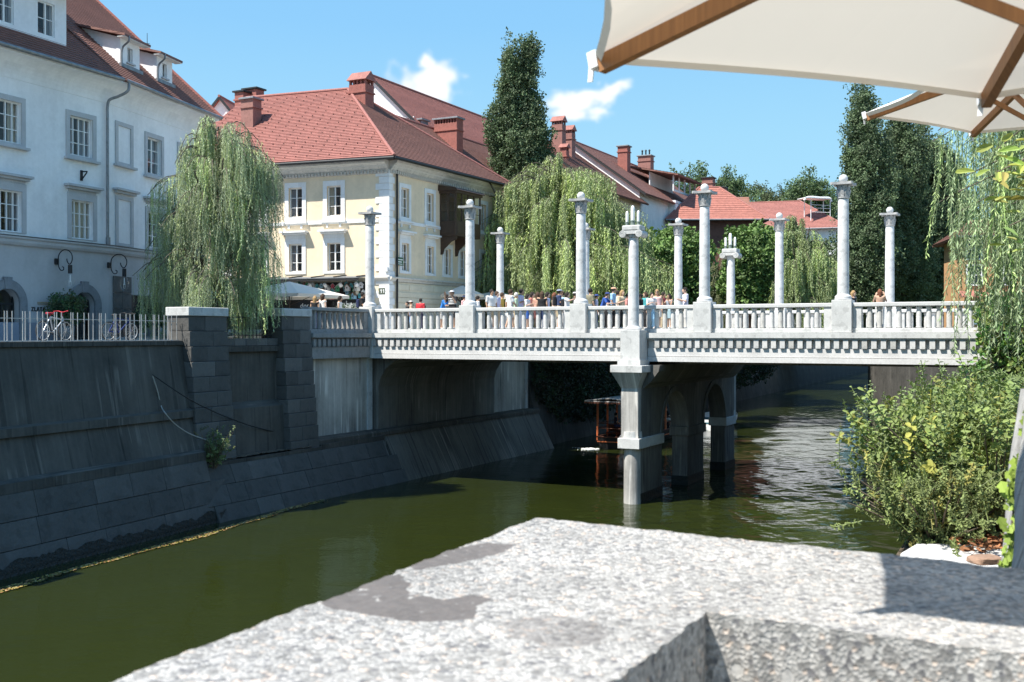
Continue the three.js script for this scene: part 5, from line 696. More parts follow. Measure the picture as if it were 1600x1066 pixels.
    part(g, 'stems', gs, MT.twig); scatter(g, 'leaves', twig, LEAF.broad, it); return g;
  };
  const twBig = tw(.34, 13, 5, .055, .034), twSm = tw(.3, 12, 6, .06, .04), twFine = tw(.3, 22, 9, .035, .016);
  const p1 = hit(bridge, 'z', 12.2, 322, 738), wpos = bridge.localToWorld(V3(1.05, 1.95, 11.9)).toArray();
  shrub('wall_shrub', 'small leafy shrub growing out of the dark river wall', 'shrub', wpos, 26, { h: 1.5, spread: .75, twig: twSm, col: [.15, .20, .07], seed: 51, per: 6, tilt: [.15, .15] });
  // bushes on the right bank ledge
  const Bq = (px, py, Z) => at(px, py, Z);
  shrub('river_bush', 'large twiggy bush leaning over the water from the right bank', 'bush', Bq(1548, 850, 11.2), 125, { h: 1.45, spread: 1.05, twig: twBig, col: [.19, .25, .055], seed: 61, per: 12, tilt: [-.38, .1] });
  shrub('river_bush', 'feathery yellowish bush low at the edge of the right bank', 'bush', Bq(1470, 862, 10.6), 80, { h: .75, spread: .75, twig: twFine, col: [.21, .26, .075], seed: 62, per: 15, tilt: [-.1, 0] });
  shrub('river_bush', 'taller bush rising in front of the bridge right end', 'bush', Bq(1568, 840, 13.6), 160, { h: 1.85, spread: 1.2, twig: twBig, col: [.17, .24, .055], seed: 63, per: 16, tilt: [-.45, 0] });
  shrub('river_bush', 'light green bush growing below the ivy on the bridge', 'bush', Bq(1590, 800, 17), 150, { h: 2.1, spread: 1.4, twig: twBig, col: [.16, .23, .055], seed: 64, per: 15, tilt: [-.2, 0], kick: .4 });
  shrub('river_bush', 'wide bush overhanging the river near the bridge abutment', 'bush', Bq(1560, 740, 24), 150, { h: 1.7, spread: 2.4, twig: twBig, col: [.16, .22, .07], seed: 65, per: 16, tilt: [-.7, 0], kick: .6 });
  // bright leaves hanging into the frame on the right
  const sp = (label, px, py, Z, n, ll, seed, col) => { const R = rng(seed), g = thing('leafy_branch', label, 'branch', null, at(px, py, Z)), it = [], s = Z / FPX; for (let i = 0; i < n; i++) it.push([(R() - .35) * 95 * s, (R() - .5) * 95 * s, (R() - .5) * .5, (R() - .5) * 1.2 + .5, R() * 6.3, (R() - .5) * 1.2, .8 + .6 * R(), ...col.map(x => x * (.75 + .5 * R()))]); part(g, 'twig', limbGeo([[.35, .25, 0, .012], [.1, .05, .05, .008], [-.12, -.05, .05, .004]]), MT.twig); scatter(g, 'leaves', cached('spl' + ll, () => ovalLeaf(ll, ll * .36)), LEAF.broad, it); };
  sp('yellow-green broad leaves hanging under the rear parasol', 1574, 262, 9.4, 40, .16, 71, [.30, .34, .05]); sp('yellow-green leaves trailing below the broad leaf cluster', 1594, 345, 9.4, 20, .13, 72, [.24, .30, .06]);
}

// ================= PEOPLE =================
function surfaceNet(f, lo, hi, c) {
  const n = [0, 1, 2].map(i => Math.ceil((hi[i] - lo[i]) / c) + 1), [nx, ny, nz] = n, F = new Float32Array(nx * ny * nz), id = new Int32Array(nx * ny * nz).fill(-1), pos = [], idx = [], I = (i, j, k) => i + nx * (j + ny * k);
  for (let k = 0; k < nz; k++) for (let j = 0; j < ny; j++) for (let i = 0; i < nx; i++) F[I(i, j, k)] = f(lo[0] + i * c, lo[1] + j * c, lo[2] + k * c);
  const E = [[0, 1], [0, 2], [0, 4], [1, 3], [1, 5], [2, 3], [2, 6], [3, 7], [4, 5], [4, 6], [5, 7], [6, 7]];
  for (let k = 0; k + 1 < nz; k++) for (let j = 0; j + 1 < ny; j++) for (let i = 0; i + 1 < nx; i++) {
    const v = []; let s = 0; for (let q = 0; q < 8; q++) { const d = F[I(i + (q & 1), j + (q >> 1 & 1), k + (q >> 2))]; v.push(d); if (d < 0) s++; } if (!s || s === 8) continue;
    let x = 0, y = 0, z = 0, m = 0; for (const [a, b] of E) if ((v[a] < 0) !== (v[b] < 0)) { const t = v[a] / (v[a] - v[b]); x += lerp(a & 1, b & 1, t); y += lerp(a >> 1 & 1, b >> 1 & 1, t); z += lerp(a >> 2, b >> 2, t); m++; }
    id[I(i, j, k)] = pos.length / 3; pos.push(lo[0] + (i + x / m) * c, lo[1] + (j + y / m) * c, lo[2] + (k + z / m) * c);
  }
  for (let k = 1; k + 1 < nz; k++) for (let j = 1; j + 1 < ny; j++) for (let i = 1; i + 1 < nx; i++) {
    const a = F[I(i, j, k)] < 0, q = (p, r, s, t, flip) => { if (p < 0 || r < 0 || s < 0 || t < 0) return; flip ? idx.push(p, s, r, p, t, s) : idx.push(p, r, s, p, s, t); };
    if (a !== F[I(i + 1, j, k)] < 0) q(id[I(i, j, k)], id[I(i, j - 1, k)], id[I(i, j - 1, k - 1)], id[I(i, j, k - 1)], a);
    if (a !== F[I(i, j + 1, k)] < 0) q(id[I(i, j, k)], id[I(i, j, k - 1)], id[I(i - 1, j, k - 1)], id[I(i - 1, j, k)], a);
    if (a !== F[I(i, j, k + 1)] < 0) q(id[I(i, j, k)], id[I(i - 1, j, k)], id[I(i - 1, j - 1, k)], id[I(i, j - 1, k)], a);
  }
  const g = new THREE.BufferGeometry(); g.setAttribute('position', new THREE.BufferAttribute(new Float32Array(pos), 3)); g.setIndex(idx); g.computeVertexNormals(); return g;
}
const POSES = {   // elbow and wrist of the right (+x is the figure's left) and left arm, from the shoulder; legs from the hip
  stand: { e: [[-.05, -.27, -.02], [.05, -.27, -.02]], w: [[-.06, -.52, .06], [.06, -.52, .06]] },
  photo: { e: [[-.10, -.20, .14], [.08, -.24, .12]], w: [[-.02, .12, .28], [-.05, .10, .28]] },
  phone: { e: [[-.06, -.26, .04], [.06, -.26, .04]], w: [[.04, -.18, .27], [-.04, -.18, .27]] },
  hip: { e: [[-.16, -.22, -.06], [.05, -.27, 0]], w: [[-.04, -.40, .04], [.04, -.50, .08]] },
  lean: { e: [[-.08, -.24, .16], [.08, -.24, .16]], w: [[.02, -.22, .40], [-.02, -.22, .40]], bend: .22 },
  point: { e: [[-.14, -.10, .20], [.05, -.27, 0]], w: [[-.16, -.02, .46], [.06, -.51, .06]] },
  walk: { e: [[-.05, -.26, .10], [.05, -.26, -.10]], w: [[-.05, -.46, .22], [.06, -.50, -.10]], stride: .2 },
  sit: { e: [[-.06, -.25, .06], [.06, -.25, .06]], w: [[-.02, -.36, .28], [.02, -.36, .28]], sit: 1 },
};
function rig(pose) {
  const p = POSES[pose], b = p.bend || 0, st = p.stride || 0, s = p.sit, J = { hip: [], knee: [], ankle: [], sh: [], el: [], wr: [] };
  for (const k of [0, 1]) { const x = k ? 1 : -1, f = k ? st : -st; J.hip.push([x * .09, .92, 0]); J.knee.push(s ? [x * .11, .90, .42] : [x * .10, .49, f * .55 + .02]); J.ankle.push(s ? [x * .11, .46, .46] : [x * .10, .09, f * 1.1 - .02]); const S = [x * .185, 1.42, b * .9]; J.sh.push(S); J.el.push(S.map((v, i) => v + p.e[k][i])); J.wr.push(S.map((v, i) => v + p.w[k][i])); }
  J.waist = [0, 1.06, b * .25]; J.chest = [0, 1.29, b * .7]; J.neck = [0, 1.49, b * 1.05 + .01]; J.head = [0, 1.625, b * 1.2 + .03]; J.toe = J.ankle.map(a => [a[0] * 1.25, a[1] - .05, a[2] + .16]); return J;
}
const cap = (x, y, z, a, b, ra, rb) => { const bx = b[0] - a[0], by = b[1] - a[1], bz = b[2] - a[2], px = x - a[0], py = y - a[1], pz = z - a[2], h = clamp((px * bx + py * by + pz * bz) / (bx * bx + by * by + bz * bz + 1e-9)); return Math.hypot(px - bx * h, py - by * h, pz - bz * h) - lerp(ra, rb, h); };
const sm = (a, b, k) => { const h = clamp(.5 + .5 * (b - a) / k); return lerp(b, a, h) - k * h * (1 - h); };
const ell = (x, y, z, c, r) => { const k = Math.hypot((x - c[0]) / r[0], (y - c[1]) / r[1], (z - c[2]) / r[2]); return (k - 1) * Math.min(...r); };
const bodyParts = new Map(), CELL = .021, LO = [-.52, -.02, -.55], HI = [.52, 1.84, .75];
function handGeo(w, e, side) {                              // palm, four bent fingers and a thumb leaving its side
  const d = V3(...w).sub(V3(...e)).normalize(), x = V3(0, 1, 0).cross(d); if (x.length() < .2) x.set(1, 0, 0); x.normalize(); const n = d.clone().cross(x), P = (a, b, c) => [w[0] + d.x * a + x.x * b + n.x * c, w[1] + d.y * a + x.y * b + n.y * c, w[2] + d.z * a + x.z * b + n.z * c], gs = [beam(P(-.01, 0, 0), P(.085, 0, 0), .075, .028)];
  for (let i = 0; i < 4; i++) { const o = -.03 + i * .02, L = [.06, .072, .068, .052][i]; gs.push(bar(P(.08, o, 0), P(.08 + L * .55, o, -.01), .0095, 5, .009), bar(P(.08 + L * .55, o, -.01), P(.08 + L, o, -.035), .009, 5, .007)); } gs.push(bar(P(.02, side * .038, 0), P(.055, side * .062, -.012), .011, 5, .010), bar(P(.055, side * .062, -.012), P(.085, side * .06, -.03), .010, 5, .008)); return gs;
}
function bodyPiece(kind, pose, v) {
  const key = kind + pose + (v || ''); if (bodyParts.has(key)) return bodyParts.get(key); const J = rig(pose); let g;
  const torso = (x, y, z, i = 0) => { const zz = z * 1.35; let d = cap(x * .8, y, zz, [0, .95, 0], [0, 1.06, J.waist[2] * 1.35], .125 + i, .112 + i); d = sm(d, cap(x * .72, y, zz, [0, 1.06, J.waist[2] * 1.35], [0, 1.34, J.chest[2] * 1.35], .112 + i, .132 + i), .05); return sm(d, Math.min(cap(x, y, z, J.sh[0], J.chest, .06 + i, .08 + i), cap(x, y, z, J.sh[1], J.chest, .06 + i, .08 + i)), .05); };
  const leg = (x, y, z, k, i = 0) => sm(cap(x, y, z, J.hip[k], J.knee[k], .092 + i, .062 + i), cap(x, y, z, J.knee[k], J.ankle[k], .060 + i, .042 + i), .03);
  if (kind === 'body') {
    const hd = J.head, f = (x, y, z) => { let d = torso(x, y, z); for (const k of [0, 1]) { d = sm(d, leg(x, y, z, k), .03); d = Math.min(d, cap(x, y, z, J.ankle[k], J.toe[k], .038, .03)); d = sm(d, cap(x, y, z, J.sh[k], J.el[k], .052, .040), .03); d = sm(d, cap(x, y, z, J.el[k], J.wr[k], .040, .027), .015); } d = sm(d, cap(x, y, z, J.neck, hd, .055, .05), .03); d = sm(d, ell(x, y, z, hd, [.078, .118, .098]), .02); d = sm(d, cap(x, y, z, [0, hd[1] - .06, hd[2] + .05], [0, hd[1] - .075, hd[2] + .065], .045, .035), .03); d = Math.min(d, ell(x, y, z, [0, hd[1] - .01, hd[2] + .1], [.016, .03, .028])); return Math.min(d, ell(Math.abs(x), y, z, [.082, hd[1], hd[2]], [.016, .034, .024])); };
    g = join([surfaceNet(f, LO, HI, CELL), ...handGeo(J.wr[0], J.el[0], 1), ...handGeo(J.wr[1], J.el[1], -1)].map(q => (q.deleteAttribute('uv'), q)));
  } else if (kind === 'top') {                              // v: tee or tank
    g = surfaceNet((x, y, z) => { let d = torso(x, y, z, .022); if (v !== 'tank') for (const k of [0, 1]) { const m = J.el[k].map((e, i) => lerp(J.sh[k][i], e, v === 'long' ? 1 : .72)); d = sm(d, cap(x, y, z, J.sh[k], m, .072, .062), .03); if (v === 'long') d = sm(d, cap(x, y, z, J.el[k], J.wr[k], .056, .04), .02); } const hem = .9 - y, neck = (y - 1.47) + (v === 'tank' ? .06 : 0); return Math.max(d, hem, neck); }, LO, HI, CELL);
  } else if (kind === 'pants') {                            // v: long, shorts or skirt
    const cut = v === 'long' ? .06 : v === 'skirt' ? .55 : .52; g = surfaceNet((x, y, z) => { let d = cap(x * .75, y, z * 1.2, [0, .93, 0], [0, 1.02, 0], .135, .125); for (const k of [0, 1]) d = sm(d, leg(x, y, z, k, v === 'long' ? .022 : .034), .04); if (v === 'skirt') d = sm(d, cap(x * .8, y, z, [0, .98, 0], [0, .5, J.knee[0][2]], .13, .19), .04); const low = POSES[pose].sit ? (v === 'long' ? cut + .36 - y : z - .42) : cut - y; return Math.max(d, low, y - 1.03); }, LO, HI, CELL);
  } else if (kind === 'hair') {
    const h = J.head; g = surfaceNet((x, y, z) => { let d = ell(x, y, z, [0, h[1] + .018, h[2] - .014], [.092, .122, .108]); if (v !== 'short') { d = sm(d, cap(x * .7, y, z, [0, h[1] - .02, h[2] - .075], [0, h[1] - (v === 'long' ? .36 : .2), h[2] - .10], .075, .04), .04); d = sm(d, cap(Math.abs(x), y, z, [.075, h[1], h[2] - .02], [.085, h[1] - .2, h[2] - .02], .03, .022), .03); } const face = ell(x, y, z, [0, h[1] - .045, h[2] + .10], [.078, .10, .085]); return Math.max(d, -face, v === 'short' ? (h[1] - .06 + .5 * Math.max(0, z - h[2])) - y : -9); }, [-.2, 1.1, -.3], [.2, 1.84, .6], .014);
  } else if (kind === 'shoes') g = join([0, 1].map(k => { const a = J.ankle[k], t = J.toe[k]; return rbox(-.045, .045, 0, .085, -.07, .2, .03).rotateY(Math.atan2(t[0] - a[0], t[2] - a[2])).translate(a[0], a[1] - .085, a[2]); }));
  else if (kind === 'cap') { const h = J.head; g = join([T(new THREE.SphereGeometry(.105, 14, 8, 0, 6.3, 0, 1.5).scale(.93, .85, 1.08), 0, h[1] + .035, h[2] - .01), T(cyl(.085, .085, .012, 14).scale(1, 1, 1), 0, h[1] + .035, h[2] + .10)]); }
  else if (kind === 'glasses') { const h = J.head; g = join([box(-.062, .062, h[1] + .002, h[1] + .034, h[2] + .086, h[2] + .1)]); }
  else if (kind === 'eyes') { const h = J.head; g = join([-1, 1].map(s => new THREE.SphereGeometry(.011, 8, 6).translate(s * .032, h[1] + .012, h[2] + .083))); }
  else if (kind === 'mouth') { const h = J.head; g = box(-.022, .022, h[1] - .067, h[1] - .058, h[2] + .085, h[2] + .096); }
  else if (kind === 'bag') g = rbox(-.13, .13, 1.02, 1.42, -.27 + J.chest[2], -.11 + J.chest[2], .05);
  g = prep(g); bodyParts.set(key, g); return g;
}
const clothMats = new Map(); const cm = c => { const k = c.join(); if (!clothMats.has(k)) clothMats.set(k, mat(c, { rough: .9 })); return clothMats.get(k); };
const SKIN = [[.52, .33, .23], [.44, .27, .18], [.58, .38, .28]], HAIR = { dark: [.018, .013, .010], brown: [.06, .033, .018], blond: [.34, .22, .10], auburn: [.16, .06, .03], grey: [.5, .48, .45] };
let nPeople = 0;
function person(label, pos, turn, h, o, group) {
  const { pose = 'stand', top = [.7, .7, .7], tops = 'tee', legs = [.05, .05, .07], pants = 'long', hair = 'dark', cut = 'short', capc, glasses, bag, skin = nPeople % 3 } = o, g = thing('person', label, 'person', group, pos, turn); nPeople++;
  g.scale.setScalar(h / 1.75); const P = (n, k, v, m) => part(g, n, bodyPiece(k, pose, v), m, null, null, true);
  P('body', 'body', null, cm(SKIN[skin])); if (tops !== 'none') P(tops === 'tank' ? 'tank_top' : 'shirt', 'top', tops, cm(top)); P(pants === 'long' ? 'trousers' : pants, 'pants', pants, cm(legs)); P('hair', 'hair', cut, cm(HAIR[hair])); P('shoes', 'shoes', null, cm(o.shoes || [.55, .55, .54])); P('eyes', 'eyes', null, cm([.03, .025, .02])); P('mouth', 'mouth', null, cm([.32, .12, .10]));
  if (capc) P('cap', 'cap', null, cm(capc)); if (glasses) P('sunglasses', 'glasses', null, MT.black); if (bag) P('backpack', 'bag', null, cm(bag)); return g;
}
const uOf = (px, v) => { const r = (px - 800) / FPX; return (r * (BZ + CU * v) - BX - SU * v) / (CU + r * SU); };
{
  const G = 'people on the bridge', W_ = [.72, .72, .71], LV = [.5, .5, .66], NV = [.03, .05, .12], KH = [.42, .34, .22], BK = [.015, .015, .017], WH = [.62, .60, .56];
  const L_ = Math.PI / 2, A = [ // label, px, head top py, metres behind the rail, facing (0 = toward the camera, + = to the right), look
    ['black shirted person close to the yellow wall', 637, 472, 6.5, -1.2, { top: BK, legs: BK, hair: 'dark' }],
    ['person in a white cap, tan top and light blue jeans', 643, 471, 3.6, -1.6, { top: [.6, .42, .3], legs: [.2, .36, .62], capc: W_, hair: 'brown' }],
    ['person in a red shirt and dark trousers seen from behind', 657, 467, 3.2, 2.8, { top: [.62, .035, .045], legs: [.03, .03, .06] }],
    ['person in a bright blue shirt and pale shorts bending forward', 690, 461, 2.4, 1.2, { top: [.03, .2, .58], legs: WH, pants: 'shorts', pose: 'lean' }],
    ['person in a striped black shirt and white cap taking a photo', 707, 453, 2.0, -.6, { top: BK, legs: BK, pants: 'shorts', capc: W_, pose: 'photo', stripe: 1 }],
    ['person in a pink top and dark cap next to a column', 725, 462, 4.6, 1.3, { top: [.68, .42, .42], legs: NV, capc: NV }],
    ['person in a white shirt half behind a column', 746, 463, 4.5, 1.8, { top: W_, legs: NV }],
    ['dark haired person in white with sunglasses and khaki shorts', 768, 453, 2.2, .5, { top: W_, legs: KH, pants: 'shorts', glasses: 1 }],
    ['person in a lavender shirt behind the one with sunglasses', 776, 456, 4.2, .9, { top: LV, legs: KH, hair: 'brown' }],
    ['brown haired person in a white shirt with pale shorts walking', 797, 452, 2.6, 1.9, { top: W_, legs: WH, pants: 'shorts', hair: 'brown', pose: 'walk' }],
    ['black haired person in a lavender shirt and white trousers', 814, 451, 2.4, 1.3, { top: LV, legs: W_, hair: 'dark', pose: 'phone' }],
    ['woman in a white top and blue shorts with a dark bun', 824, 460, 1.8, 1.2, { top: W_, legs: [.06, .16, .5], pants: 'shorts', cut: 'bob', pose: 'phone' }],
    ['woman with long brown hair and pink shorts', 840, 457, 3.0, 2.6, { top: [.55, .3, .22], tops: 'tank', legs: [.66, .25, .2], pants: 'shorts', cut: 'long', hair: 'brown' }],
    ['woman in a black tank top with long brown hair', 847, 456, 2.0, 2.9, { top: BK, tops: 'tank', legs: NV, cut: 'long', hair: 'brown' }],
    ['person in a pale lavender shirt behind the long haired woman', 855, 457, 4.4, 1.2, { top: LV, legs: WH, cut: 'bob', hair: 'dark' }],
    ['woman with long auburn hair and cream trousers', 866, 458, 3.2, 1.6, { top: [.6, .45, .36], tops: 'tank', legs: [.66, .6, .48], cut: 'long', hair: 'auburn' }],
    ['person in a navy shirt, grey cap and black backpack', 873, 452, 2.2, 1.7, { top: NV, legs: KH, pants: 'shorts', capc: [.36, .42, .52], bag: BK, pose: 'phone' }],
    ['dark haired person in white with a black bag reaching forward', 886, 457, 1.8, 1.2, { top: W_, legs: W_, bag: BK, pose: 'point', cut: 'bob' }],
    ['dark haired person in an olive shirt behind a column', 922, 450, 3.2, 2.2, { top: [.19, .18, .12], legs: BK }],
    ['child in a blue cap close to the olive shirt', 931, 460, 3.4, 1.6, { top: LV, legs: NV, capc: [.05, .1, .34] }],
    ['person in a blue shirt and blue cap bending forward', 940, 457, 2.0, 1.2, { top: [.03, .09, .36], legs: BK, capc: [.04, .07, .25], pose: 'lean' }],
    ['person in a pale blue shirt close to the blue cap', 948, 459, 3.6, 1.8, { top: [.5, .6, .72], legs: BK, cut: 'bob' }],
    ['tall person in a light blue shirt and peach cap', 958, 444, 2.2, 1.3, { top: [.34, .56, .78], legs: BK, capc: [.7, .42, .28], hair: 'dark' }],
    ['blond person in a beige top left of the lamp column', 972, 454, 3.0, .6, { top: [.62, .5, .34], legs: BK, cut: 'bob', hair: 'blond', pose: 'phone' }],
    ['person in a pink shirt left of the lamp column', 980, 459, 1.8, 1.4, { top: [.7, .28, .24], legs: KH, pants: 'shorts' }],
    ['dark clad person right behind the lamp column', 1001, 460, 2.6, -1.4, { top: BK, legs: BK }],
    ['dark haired person in white looking at a phone', 1018, 458, 1.6, .3, { top: W_, legs: [.3, .52, .7], pose: 'phone' }],
    ['blond woman with sunglasses and pink top', 1027, 453, 2.4, -.4, { top: [.66, .44, .42], tops: 'tank', legs: WH, pants: 'shorts', cut: 'bob', hair: 'blond', glasses: 1 }],
    ['dark haired woman in grey raising her arms with a camera', 1046, 460, 1.7, -1.0, { top: [.28, .3, .34], tops: 'tank', legs: [.3, .42, .46], pants: 'shorts', cut: 'bob', pose: 'photo' }],
    ['dark haired person in a lavender shirt facing the group', 1071, 450, 2.0, -1.5, { top: [.62, .6, .72], legs: WH, pose: 'phone' }],
    ['person in a mustard shirt in the second row', 784, 455, 6.0, 1.4, { top: [.55, .36, .08], legs: NV, hair: 'brown' }],
    ['grey haired person in a pale green shirt in the second row', 806, 456, 6.2, 1.6, { top: [.4, .52, .38], legs: KH, hair: 'grey' }],
    ['person in a coral shirt behind the white top', 831, 457, 5.6, 1.2, { top: [.66, .22, .16], legs: BK, cut: 'bob' }],
    ['person in a sky blue shirt behind the navy shirt', 879, 456, 5.4, -1.4, { top: [.3, .5, .72], legs: WH, hair: 'brown' }],
    ['person in a white cap and black shirt past the column', 898, 456, 4.8, 1.7, { top: BK, legs: KH, pants: 'shorts', capc: W_ }],
    ['person in a cream shirt behind the peach cap', 965, 455, 5.2, 1.5, { top: [.66, .6, .48], legs: NV }],
    ['person in a teal shirt past the lamp column', 1009, 457, 4.6, -1.2, { top: [.05, .3, .32], legs: BK, hair: 'brown', cut: 'bob' }],
    ['person in a dark red shirt behind the phone reader', 1036, 457, 4.8, 1.0, { top: [.3, .03, .04], legs: KH }],
    ['blond woman with sunglasses and black top beside a tall column', 1333, 455, 1.8, .7, { top: BK, tops: 'tank', legs: BK, cut: 'long', hair: 'blond', glasses: 1, pose: 'hip' }],
    ['woman with bare back leaning on the hand rail', 1375, 453, .65, 2.9, { top: [.5, .32, .22], tops: 'none', legs: [.6, .6, .58], cut: 'bob', hair: 'auburn', pose: 'photo' }],
  ];
  for (const [label, px, py, v, turn, o] of A) { const u = uOf(px, v), p = Bp(u, DECK, v), hgt = clamp((HOR - py) / FPX * -p[2] + EYE - DECK + .02, label.startsWith('child') ? 1.2 : 1.52, 1.92); const g = person(label, p, turn, hgt, o, G); if (o.stripe) for (let i = 0; i < 4; i++) part(g, 'shirt_stripe', new THREE.CylinderGeometry(.202, .202, .035, 24, 1, true).scale(1, 1, .70), cm(W_), [0, 1.14 + i * .075, .012]); }
  const S = [['blond woman in a black top on the square', 492, 463, -2.2, 2.8, { top: BK, tops: 'tank', legs: NV, cut: 'long', hair: 'blond' }], ['brown haired woman in a white tank top on the square', 504, 460, -2.0, 2.5, { top: W_, tops: 'tank', legs: NV, cut: 'bob', hair: 'brown' }], ['dark haired woman in a white top by the flowers', 531, 463, -2.0, 1.5, { top: W_, tops: 'tank', legs: NV, cut: 'bob' }], ['person in a black shirt with a dark blue backpack', 566, 456, -1.2, 1.4, { top: BK, legs: BK, bag: [.02, .03, .09], pose: 'walk' }]];
  for (const [label, px, py, u, turn, o] of S) { const r = (px - 800) / FPX, v = (r * (BZ - SU * u) - BX - CU * u) / (SU - r * CU), p = Bp(u, 7.27, v); person(label, p, turn, clamp((HOR - py) / FPX * -p[2] + EYE - 7.27 + .02, 1.55, 1.88), o, 'people walking past the cafe'); }
}
// ================= BOATS =================
function hullGeo(len, beam, y0, y1, blunt) { const n = 22, m = 7, P = (i, j, s) => { const t = i / n, b = beam / 2 * Math.pow(Math.max(0, 1 - Math.pow(t, blunt)), .6) * lerp(.78, 1, Math.min(1, t * 3)), a = j / m, yy = lerp(y0, y1 + .25 * t * t, a); return [s * b * Math.pow(Math.sin(Math.PI / 2 * Math.min(1, a + .12)), .6), yy, -len * t]; }, f = []; for (let i = 0; i < n; i++) for (let j = 0; j < m; j++) for (const s of [-1, 1]) f.push([P(i, j, s), P(i + 1, j, s), P(i + 1, j + 1, s), P(i, j + 1, s)]); for (let j = 0; j < m; j++) f.push([P(0, j, -1), P(0, j, 1), P(0, j + 1, 1), P(0, j + 1, -1)]); return tri(f); }
{
  const bt = thing('wooden_boat', 'dark wooden tour boat with orange posts and flat roof behind the pier', 'boat', null, Bp(5.3, 0, 18.2), BTURN - .02), ow = mat([.72, .19, .07], { map: TX.wood, m: .6, k: .78, rough: .5 }), dw = mat([.10, .035, .02], { map: TX.wood, m: .6, k: .78 });
  part(bt, 'hull', hullGeo(10.8, 2.5, -.35, .72, 4), MT.black); part(bt, 'deck', prismY([[-1.0, .05], [1.0, .05], [1.18, -4], [1.1, -8], [-1.1, -8], [-1.18, -4]], .42, .48), ow); part(bt, 'gunwale', [tube([[-1.0, .74, 0], [-1.2, .74, -3], [-1.22, .78, -6], [-1.0, .86, -9], [0, .98, -10.8]], .05, 30, 6), tube([[1.0, .74, 0], [1.2, .74, -3], [1.22, .78, -6], [1.0, .86, -9], [0, .98, -10.8]], .05, 30, 6), bar([-1, .74, 0], [1, .74, 0], .05)], dw);
  for (const s of [-1, 1]) for (let i = 0; i < 6; i++) part(bt, 'post', rbox(-.055, .055, .5, 2.95, -.055, .055, .01), ow, [s * 1.08, 0, -.25 - i * 1.55]);
  part(bt, 'roof', [slab([[-1.6, 2.98, .55], [1.6, 2.98, .55], [1.6, 2.98, -8.6], [-1.6, 2.98, -8.6]], .07), slab([[-1.6, 3.0, .55], [0, 3.16, .55], [0, 3.16, -8.6], [-1.6, 3.0, -8.6]], .04), slab([[0, 3.16, .55], [1.6, 3.0, .55], [1.6, 3.0, -8.6], [0, 3.16, -8.6]], .04)], mat([.33, .32, .31])); part(bt, 'roof_edge', [box(-1.62, 1.62, 2.82, 2.92, .5, .56), box(1.56, 1.62, 2.82, 2.92, -8.6, .5), box(-1.62, -1.56, 2.82, 2.92, -8.6, .5)], dw);
  for (const y of [1.25, 1.55]) part(bt, 'rail', [bar([1.08, y, -.25], [1.08, y, -8], .025), bar([-1.08, y, -.25], [-1.08, y, -8], .025), bar([-1.08, y, -.25], [1.08, y, -.25], .025)], dw);
  for (let i = 0; i < 4; i++) part(bt, 'bench', [box(-.9, .9, .86, .92, -1.5 - i * 1.6, -1.1 - i * 1.6), box(-.9, .9, .95, 1.4, -1.54 - i * 1.6, -1.5 - i * 1.6), box(-.8, -.7, .48, .86, -1.45 - i * 1.6, -1.15 - i * 1.6), box(.7, .8, .48, .86, -1.45 - i * 1.6, -1.15 - i * 1.6)], dw);
  const fd = thing('tyre_fender', 'white banded tyre hanging on the stern of the wooden boat', 'tyre', null, bt.localToWorld(V3(.85, .62, .12)).toArray(), BTURN + .5); part(fd, 'tyre', T(new THREE.TorusGeometry(.28, .10, 10, 22), 0, 0, 0), mat([.16, .17, .20], { rough: .6 }), [0, 0, .05]); part(fd, 'rope', bar([0, .28, .05], [0, .7, .02], .012, 5), MT.galv);
  bt.updateWorldMatrix(true, false); const bp = (x, y, z) => bt.localToWorld(V3(x, y, z)).toArray();
  const GB = 'passengers on the wooden boat';
  person('grey haired passenger in a red shirt at the boat rail', bp(.55, .45, -3.1), BTURN + 1.2, 1.72, { pose: 'sit', top: [.6, .03, .04], legs: [.03, .05, .12], hair: 'grey' }, GB);
  person('boat passenger in a black shirt with bare knees', bp(.75, .45, -7.4), BTURN + 2.6, 1.78, { pose: 'sit', top: [.02, .02, .02], legs: [.5, .45, .38], pants: 'shorts' }, GB);
  person('boat passenger in dark clothes close to the stern', bp(-.4, .45, -1.5), BTURN + 2, 1.7, { pose: 'sit', top: [.03, .03, .05], legs: [.03, .05, .12] }, GB); person('boat passenger in a grey shirt on the middle bench', bp(.3, .45, -4.6), BTURN + 3, 1.7, { pose: 'sit', top: [.2, .2, .22], legs: [.03, .05, .12], cut: 'bob', hair: 'brown' }, GB);
  const R = rng(6), it = [], foam = prep(new THREE.IcosahedronGeometry(1, 1)); for (let i = 0; i < 300; i++) { const t = R(), w = R() * R(); it.push([-1.1 - 1.5 * t * w + .7 * (R() - .5), .0 + .03 * R() * (1 - t), .1 + 1.3 * R() * R(), 0, R() * 6, 0, .012 + .032 * R() * (1 - t * .5), .75, .77, .76]); }
  const fm = thing('wake_foam', 'white churned foam at the stern of the wooden boat', 'foam', null, bt.position.toArray(), bt.rotation.y); fm.userData.kind = 'stuff'; scatter(fm, 'foam', foam, mat([1, 1, 1], { rough: .5 }), it);
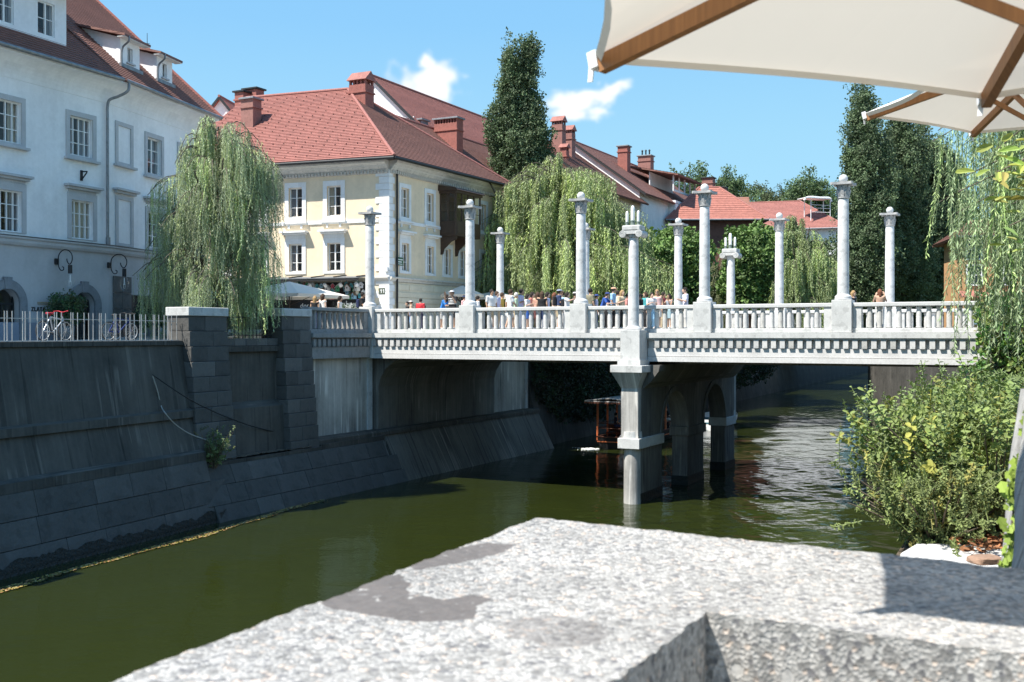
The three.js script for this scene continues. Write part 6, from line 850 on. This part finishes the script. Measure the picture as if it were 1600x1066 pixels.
  const b2 = thing('glass_boat', 'white tour boat with glazed cabin seen through the pier arch', 'boat', null, Bp(6.2, 0, 33.5), BTURN); part(b2, 'hull', hullGeo(7, 3, -.3, .8, 5), MT.frame); part(b2, 'stripe', box(-1.22, 1.22, .5, .6, -5, .02), mat([.05, .16, .2])); for (let i = 0; i < 4; i++) for (const s of [-1, 1]) part(b2, 'post', box(s * 1.15 - .04, s * 1.15 + .04, .8, 2.5, -.4 - i * 1.3, -.32 - i * 1.3), MT.frame); for (const s of [-1, 1]) for (let i = 0; i < 3; i++) part(b2, 'pane', new THREE.PlaneGeometry(1.2, 1.5).rotateY(Math.PI / 2), MT.glass, [s * 1.15, 1.65, -1 - i * 1.3]); part(b2, 'pane', new THREE.PlaneGeometry(2.2, 1.5), MT.glass, [0, 1.65, -.34]); part(b2, 'roof', rbox(-1.35, 1.35, 2.5, 2.62, -4.6, -.1, .04), MT.frame); part(b2, 'deck', box(-1.1, 1.1, .55, .6, -4.6, -.2), mat([.2, .2, .2]));
}
// ================= CAFÉ AND STREET =================
function parasol(label, px, pyTop, Z, half, drop, y0, turn, sides = 4) {
  const p = at(px, pyTop, Z), g = thing('cafe_parasol', label, 'parasol', 'cafe parasols', [p[0], y0, p[2]], turn), H = p[1] - y0, R = sides === 4 ? half * Math.SQRT2 : half, q = []; for (let i = 0; i < sides; i++) { const a = (i + .5) / sides * 6.2832; q.push([Math.cos(a) * R, H - drop, Math.sin(a) * R]); }
  part(g, 'canopy', tri(q.map((a, i) => [[0, H, 0], q[(i + 1) % sides], a])), MT.canvas); part(g, 'valance', tri(q.map((a, i) => { const b = q[(i + 1) % sides]; return [a, b, [b[0], b[1] - .16, b[2]], [a[0], a[1] - .16, a[2]]]; })), MT.canvas); part(g, 'pole', cyl(.04, .035, H, 10), MT.woodDark); for (const a of q) { part(g, 'rib', beam([0, H - .06, 0], [a[0], a[1] - .05, a[2]], .03, .04), MT.woodDark); part(g, 'strut', beam([0, H - drop - .55, 0], [a[0] * .55, H - drop * .55 - .1, a[2] * .55], .025, .03), MT.woodDark); } part(g, 'base', rbox(-.35, .35, 0, .1, -.35, .35, .03), MT.stoneTrim);
}
{
  parasol('large cream square parasol in front of the dark cafe', 452, 440, 56.5, 2.25, .72, 7.25, -.45); parasol('cream parasol half hidden by the street willow', 346, 446, 55, 1.9, .62, 7.2, -.2); parasol('round cream parasol below the oriel window', 722, 446, 63, 1.3, .55, 7.25, .2, 10); parasol('flat cream parasol behind the group on the bridge', 776, 455, 66, 1.6, .4, 7.25, -.4);
  const q = scene.getObjectByName('quay_wall'), bike = (label, z, x, m, seatM, turn) => {
    q.updateWorldMatrix(true, false); const g = thing('bicycle', label, 'bicycle', 'bicycles parked behind the steel fence', q.localToWorld(V3(x, 6.8, z)).toArray(), q.rotation.y + Math.PI / 2 + turn), t = mat([.03, .03, .03]); g.rotation.x = .0;
    const bk = [-.52, .34, 0], ft = [.52, .34, 0], bb = [-.08, .3, 0], st = [-.2, .82, 0], hd = [.36, .84, 0], hl = [.4, .72, 0];
    for (const w of [bk, ft]) { const wh = new THREE.Group(); wh.name = 'wheel'; wh.position.set(...w); g.add(wh); part(wh, 'tyre', new THREE.TorusGeometry(.325, .022, 8, 32), t); part(wh, 'rim', new THREE.TorusGeometry(.295, .012, 6, 28), MT.galv); part(wh, 'spokes', [...Array(12)].map((_, i) => bar([0, 0, 0], [Math.cos(i * .5236) * .29, Math.sin(i * .5236) * .29, 0], .003, 3)), MT.galv); }
    part(g, 'frame', [[bb, st], [bb, hl], [st, hl], [bk, bb], [bk, st], [hd, ft]].map(([a, b]) => bar(a, b, .022, 7)), m); part(g, 'saddle', [rbox(-.36, -.06, .9, .96, -.07, .07, .025), bar(st, [-.22, .9, 0], .014)], seatM); part(g, 'handlebar', [bar(hd, [.34, .98, 0], .016), tube([[.28, 1.0, -.3], [.38, 1.02, -.2], [.36, .98, 0], [.38, 1.02, .2], [.28, 1.0, .3]], .014, 20, 6)], seatM); part(g, 'chainring', T(new THREE.TorusGeometry(.09, .012, 6, 16), -.08, .3, .04), t); part(g, 'pedal', [beam([-.08, .3, .05], [-.02, .16, .06], .02, .02), box(-.06, .04, .14, .17, .06, .14)], t); return g; };
  bike('silver bicycle with red saddle and grips behind the fence', 5.6, -.75, mat([.55, .56, .58], { metal: .6, rough: .35 }), mat([.5, .03, .05]), .05); bike('dark blue bicycle parked close to the stone pillar', 2.3, -.9, mat([.02, .04, .16]), MT.black, -.1); bike('black bicycle leaning behind the blue one', 1.4, -1.5, MT.black, MT.black, .15);
  const tub = (label, px, py, Z, r, hh, seed, col) => { const p = at(px, py, Z), g = thing('potted_plant', label, 'plant', null, [p[0], 6.82, p[2]], 0), R = rng(seed), it = []; part(g, 'pot', lathe([[0, 0], [.26, 0], [.32, .5], [.34, .52], [.30, .54], [0, .5]], 14), MT.stoneTrim); for (let i = 0; i < 260; i++) { const d = V3(R() - .5, R() - .5, R() - .5).normalize().multiplyScalar(Math.cbrt(R())); it.push([d.x * r, .5 + hh / 2 + d.y * hh / 2, d.z * r, R() * 6, R() * 6, R() * 6, .16, ...col.map(c => c * (.6 + .8 * R()))]); } part(g, 'stem', limbGeo([[0, .4, 0, .03], [0, .5 + hh * .5, 0, .015]]), MT.bark); scatter(g, 'leaves', cached('clc', () => 0), LEAF.broad, it); };
  tub('potted shrub beside the arched doorway', 104, 500, 43.0, .75, 1.4, 81, [.07, .12, .04]); tub('clipped dark potted bush before the stone facing', 238, 500, 46.8, .8, 1.15, 82, [.035, .065, .025]);
  const fl = (() => { const p = at(545, 484, 55), g = thing('flower_box', 'white flowers in a box beside the walking people', 'plant', null, [p[0], 7.26, p[2]], BTURN), R = rng(90), it = []; part(g, 'box', rbox(-.6, .6, 0, .75, -.2, .2, .02), MT.woodDark); for (let i = 0; i < 240; i++) it.push([(R() - .5) * 1.2, .75 + R() * .55, (R() - .5) * .5, R() * 6, R() * 6, R() * 6, .09, ...(R() < .45 ? [.7, .7, .68] : [.06, .11, .03])]); scatter(g, 'flowers', cached('clc', () => 0), LEAF.broad, it); })();
  const tb = (px, Z, label) => { const p = at(px, 500, Z), g = thing('cafe_table', label, 'table', 'tables on the cafe terrace', [p[0], 7.22, p[2]], .3); part(g, 'top', cyl(.38, .38, .03, 18, 0, .72, 0), MT.woodDark); part(g, 'leg', cyl(.03, .03, .72, 8), MT.darkMetal); part(g, 'foot', cyl(.24, .22, .03, 14), MT.darkMetal); };
  tb(418, 52.5, 'small dark cafe table behind the iron fence'); tb(455, 55.5, 'small dark cafe table under the large cream parasol');
  { const p = at(410, 500, 52); person('person sitting at the cafe table behind the iron fence', [p[0], 7.0, p[2]], 1.2, 1.7, { pose: 'sit', top: [.5, .26, .15], tops: 'tank', legs: [.03, .03, .05], cut: 'bob', hair: 'dark' }, 'people seated at the cafe'); const s = thing('cafe_chair', 'dark wooden chair under the person at the cafe table', 'chair', null, [p[0], 7.22, p[2]], 1.2); part(s, 'seat', rbox(-.22, .22, .44, .48, -.22, .22, .01), MT.woodDark); part(s, 'backrest', rbox(-.22, .22, .6, .95, -.24, -.2, .01), MT.woodDark); for (const a of [-1, 1]) for (const b of [-1, 1]) part(s, 'leg', box(a * .19 - .02, a * .19 + .02, 0, b < 0 ? .95 : .44, b * .2 - .02, b * .2 + .02), MT.woodDark); }
  // steel frame on the far roof
  const fr = thing('roof_frame', 'white tubular frame standing on the far red roof', 'frame', null, at(1282, 338, 136), .3); part(fr, 'posts', [[-1.4, 0], [1.4, 0], [-1.4, -1.5], [1.4, -1.5]].map(([x, z]) => bar([x, -.6, z], [x, 2.1, z], .05, 6)), MT.frame); part(fr, 'top', [tube([[-2.4, 1.9, 0], [-2, 2.3, 0], [0, 2.35, 0], [1.4, 2.3, 0], [1.6, 1.9, 0]], .12, 24, 6), slab([[-2.3, 2.3, .2], [1.5, 2.3, .2], [1.5, 2.3, -1.7], [-2.3, 2.3, -1.7]], .08)], MT.frame); part(fr, 'rails', [0.5, 1, 1.4].map(y => bar([-1.4, y, 0], [1.4, y, 0], .03, 5)), MT.frame);
}

// ================= NEAR TERRACE: PARAPET, PARASOLS, POSTS =================
{
  const p = .55, top = EYE - p, on = (px, py) => { const Z = p * FPX / (py - HOR); return [(px - 800) / FPX * Z, Z]; };
  const C0 = on(840, 810), L1 = on(170, 1066), R1 = on(1600, 890), I0 = on(1105, 957), IL = on(960, 1066), IR = on(1600, 1022), ext = (a, b, l) => { const d = [b[0] - a[0], b[1] - a[1]], n = Math.hypot(...d); return [a[0] + d[0] / n * l, a[1] + d[1] / n * l]; };
  const poly = [C0, ext(C0, R1, 3.4), ext(I0, IR, 2.8), I0, ext(I0, IL, 2.4), ext(C0, L1, 3.2)];
  const g = thing('concrete_parapet', 'thick rough aggregate concrete parapet corner in the foreground', 'parapet');
  const inside = (x, z, pl) => { let c = false; for (let i = 0, j = pl.length - 1; i < pl.length; j = i++) { const [a, b] = pl[i], [e, f] = pl[j]; if ((b > z) !== (f > z) && x < (e - a) * (z - b) / (f - b) + a) c = !c; } return c; };
  const patches = [[[490, 935], [560, 905], [625, 898], [640, 925], [690, 938], [740, 930], [768, 938], [740, 948], [745, 965], [690, 972], [620, 970], [560, 958], [510, 950]], [[635, 885], [660, 868], [720, 856], [760, 848], [800, 852], [790, 862], [755, 872], [700, 886], [650, 892]], [[780, 975], [850, 962], [930, 972], [955, 990], [930, 1010], [860, 1015], [800, 998]]].map(a => a.map(q => on(...q)));
  // aggregate: packed pebbles, by nearest-cell search
  const S = 1536, SZ = 4.2, ox = -1.9, oz = .1, hgt = new Float32Array(S * S), col = new Uint8Array(S * S * 4), cell = 400;
  for (let j = 0; j < S; j++) for (let i = 0; i < S; i++) {
    const x = i / S, y = j / S; let d1 = 9, d2 = 9, id = 0; const cx = x * cell, cy = y * cell, xi = Math.floor(cx), yi = Math.floor(cy);
    for (let a = -1; a <= 1; a++) for (let b = -1; b <= 1; b++) { const u = xi + a, v = yi + b, px = u + h2(u, v, 1), py = v + h2(u, v, 2), d = Math.hypot(px - cx, py - cy) * (.8 + .6 * h2(u, v, 3)); if (d < d1) { d2 = d1; d1 = d; id = h2(u, v, 4); } else if (d < d2) d2 = d; }
    const cX = x * 120, cY = y * 120, xj = Math.floor(cX), yj = Math.floor(cY); let D1 = 9, ID = 0; for (let a = -1; a <= 1; a++) for (let b = -1; b <= 1; b++) { const u = xj + a, v = yj + b; if (h2(u, v, 15) > .2) continue; const D = Math.hypot(u + h2(u, v, 11) - cX, (v + h2(u, v, 12) - cY) * (.7 + .6 * h2(u, v, 16))) / (.14 + .26 * h2(u, v, 13)); if (D < D1) { D1 = D; ID = h2(u, v, 14); } }
    let e = sst(.02, .35, d2 - d1); if (D1 < 1.12) { id = .2 + .8 * ID; e = D1 < 1 ? 1 : 0; } const X = ox + x * SZ, Zz = oz + y * SZ, w = .018 * (n2(X * 22, Zz * 22, 3, 5) - .5), soft = n2(X * 6, Zz * 6, 4, 66); let k = 0; patches.forEach(pl => { if (inside(X + w, Zz + w * .7, pl)) k = Math.max(k, pl === patches[2] ? .45 : .95); });
    k *= sst(.15, .4, n2(X * 60, Zz * 60, 2, 8) + .1); let t = 1.14 * (id < .14 ? .10 + .5 * id : id < .34 ? .19 : .20 + .17 * id) * (.7 + .6 * n2(X * 210, Zz * 210, 2, 77)); t = lerp(.19, t, .55 + .45 * e) * (.76 + .48 * soft); const tint = id > .93 ? [1.12, .95, .82] : id < .06 ? [.93, .92, .95] : [1, .975, .935]; const fine = .85 + .3 * h2(i, j, 9);
    hgt[j * S + i] = lerp(e * (.4 + .6 * id), .75 + .25 * fine * .4, k); const o = (j * S + i) * 4, rgb = tint.map((q, c) => lerp(t * q, [.105, .094, .089][c] * fine * (.8 + .4 * soft), k)); for (let c = 0; c < 3; c++) col[o + c] = 255 * toS(clamp(rgb[c])); col[o + 3] = 255;
  }
  const mk = (d, srgb) => { const t = new THREE.DataTexture(d, S, S); t.wrapS = t.wrapT = THREE.RepeatWrapping; t.magFilter = THREE.LinearFilter; if (srgb) t.colorSpace = THREE.SRGBColorSpace; t.needsUpdate = true; return t; };
  const hb = new Uint8Array(S * S * 4); for (let i = 0; i < S * S; i++) { hb[4 * i] = hb[4 * i + 1] = hb[4 * i + 2] = 255 * clamp(hgt[i]); hb[4 * i + 3] = 255; }
  const cmap = mk(col, 1), bmap = mk(hb), agg = new THREE.MeshStandardMaterial({ color: new THREE.Color(1, 1, 1), map: cmap, bumpMap: bmap, bumpScale: .004, roughness: .9, side: THREE.DoubleSide });
  // top: a fine grid bent a little, edges chipped
  const step = .012, f = [], uv = [], Y = (x, z) => top + .010 * (n2(x * 9, z * 9, 3, 3) - .5) + .006 * (n2(x * 60, z * 60, 2, 6) - .5);
  { const s = new THREE.Shape(poly.map(q => new THREE.Vector2(q[0], q[1]))), nP = 260, pts = [];
    const edge = []; for (let i = 0; i < poly.length; i++) { const a = poly[i], b = poly[(i + 1) % poly.length], n = Math.ceil(Math.hypot(b[0] - a[0], b[1] - a[1]) / .012), nx = (b[1] - a[1]), nz = -(b[0] - a[0]), l = Math.hypot(nx, nz); for (let k = 0; k < n; k++) { const t = k / n, x = lerp(a[0], b[0], t), z = lerp(a[1], b[1], t), w = .016 * (n2(x * 30 + i, z * 30, 3, 4) - .5); edge.push([x + nx / l * w, z + nz / l * w]); } }
    const grid = new Map(), V = [], inset = [], id = (i, j) => i + ',' + j; const F = [];
    // grid cells fully inside, plus a rim joined to the outline by triangulation of the whole outline as a bevelled skirt
    const top2 = new THREE.ShapeGeometry(new THREE.Shape(edge.map(q => new THREE.Vector2(...q))));
    const q = flat(top2).attributes.position, tris = []; for (let i = 0; i < q.count; i += 3) tris.push([0, 1, 2].map(k => [q.getX(i + k), q.getY(i + k)]));
    const out = []; const split = (a, b, c, d) => { const l = [[a, b], [b, c], [c, a]].map(([m, n]) => Math.hypot(m[0] - n[0], m[1] - n[1])), k = l.indexOf(Math.max(...l)); if (l[k] < .03 || d > 14) { out.push([a, b, c]); return; } const P = [a, b, c], m = P[k], n = P[(k + 1) % 3], o = P[(k + 2) % 3], h = [(m[0] + n[0]) / 2, (m[1] + n[1]) / 2]; split(m, h, o, d + 1); split(h, n, o, d + 1); }; tris.forEach(t => split(...t, 0));
    const gt = tri(out.map(t => t.map(([x, z]) => [x, Y(x, z), -z]))); { const P = gt.attributes.position, u = new Float32Array(P.count * 2), N = gt.attributes.normal; for (let i = 0; i < P.count; i++) { u[2 * i] = (P.getX(i) - ox) / SZ; u[2 * i + 1] = (-P.getZ(i) - oz) / SZ; const x = P.getX(i), z = -P.getZ(i), e = .004; N.setXYZ(i, -(Y(x + e, z) - Y(x - e, z)) / (2 * e), 1, (Y(x, z + e) - Y(x, z - e)) / (2 * e)); } gt.normalizeNormals(); gt.setAttribute('uv', new THREE.BufferAttribute(u, 2)); }
    part(g, 'top', gt, agg, null, null, true);
    const sk = [], rows = [0, -.008, -.03, -.09, -.3, -.7, -1.1, -2.6]; let run = 0; const us = []; 
    for (let i = 0; i < edge.length; i++) { const a = edge[i], b = edge[(i + 1) % edge.length], l = Math.hypot(b[0] - a[0], b[1] - a[1]), nrm = [(b[1] - a[1]) / l, -(b[0] - a[0]) / l]; for (let r = 0; r + 1 < rows.length; r++) { const o0 = r === 0 ? 0 : .006, o1 = .006, v = (e, y, o, n) => [e[0] + nrm[0] * -o * 0, (y === 0 ? Y(e[0], e[1]) : top + y), -e[1]]; sk.push([v(a, rows[r], o0), v(a, rows[r + 1], o1), v(b, rows[r + 1], o1), v(b, rows[r], o0)]); for (const [s2, y] of [[run, rows[r]], [run, rows[r + 1]], [run + l, rows[r + 1]], [run, rows[r]], [run + l, rows[r + 1]], [run + l, rows[r]]]) us.push(s2 / SZ, y / SZ + .37); } run += l; }
    const gs = tri(sk); gs.setAttribute('uv', new THREE.BufferAttribute(new Float32Array(us), 2)); const sideM = new THREE.MeshStandardMaterial({ color: new THREE.Color(.95, .94, .92), map: cmap, bumpMap: bmap, bumpScale: .003, roughness: .92, side: THREE.DoubleSide });
    part(g, 'sides', gs, sideM, null, null, true);
  }
  struct('terrace_floor', tri([[[-.2, 5.55, 6], [8, 5.55, 6], [8, 5.55, -4], [1.2, 5.55, -2.1], [0, 5.55, -1.6]]]), MT.paving);
  // ---- parasols ----
  const sunshade = (label, c, R, turn, yE, rise, pole) => {
    const o = thing('market_parasol', label, 'parasol', 'large cream parasols on the terrace', [c[0], 0, -c[1]], turn), n = 6, V = []; for (let i = 0; i < n; i++) { const a = i / n * 2 * Math.PI; V.push([Math.cos(a) * R, yE, Math.sin(a) * R]); }
    const F = [], K = 10, pt = (i, s, t) => { const a = V[i], b = V[(i + 1) % n], sag = .07 * Math.sin(Math.PI * t) * s * s, pull = 1 - .07 * Math.sin(Math.PI * t) * s; return [lerp(a[0], b[0], t) * s * pull, lerp(yE + rise, yE, s) - sag * .15 + .02 * Math.sin(Math.PI * s), lerp(a[2], b[2], t) * s * pull]; };
    for (let i = 0; i < n; i++) for (let s = 0; s < K; s++) for (let t = 0; t < 8; t++) F.push([pt(i, s / K, t / 8), pt(i, (s + 1) / K, t / 8), pt(i, (s + 1) / K, (t + 1) / 8), pt(i, s / K, (t + 1) / 8)]);
    part(o, 'canopy', mergeVertices(flat(tri(F)), 1e-4), MT.canvas, null, null, true); const hem = []; for (let i = 0; i < n; i++) for (let t = 0; t < 8; t++) { const a = pt(i, 1, t / 8), b = pt(i, 1, (t + 1) / 8); hem.push([a, b, [b[0] * .985, b[1] - .025, b[2] * .985], [a[0] * .985, a[1] - .025, a[2] * .985]]); } part(o, 'hem', tri(hem), MT.canvas);
    for (const v of V) { part(o, 'rib', beam([v[0] * .06, yE + rise * .94 - .05, v[2] * .06], [v[0] * .985, yE - .03, v[2] * .985], .032, .05), MT.rib); part(o, 'end_pocket', [beam([v[0] * .985, yE - .012, v[2] * .985], [v[0] * 1.006, yE - .018, v[2] * 1.006], .045, .05), slab([[v[0], yE - .03, v[2]], [v[0] + .018, yE - .03, v[2]], [v[0] + .022, yE - .075, v[2]], [v[0] + .006, yE - .075, v[2]]], .005, [0, 0, 1])], MT.frame); part(o, 'strut', beam([v[0] * .03, yE - .25, v[2] * .03], [v[0] * .5, yE + rise * .45, v[2] * .5], .03, .03), MT.rib); }
    part(o, 'pole', cyl(.035, .03, yE + rise - 5.55, 14, 0, 5.55, 0), MT.rib); part(o, 'hub', cyl(.07, .07, .12, 12, 0, yE + rise - .12, 0), MT.rib); part(o, 'base', rbox(-.2, .2, 5.56, 5.66, -.2, .2, .03), MT.stoneTrim);
  };
  sunshade('cream hexagonal parasol with wooden ribs above the concrete parapet', [1.35, 2.23], 1.449, 2.44, 7.822, .36); sunshade('rear cream parasol with white edge under the front one', [3.65, 7.17], 1.257, .5585, 8.60, .36);
  // ---- slab, stones, leaf litter and grey posts at the right ----
  const Z0 = [[1408, 866], [1432, 852], [1560, 852], [1578, 868], [1570, 905], [1400, 905]].map(([x, y]) => { const Z = 2.0 * FPX / (y - HOR); return [(x - 800) / FPX * Z, -Z]; });
  tag(part(scene, 'concrete_slab', prismY(Z0, 4.86, 5.0, .012), mat([.50, .49, .47], { map: TX.stone, m: .7, k: .7, bump: TX.bumpFine, bs: .006, bm: .5 })), 'pale concrete slab lying on the bank beside the grey posts', 'slab');
  const R = rng(44), rock = (label, px, py, Z, s, m) => { const gg = new THREE.IcosahedronGeometry(1, 3), P = gg.attributes.position; for (let i = 0; i < P.count; i++) { const v = V3().fromBufferAttribute(P, i), k = 1 + .35 * (n2(v.x * 1.6 + px, v.y * 1.6 + v.z * 1.3, 3, 5) - .5); P.setXYZ(i, Math.sign(v.x) * Math.abs(v.x) ** .6 * s[0] * k, Math.sign(v.y) * Math.abs(v.y) ** .6 * s[1] * k, Math.sign(v.z) * Math.abs(v.z) ** .6 * s[2] * k); } gg.computeVertexNormals(); tag(part(scene, 'stone', gg, m, at(px, py, Z), [0, R() * 3, 0]), label, 'stone'); };
  const rm = mat([.42, .40, .38], { map: TX.stone, m: .5, k: .7, bump: TX.bumpCoarse, bs: .02, bm: .3 });
  rock('squared pale stone block among the bushes', 1572, 700, 12.5, [.28, .12, .2], rm); rock('large grey stone under the squared block', 1588, 742, 12.3, [.3, .2, .24], MT.stoneTrim); rock('small brown stone on the concrete slab', 1540, 875, 9.0, [.13, .035, .1], mat([.24, .15, .10], { map: TX.stone, m: .3, k: .7 })); rock('small pale stone in the leaf litter', 1549, 798, 11, [.06, .04, .05], rm); rock('flat stone at the edge of the litter', 1490, 838, 10.6, [.16, .05, .12], rm);
  { const it = [], o = thing('leaf_litter', 'brown dry leaves scattered on the bank soil', 'leaves', null, at(1540, 835, 10.6)); o.userData.kind = 'stuff'; for (let i = 0; i < 900; i++) { const c = .5 + R(); it.push([(R() - .5) * 1.1, -.02 + .10 * R(), (R() - .5) * 1.8, (R() - .5) * 1.2, R() * 6, (R() - .5) * 1.2, .7 + R(), .26 * c, .11 * c, .045 * c]); } scatter(o, 'dry_leaves', cached('dryl', () => ovalLeaf(.06, .03)), mat([1, 1, 1]), it); }
  const gw = mat([.26, .255, .245], { map: TX.streak, m: .5, my: 1.2, k: .5, bump: TX.wood, bs: .01, bm: .3 });
  const post = (label, a, b, w) => { const o = thing('grey_post', label, 'post', 'weathered grey posts', a), e = [b[0] - a[0], b[1] - a[1], b[2] - a[2]], N = 18, gg = []; const pts = [...Array(N + 1)].map((_, i) => { const t = i / N; return [e[0] * t + .006 * Math.sin(t * 7), e[1] * t, e[2] * t, w * (1 - .12 * t + .05 * Math.sin(t * 13))]; }); part(o, 'timber', limbGeo(pts), gw); return o; };
  post('leaning weathered grey post covered with bright creeper', at(1568, 960, 4.0), at(1606, 610, 4.1), .034); post('second weathered grey post behind the creeper stem', at(1600, 960, 3.6), at(1622, 640, 3.8), .055);
  { const it = [], o = thing('bright_creeper', 'bright yellow-green creeper leaves climbing the leaning grey post', 'creeper', null, at(1578, 780, 3.95)), s = 3.95 / FPX; const P = [[1598, 680], [1592, 700], [1588, 720], [1582, 740], [1578, 752], [1574, 765], [1568, 775], [1570, 790], [1566, 830], [1572, 842], [1575, 856], [1568, 870], [1562, 880], [1586, 818], [1596, 755], [1600, 650], [1596, 665]]; for (const [x, y] of P) for (let k = 0; k < 9; k++) { const c = .65 + .6 * R(); it.push([(x - 1578 + (R() - .5) * 18) * s, (780 - y + (R() - .5) * 18) * s, .04 + .04 * R(), 1.2 + (R() - .5) * 1.0, (R() - .5) * 1.6, R() * 6, .45 + .5 * R(), .26 * c, .36 * c, .05 * c]); } part(o, 'stem', limbGeo([[-.02, -.25, .03, .004], [0, 0, .04, .004], [.05, .25, .03, .003]]), MT.twig); scatter(o, 'leaves', cached('ivl', () => tri([[[0, 0, 0], [.022, .004, -.008], [.016, .003, -.024], [.026, .004, -.034], [0, 0, -.052], [-.026, .004, -.034], [-.016, .003, -.024], [-.022, .004, -.008]]])), LEAF.broad, it); }
}
// ================= LETTERING =================
{
  const font = await new FontLoader().loadAsync('fonts/droid/droid_sans_bold.typeface.json'), fontR = await new FontLoader().loadAsync('fonts/droid/droid_sans_regular.typeface.json');
  const text = (parent, s, size, m, pos, rotY, name, f = font) => { const g = new TextGeometry(s, { font: f, size, depth: .015, curveSegments: 4 }); const b = part(parent, name, g, m, pos, [0, rotY, 0]); return b; };
  const wb = scene.getObjectByName('white_building'), yh = scene.getObjectByName('yellow_house'), A = new Facade(wb, 0, 0, Math.atan2(.9135, .407)), Y = new Facade(yh, 0, 0, -Math.atan2(.337, .9416)), Yr = new Facade(yh, 0, 0, Math.atan2(.877, .48));
  text(wb, 'ZLATA LADJICA', .17, MT.black, A.to(-4.05, 7.95, .006), A.turn, 'sign_lettering'); text(wb, 'BISTRO', .08, MT.black, A.to(-3.35, 7.74, .006), A.turn, 'sign_lettering'); part(wb, 'sign_rule', [box(0, 1.3, 0, .02, 0, .02), box(0, 1.2, -.06, -.045, 0, .02)], mat([.4, .28, .1]), A.to(-3.75, 8.3, .006), [0, A.turn, 0]);
  text(yh, 'gloria', .42, MT.frame, Y.to(-2.85, 8.5, .365), Y.turn, 'sign_lettering', fontR); text(yh, 'dor', .26, MT.frame, Y.to(-5.45, 8.55, .365), Y.turn, 'sign_lettering', fontR);
  text(yh, 'GNOR', .42, mat([.06, .055, .05]), Yr.to(2.1, 8.35, .047), Yr.turn, 'graffiti', fontR); text(yh, '11', .2, MT.frame, Y.to(-.53, 9.37, .066), Y.turn, 'number_lettering');
}

renderer.render(scene, camera);
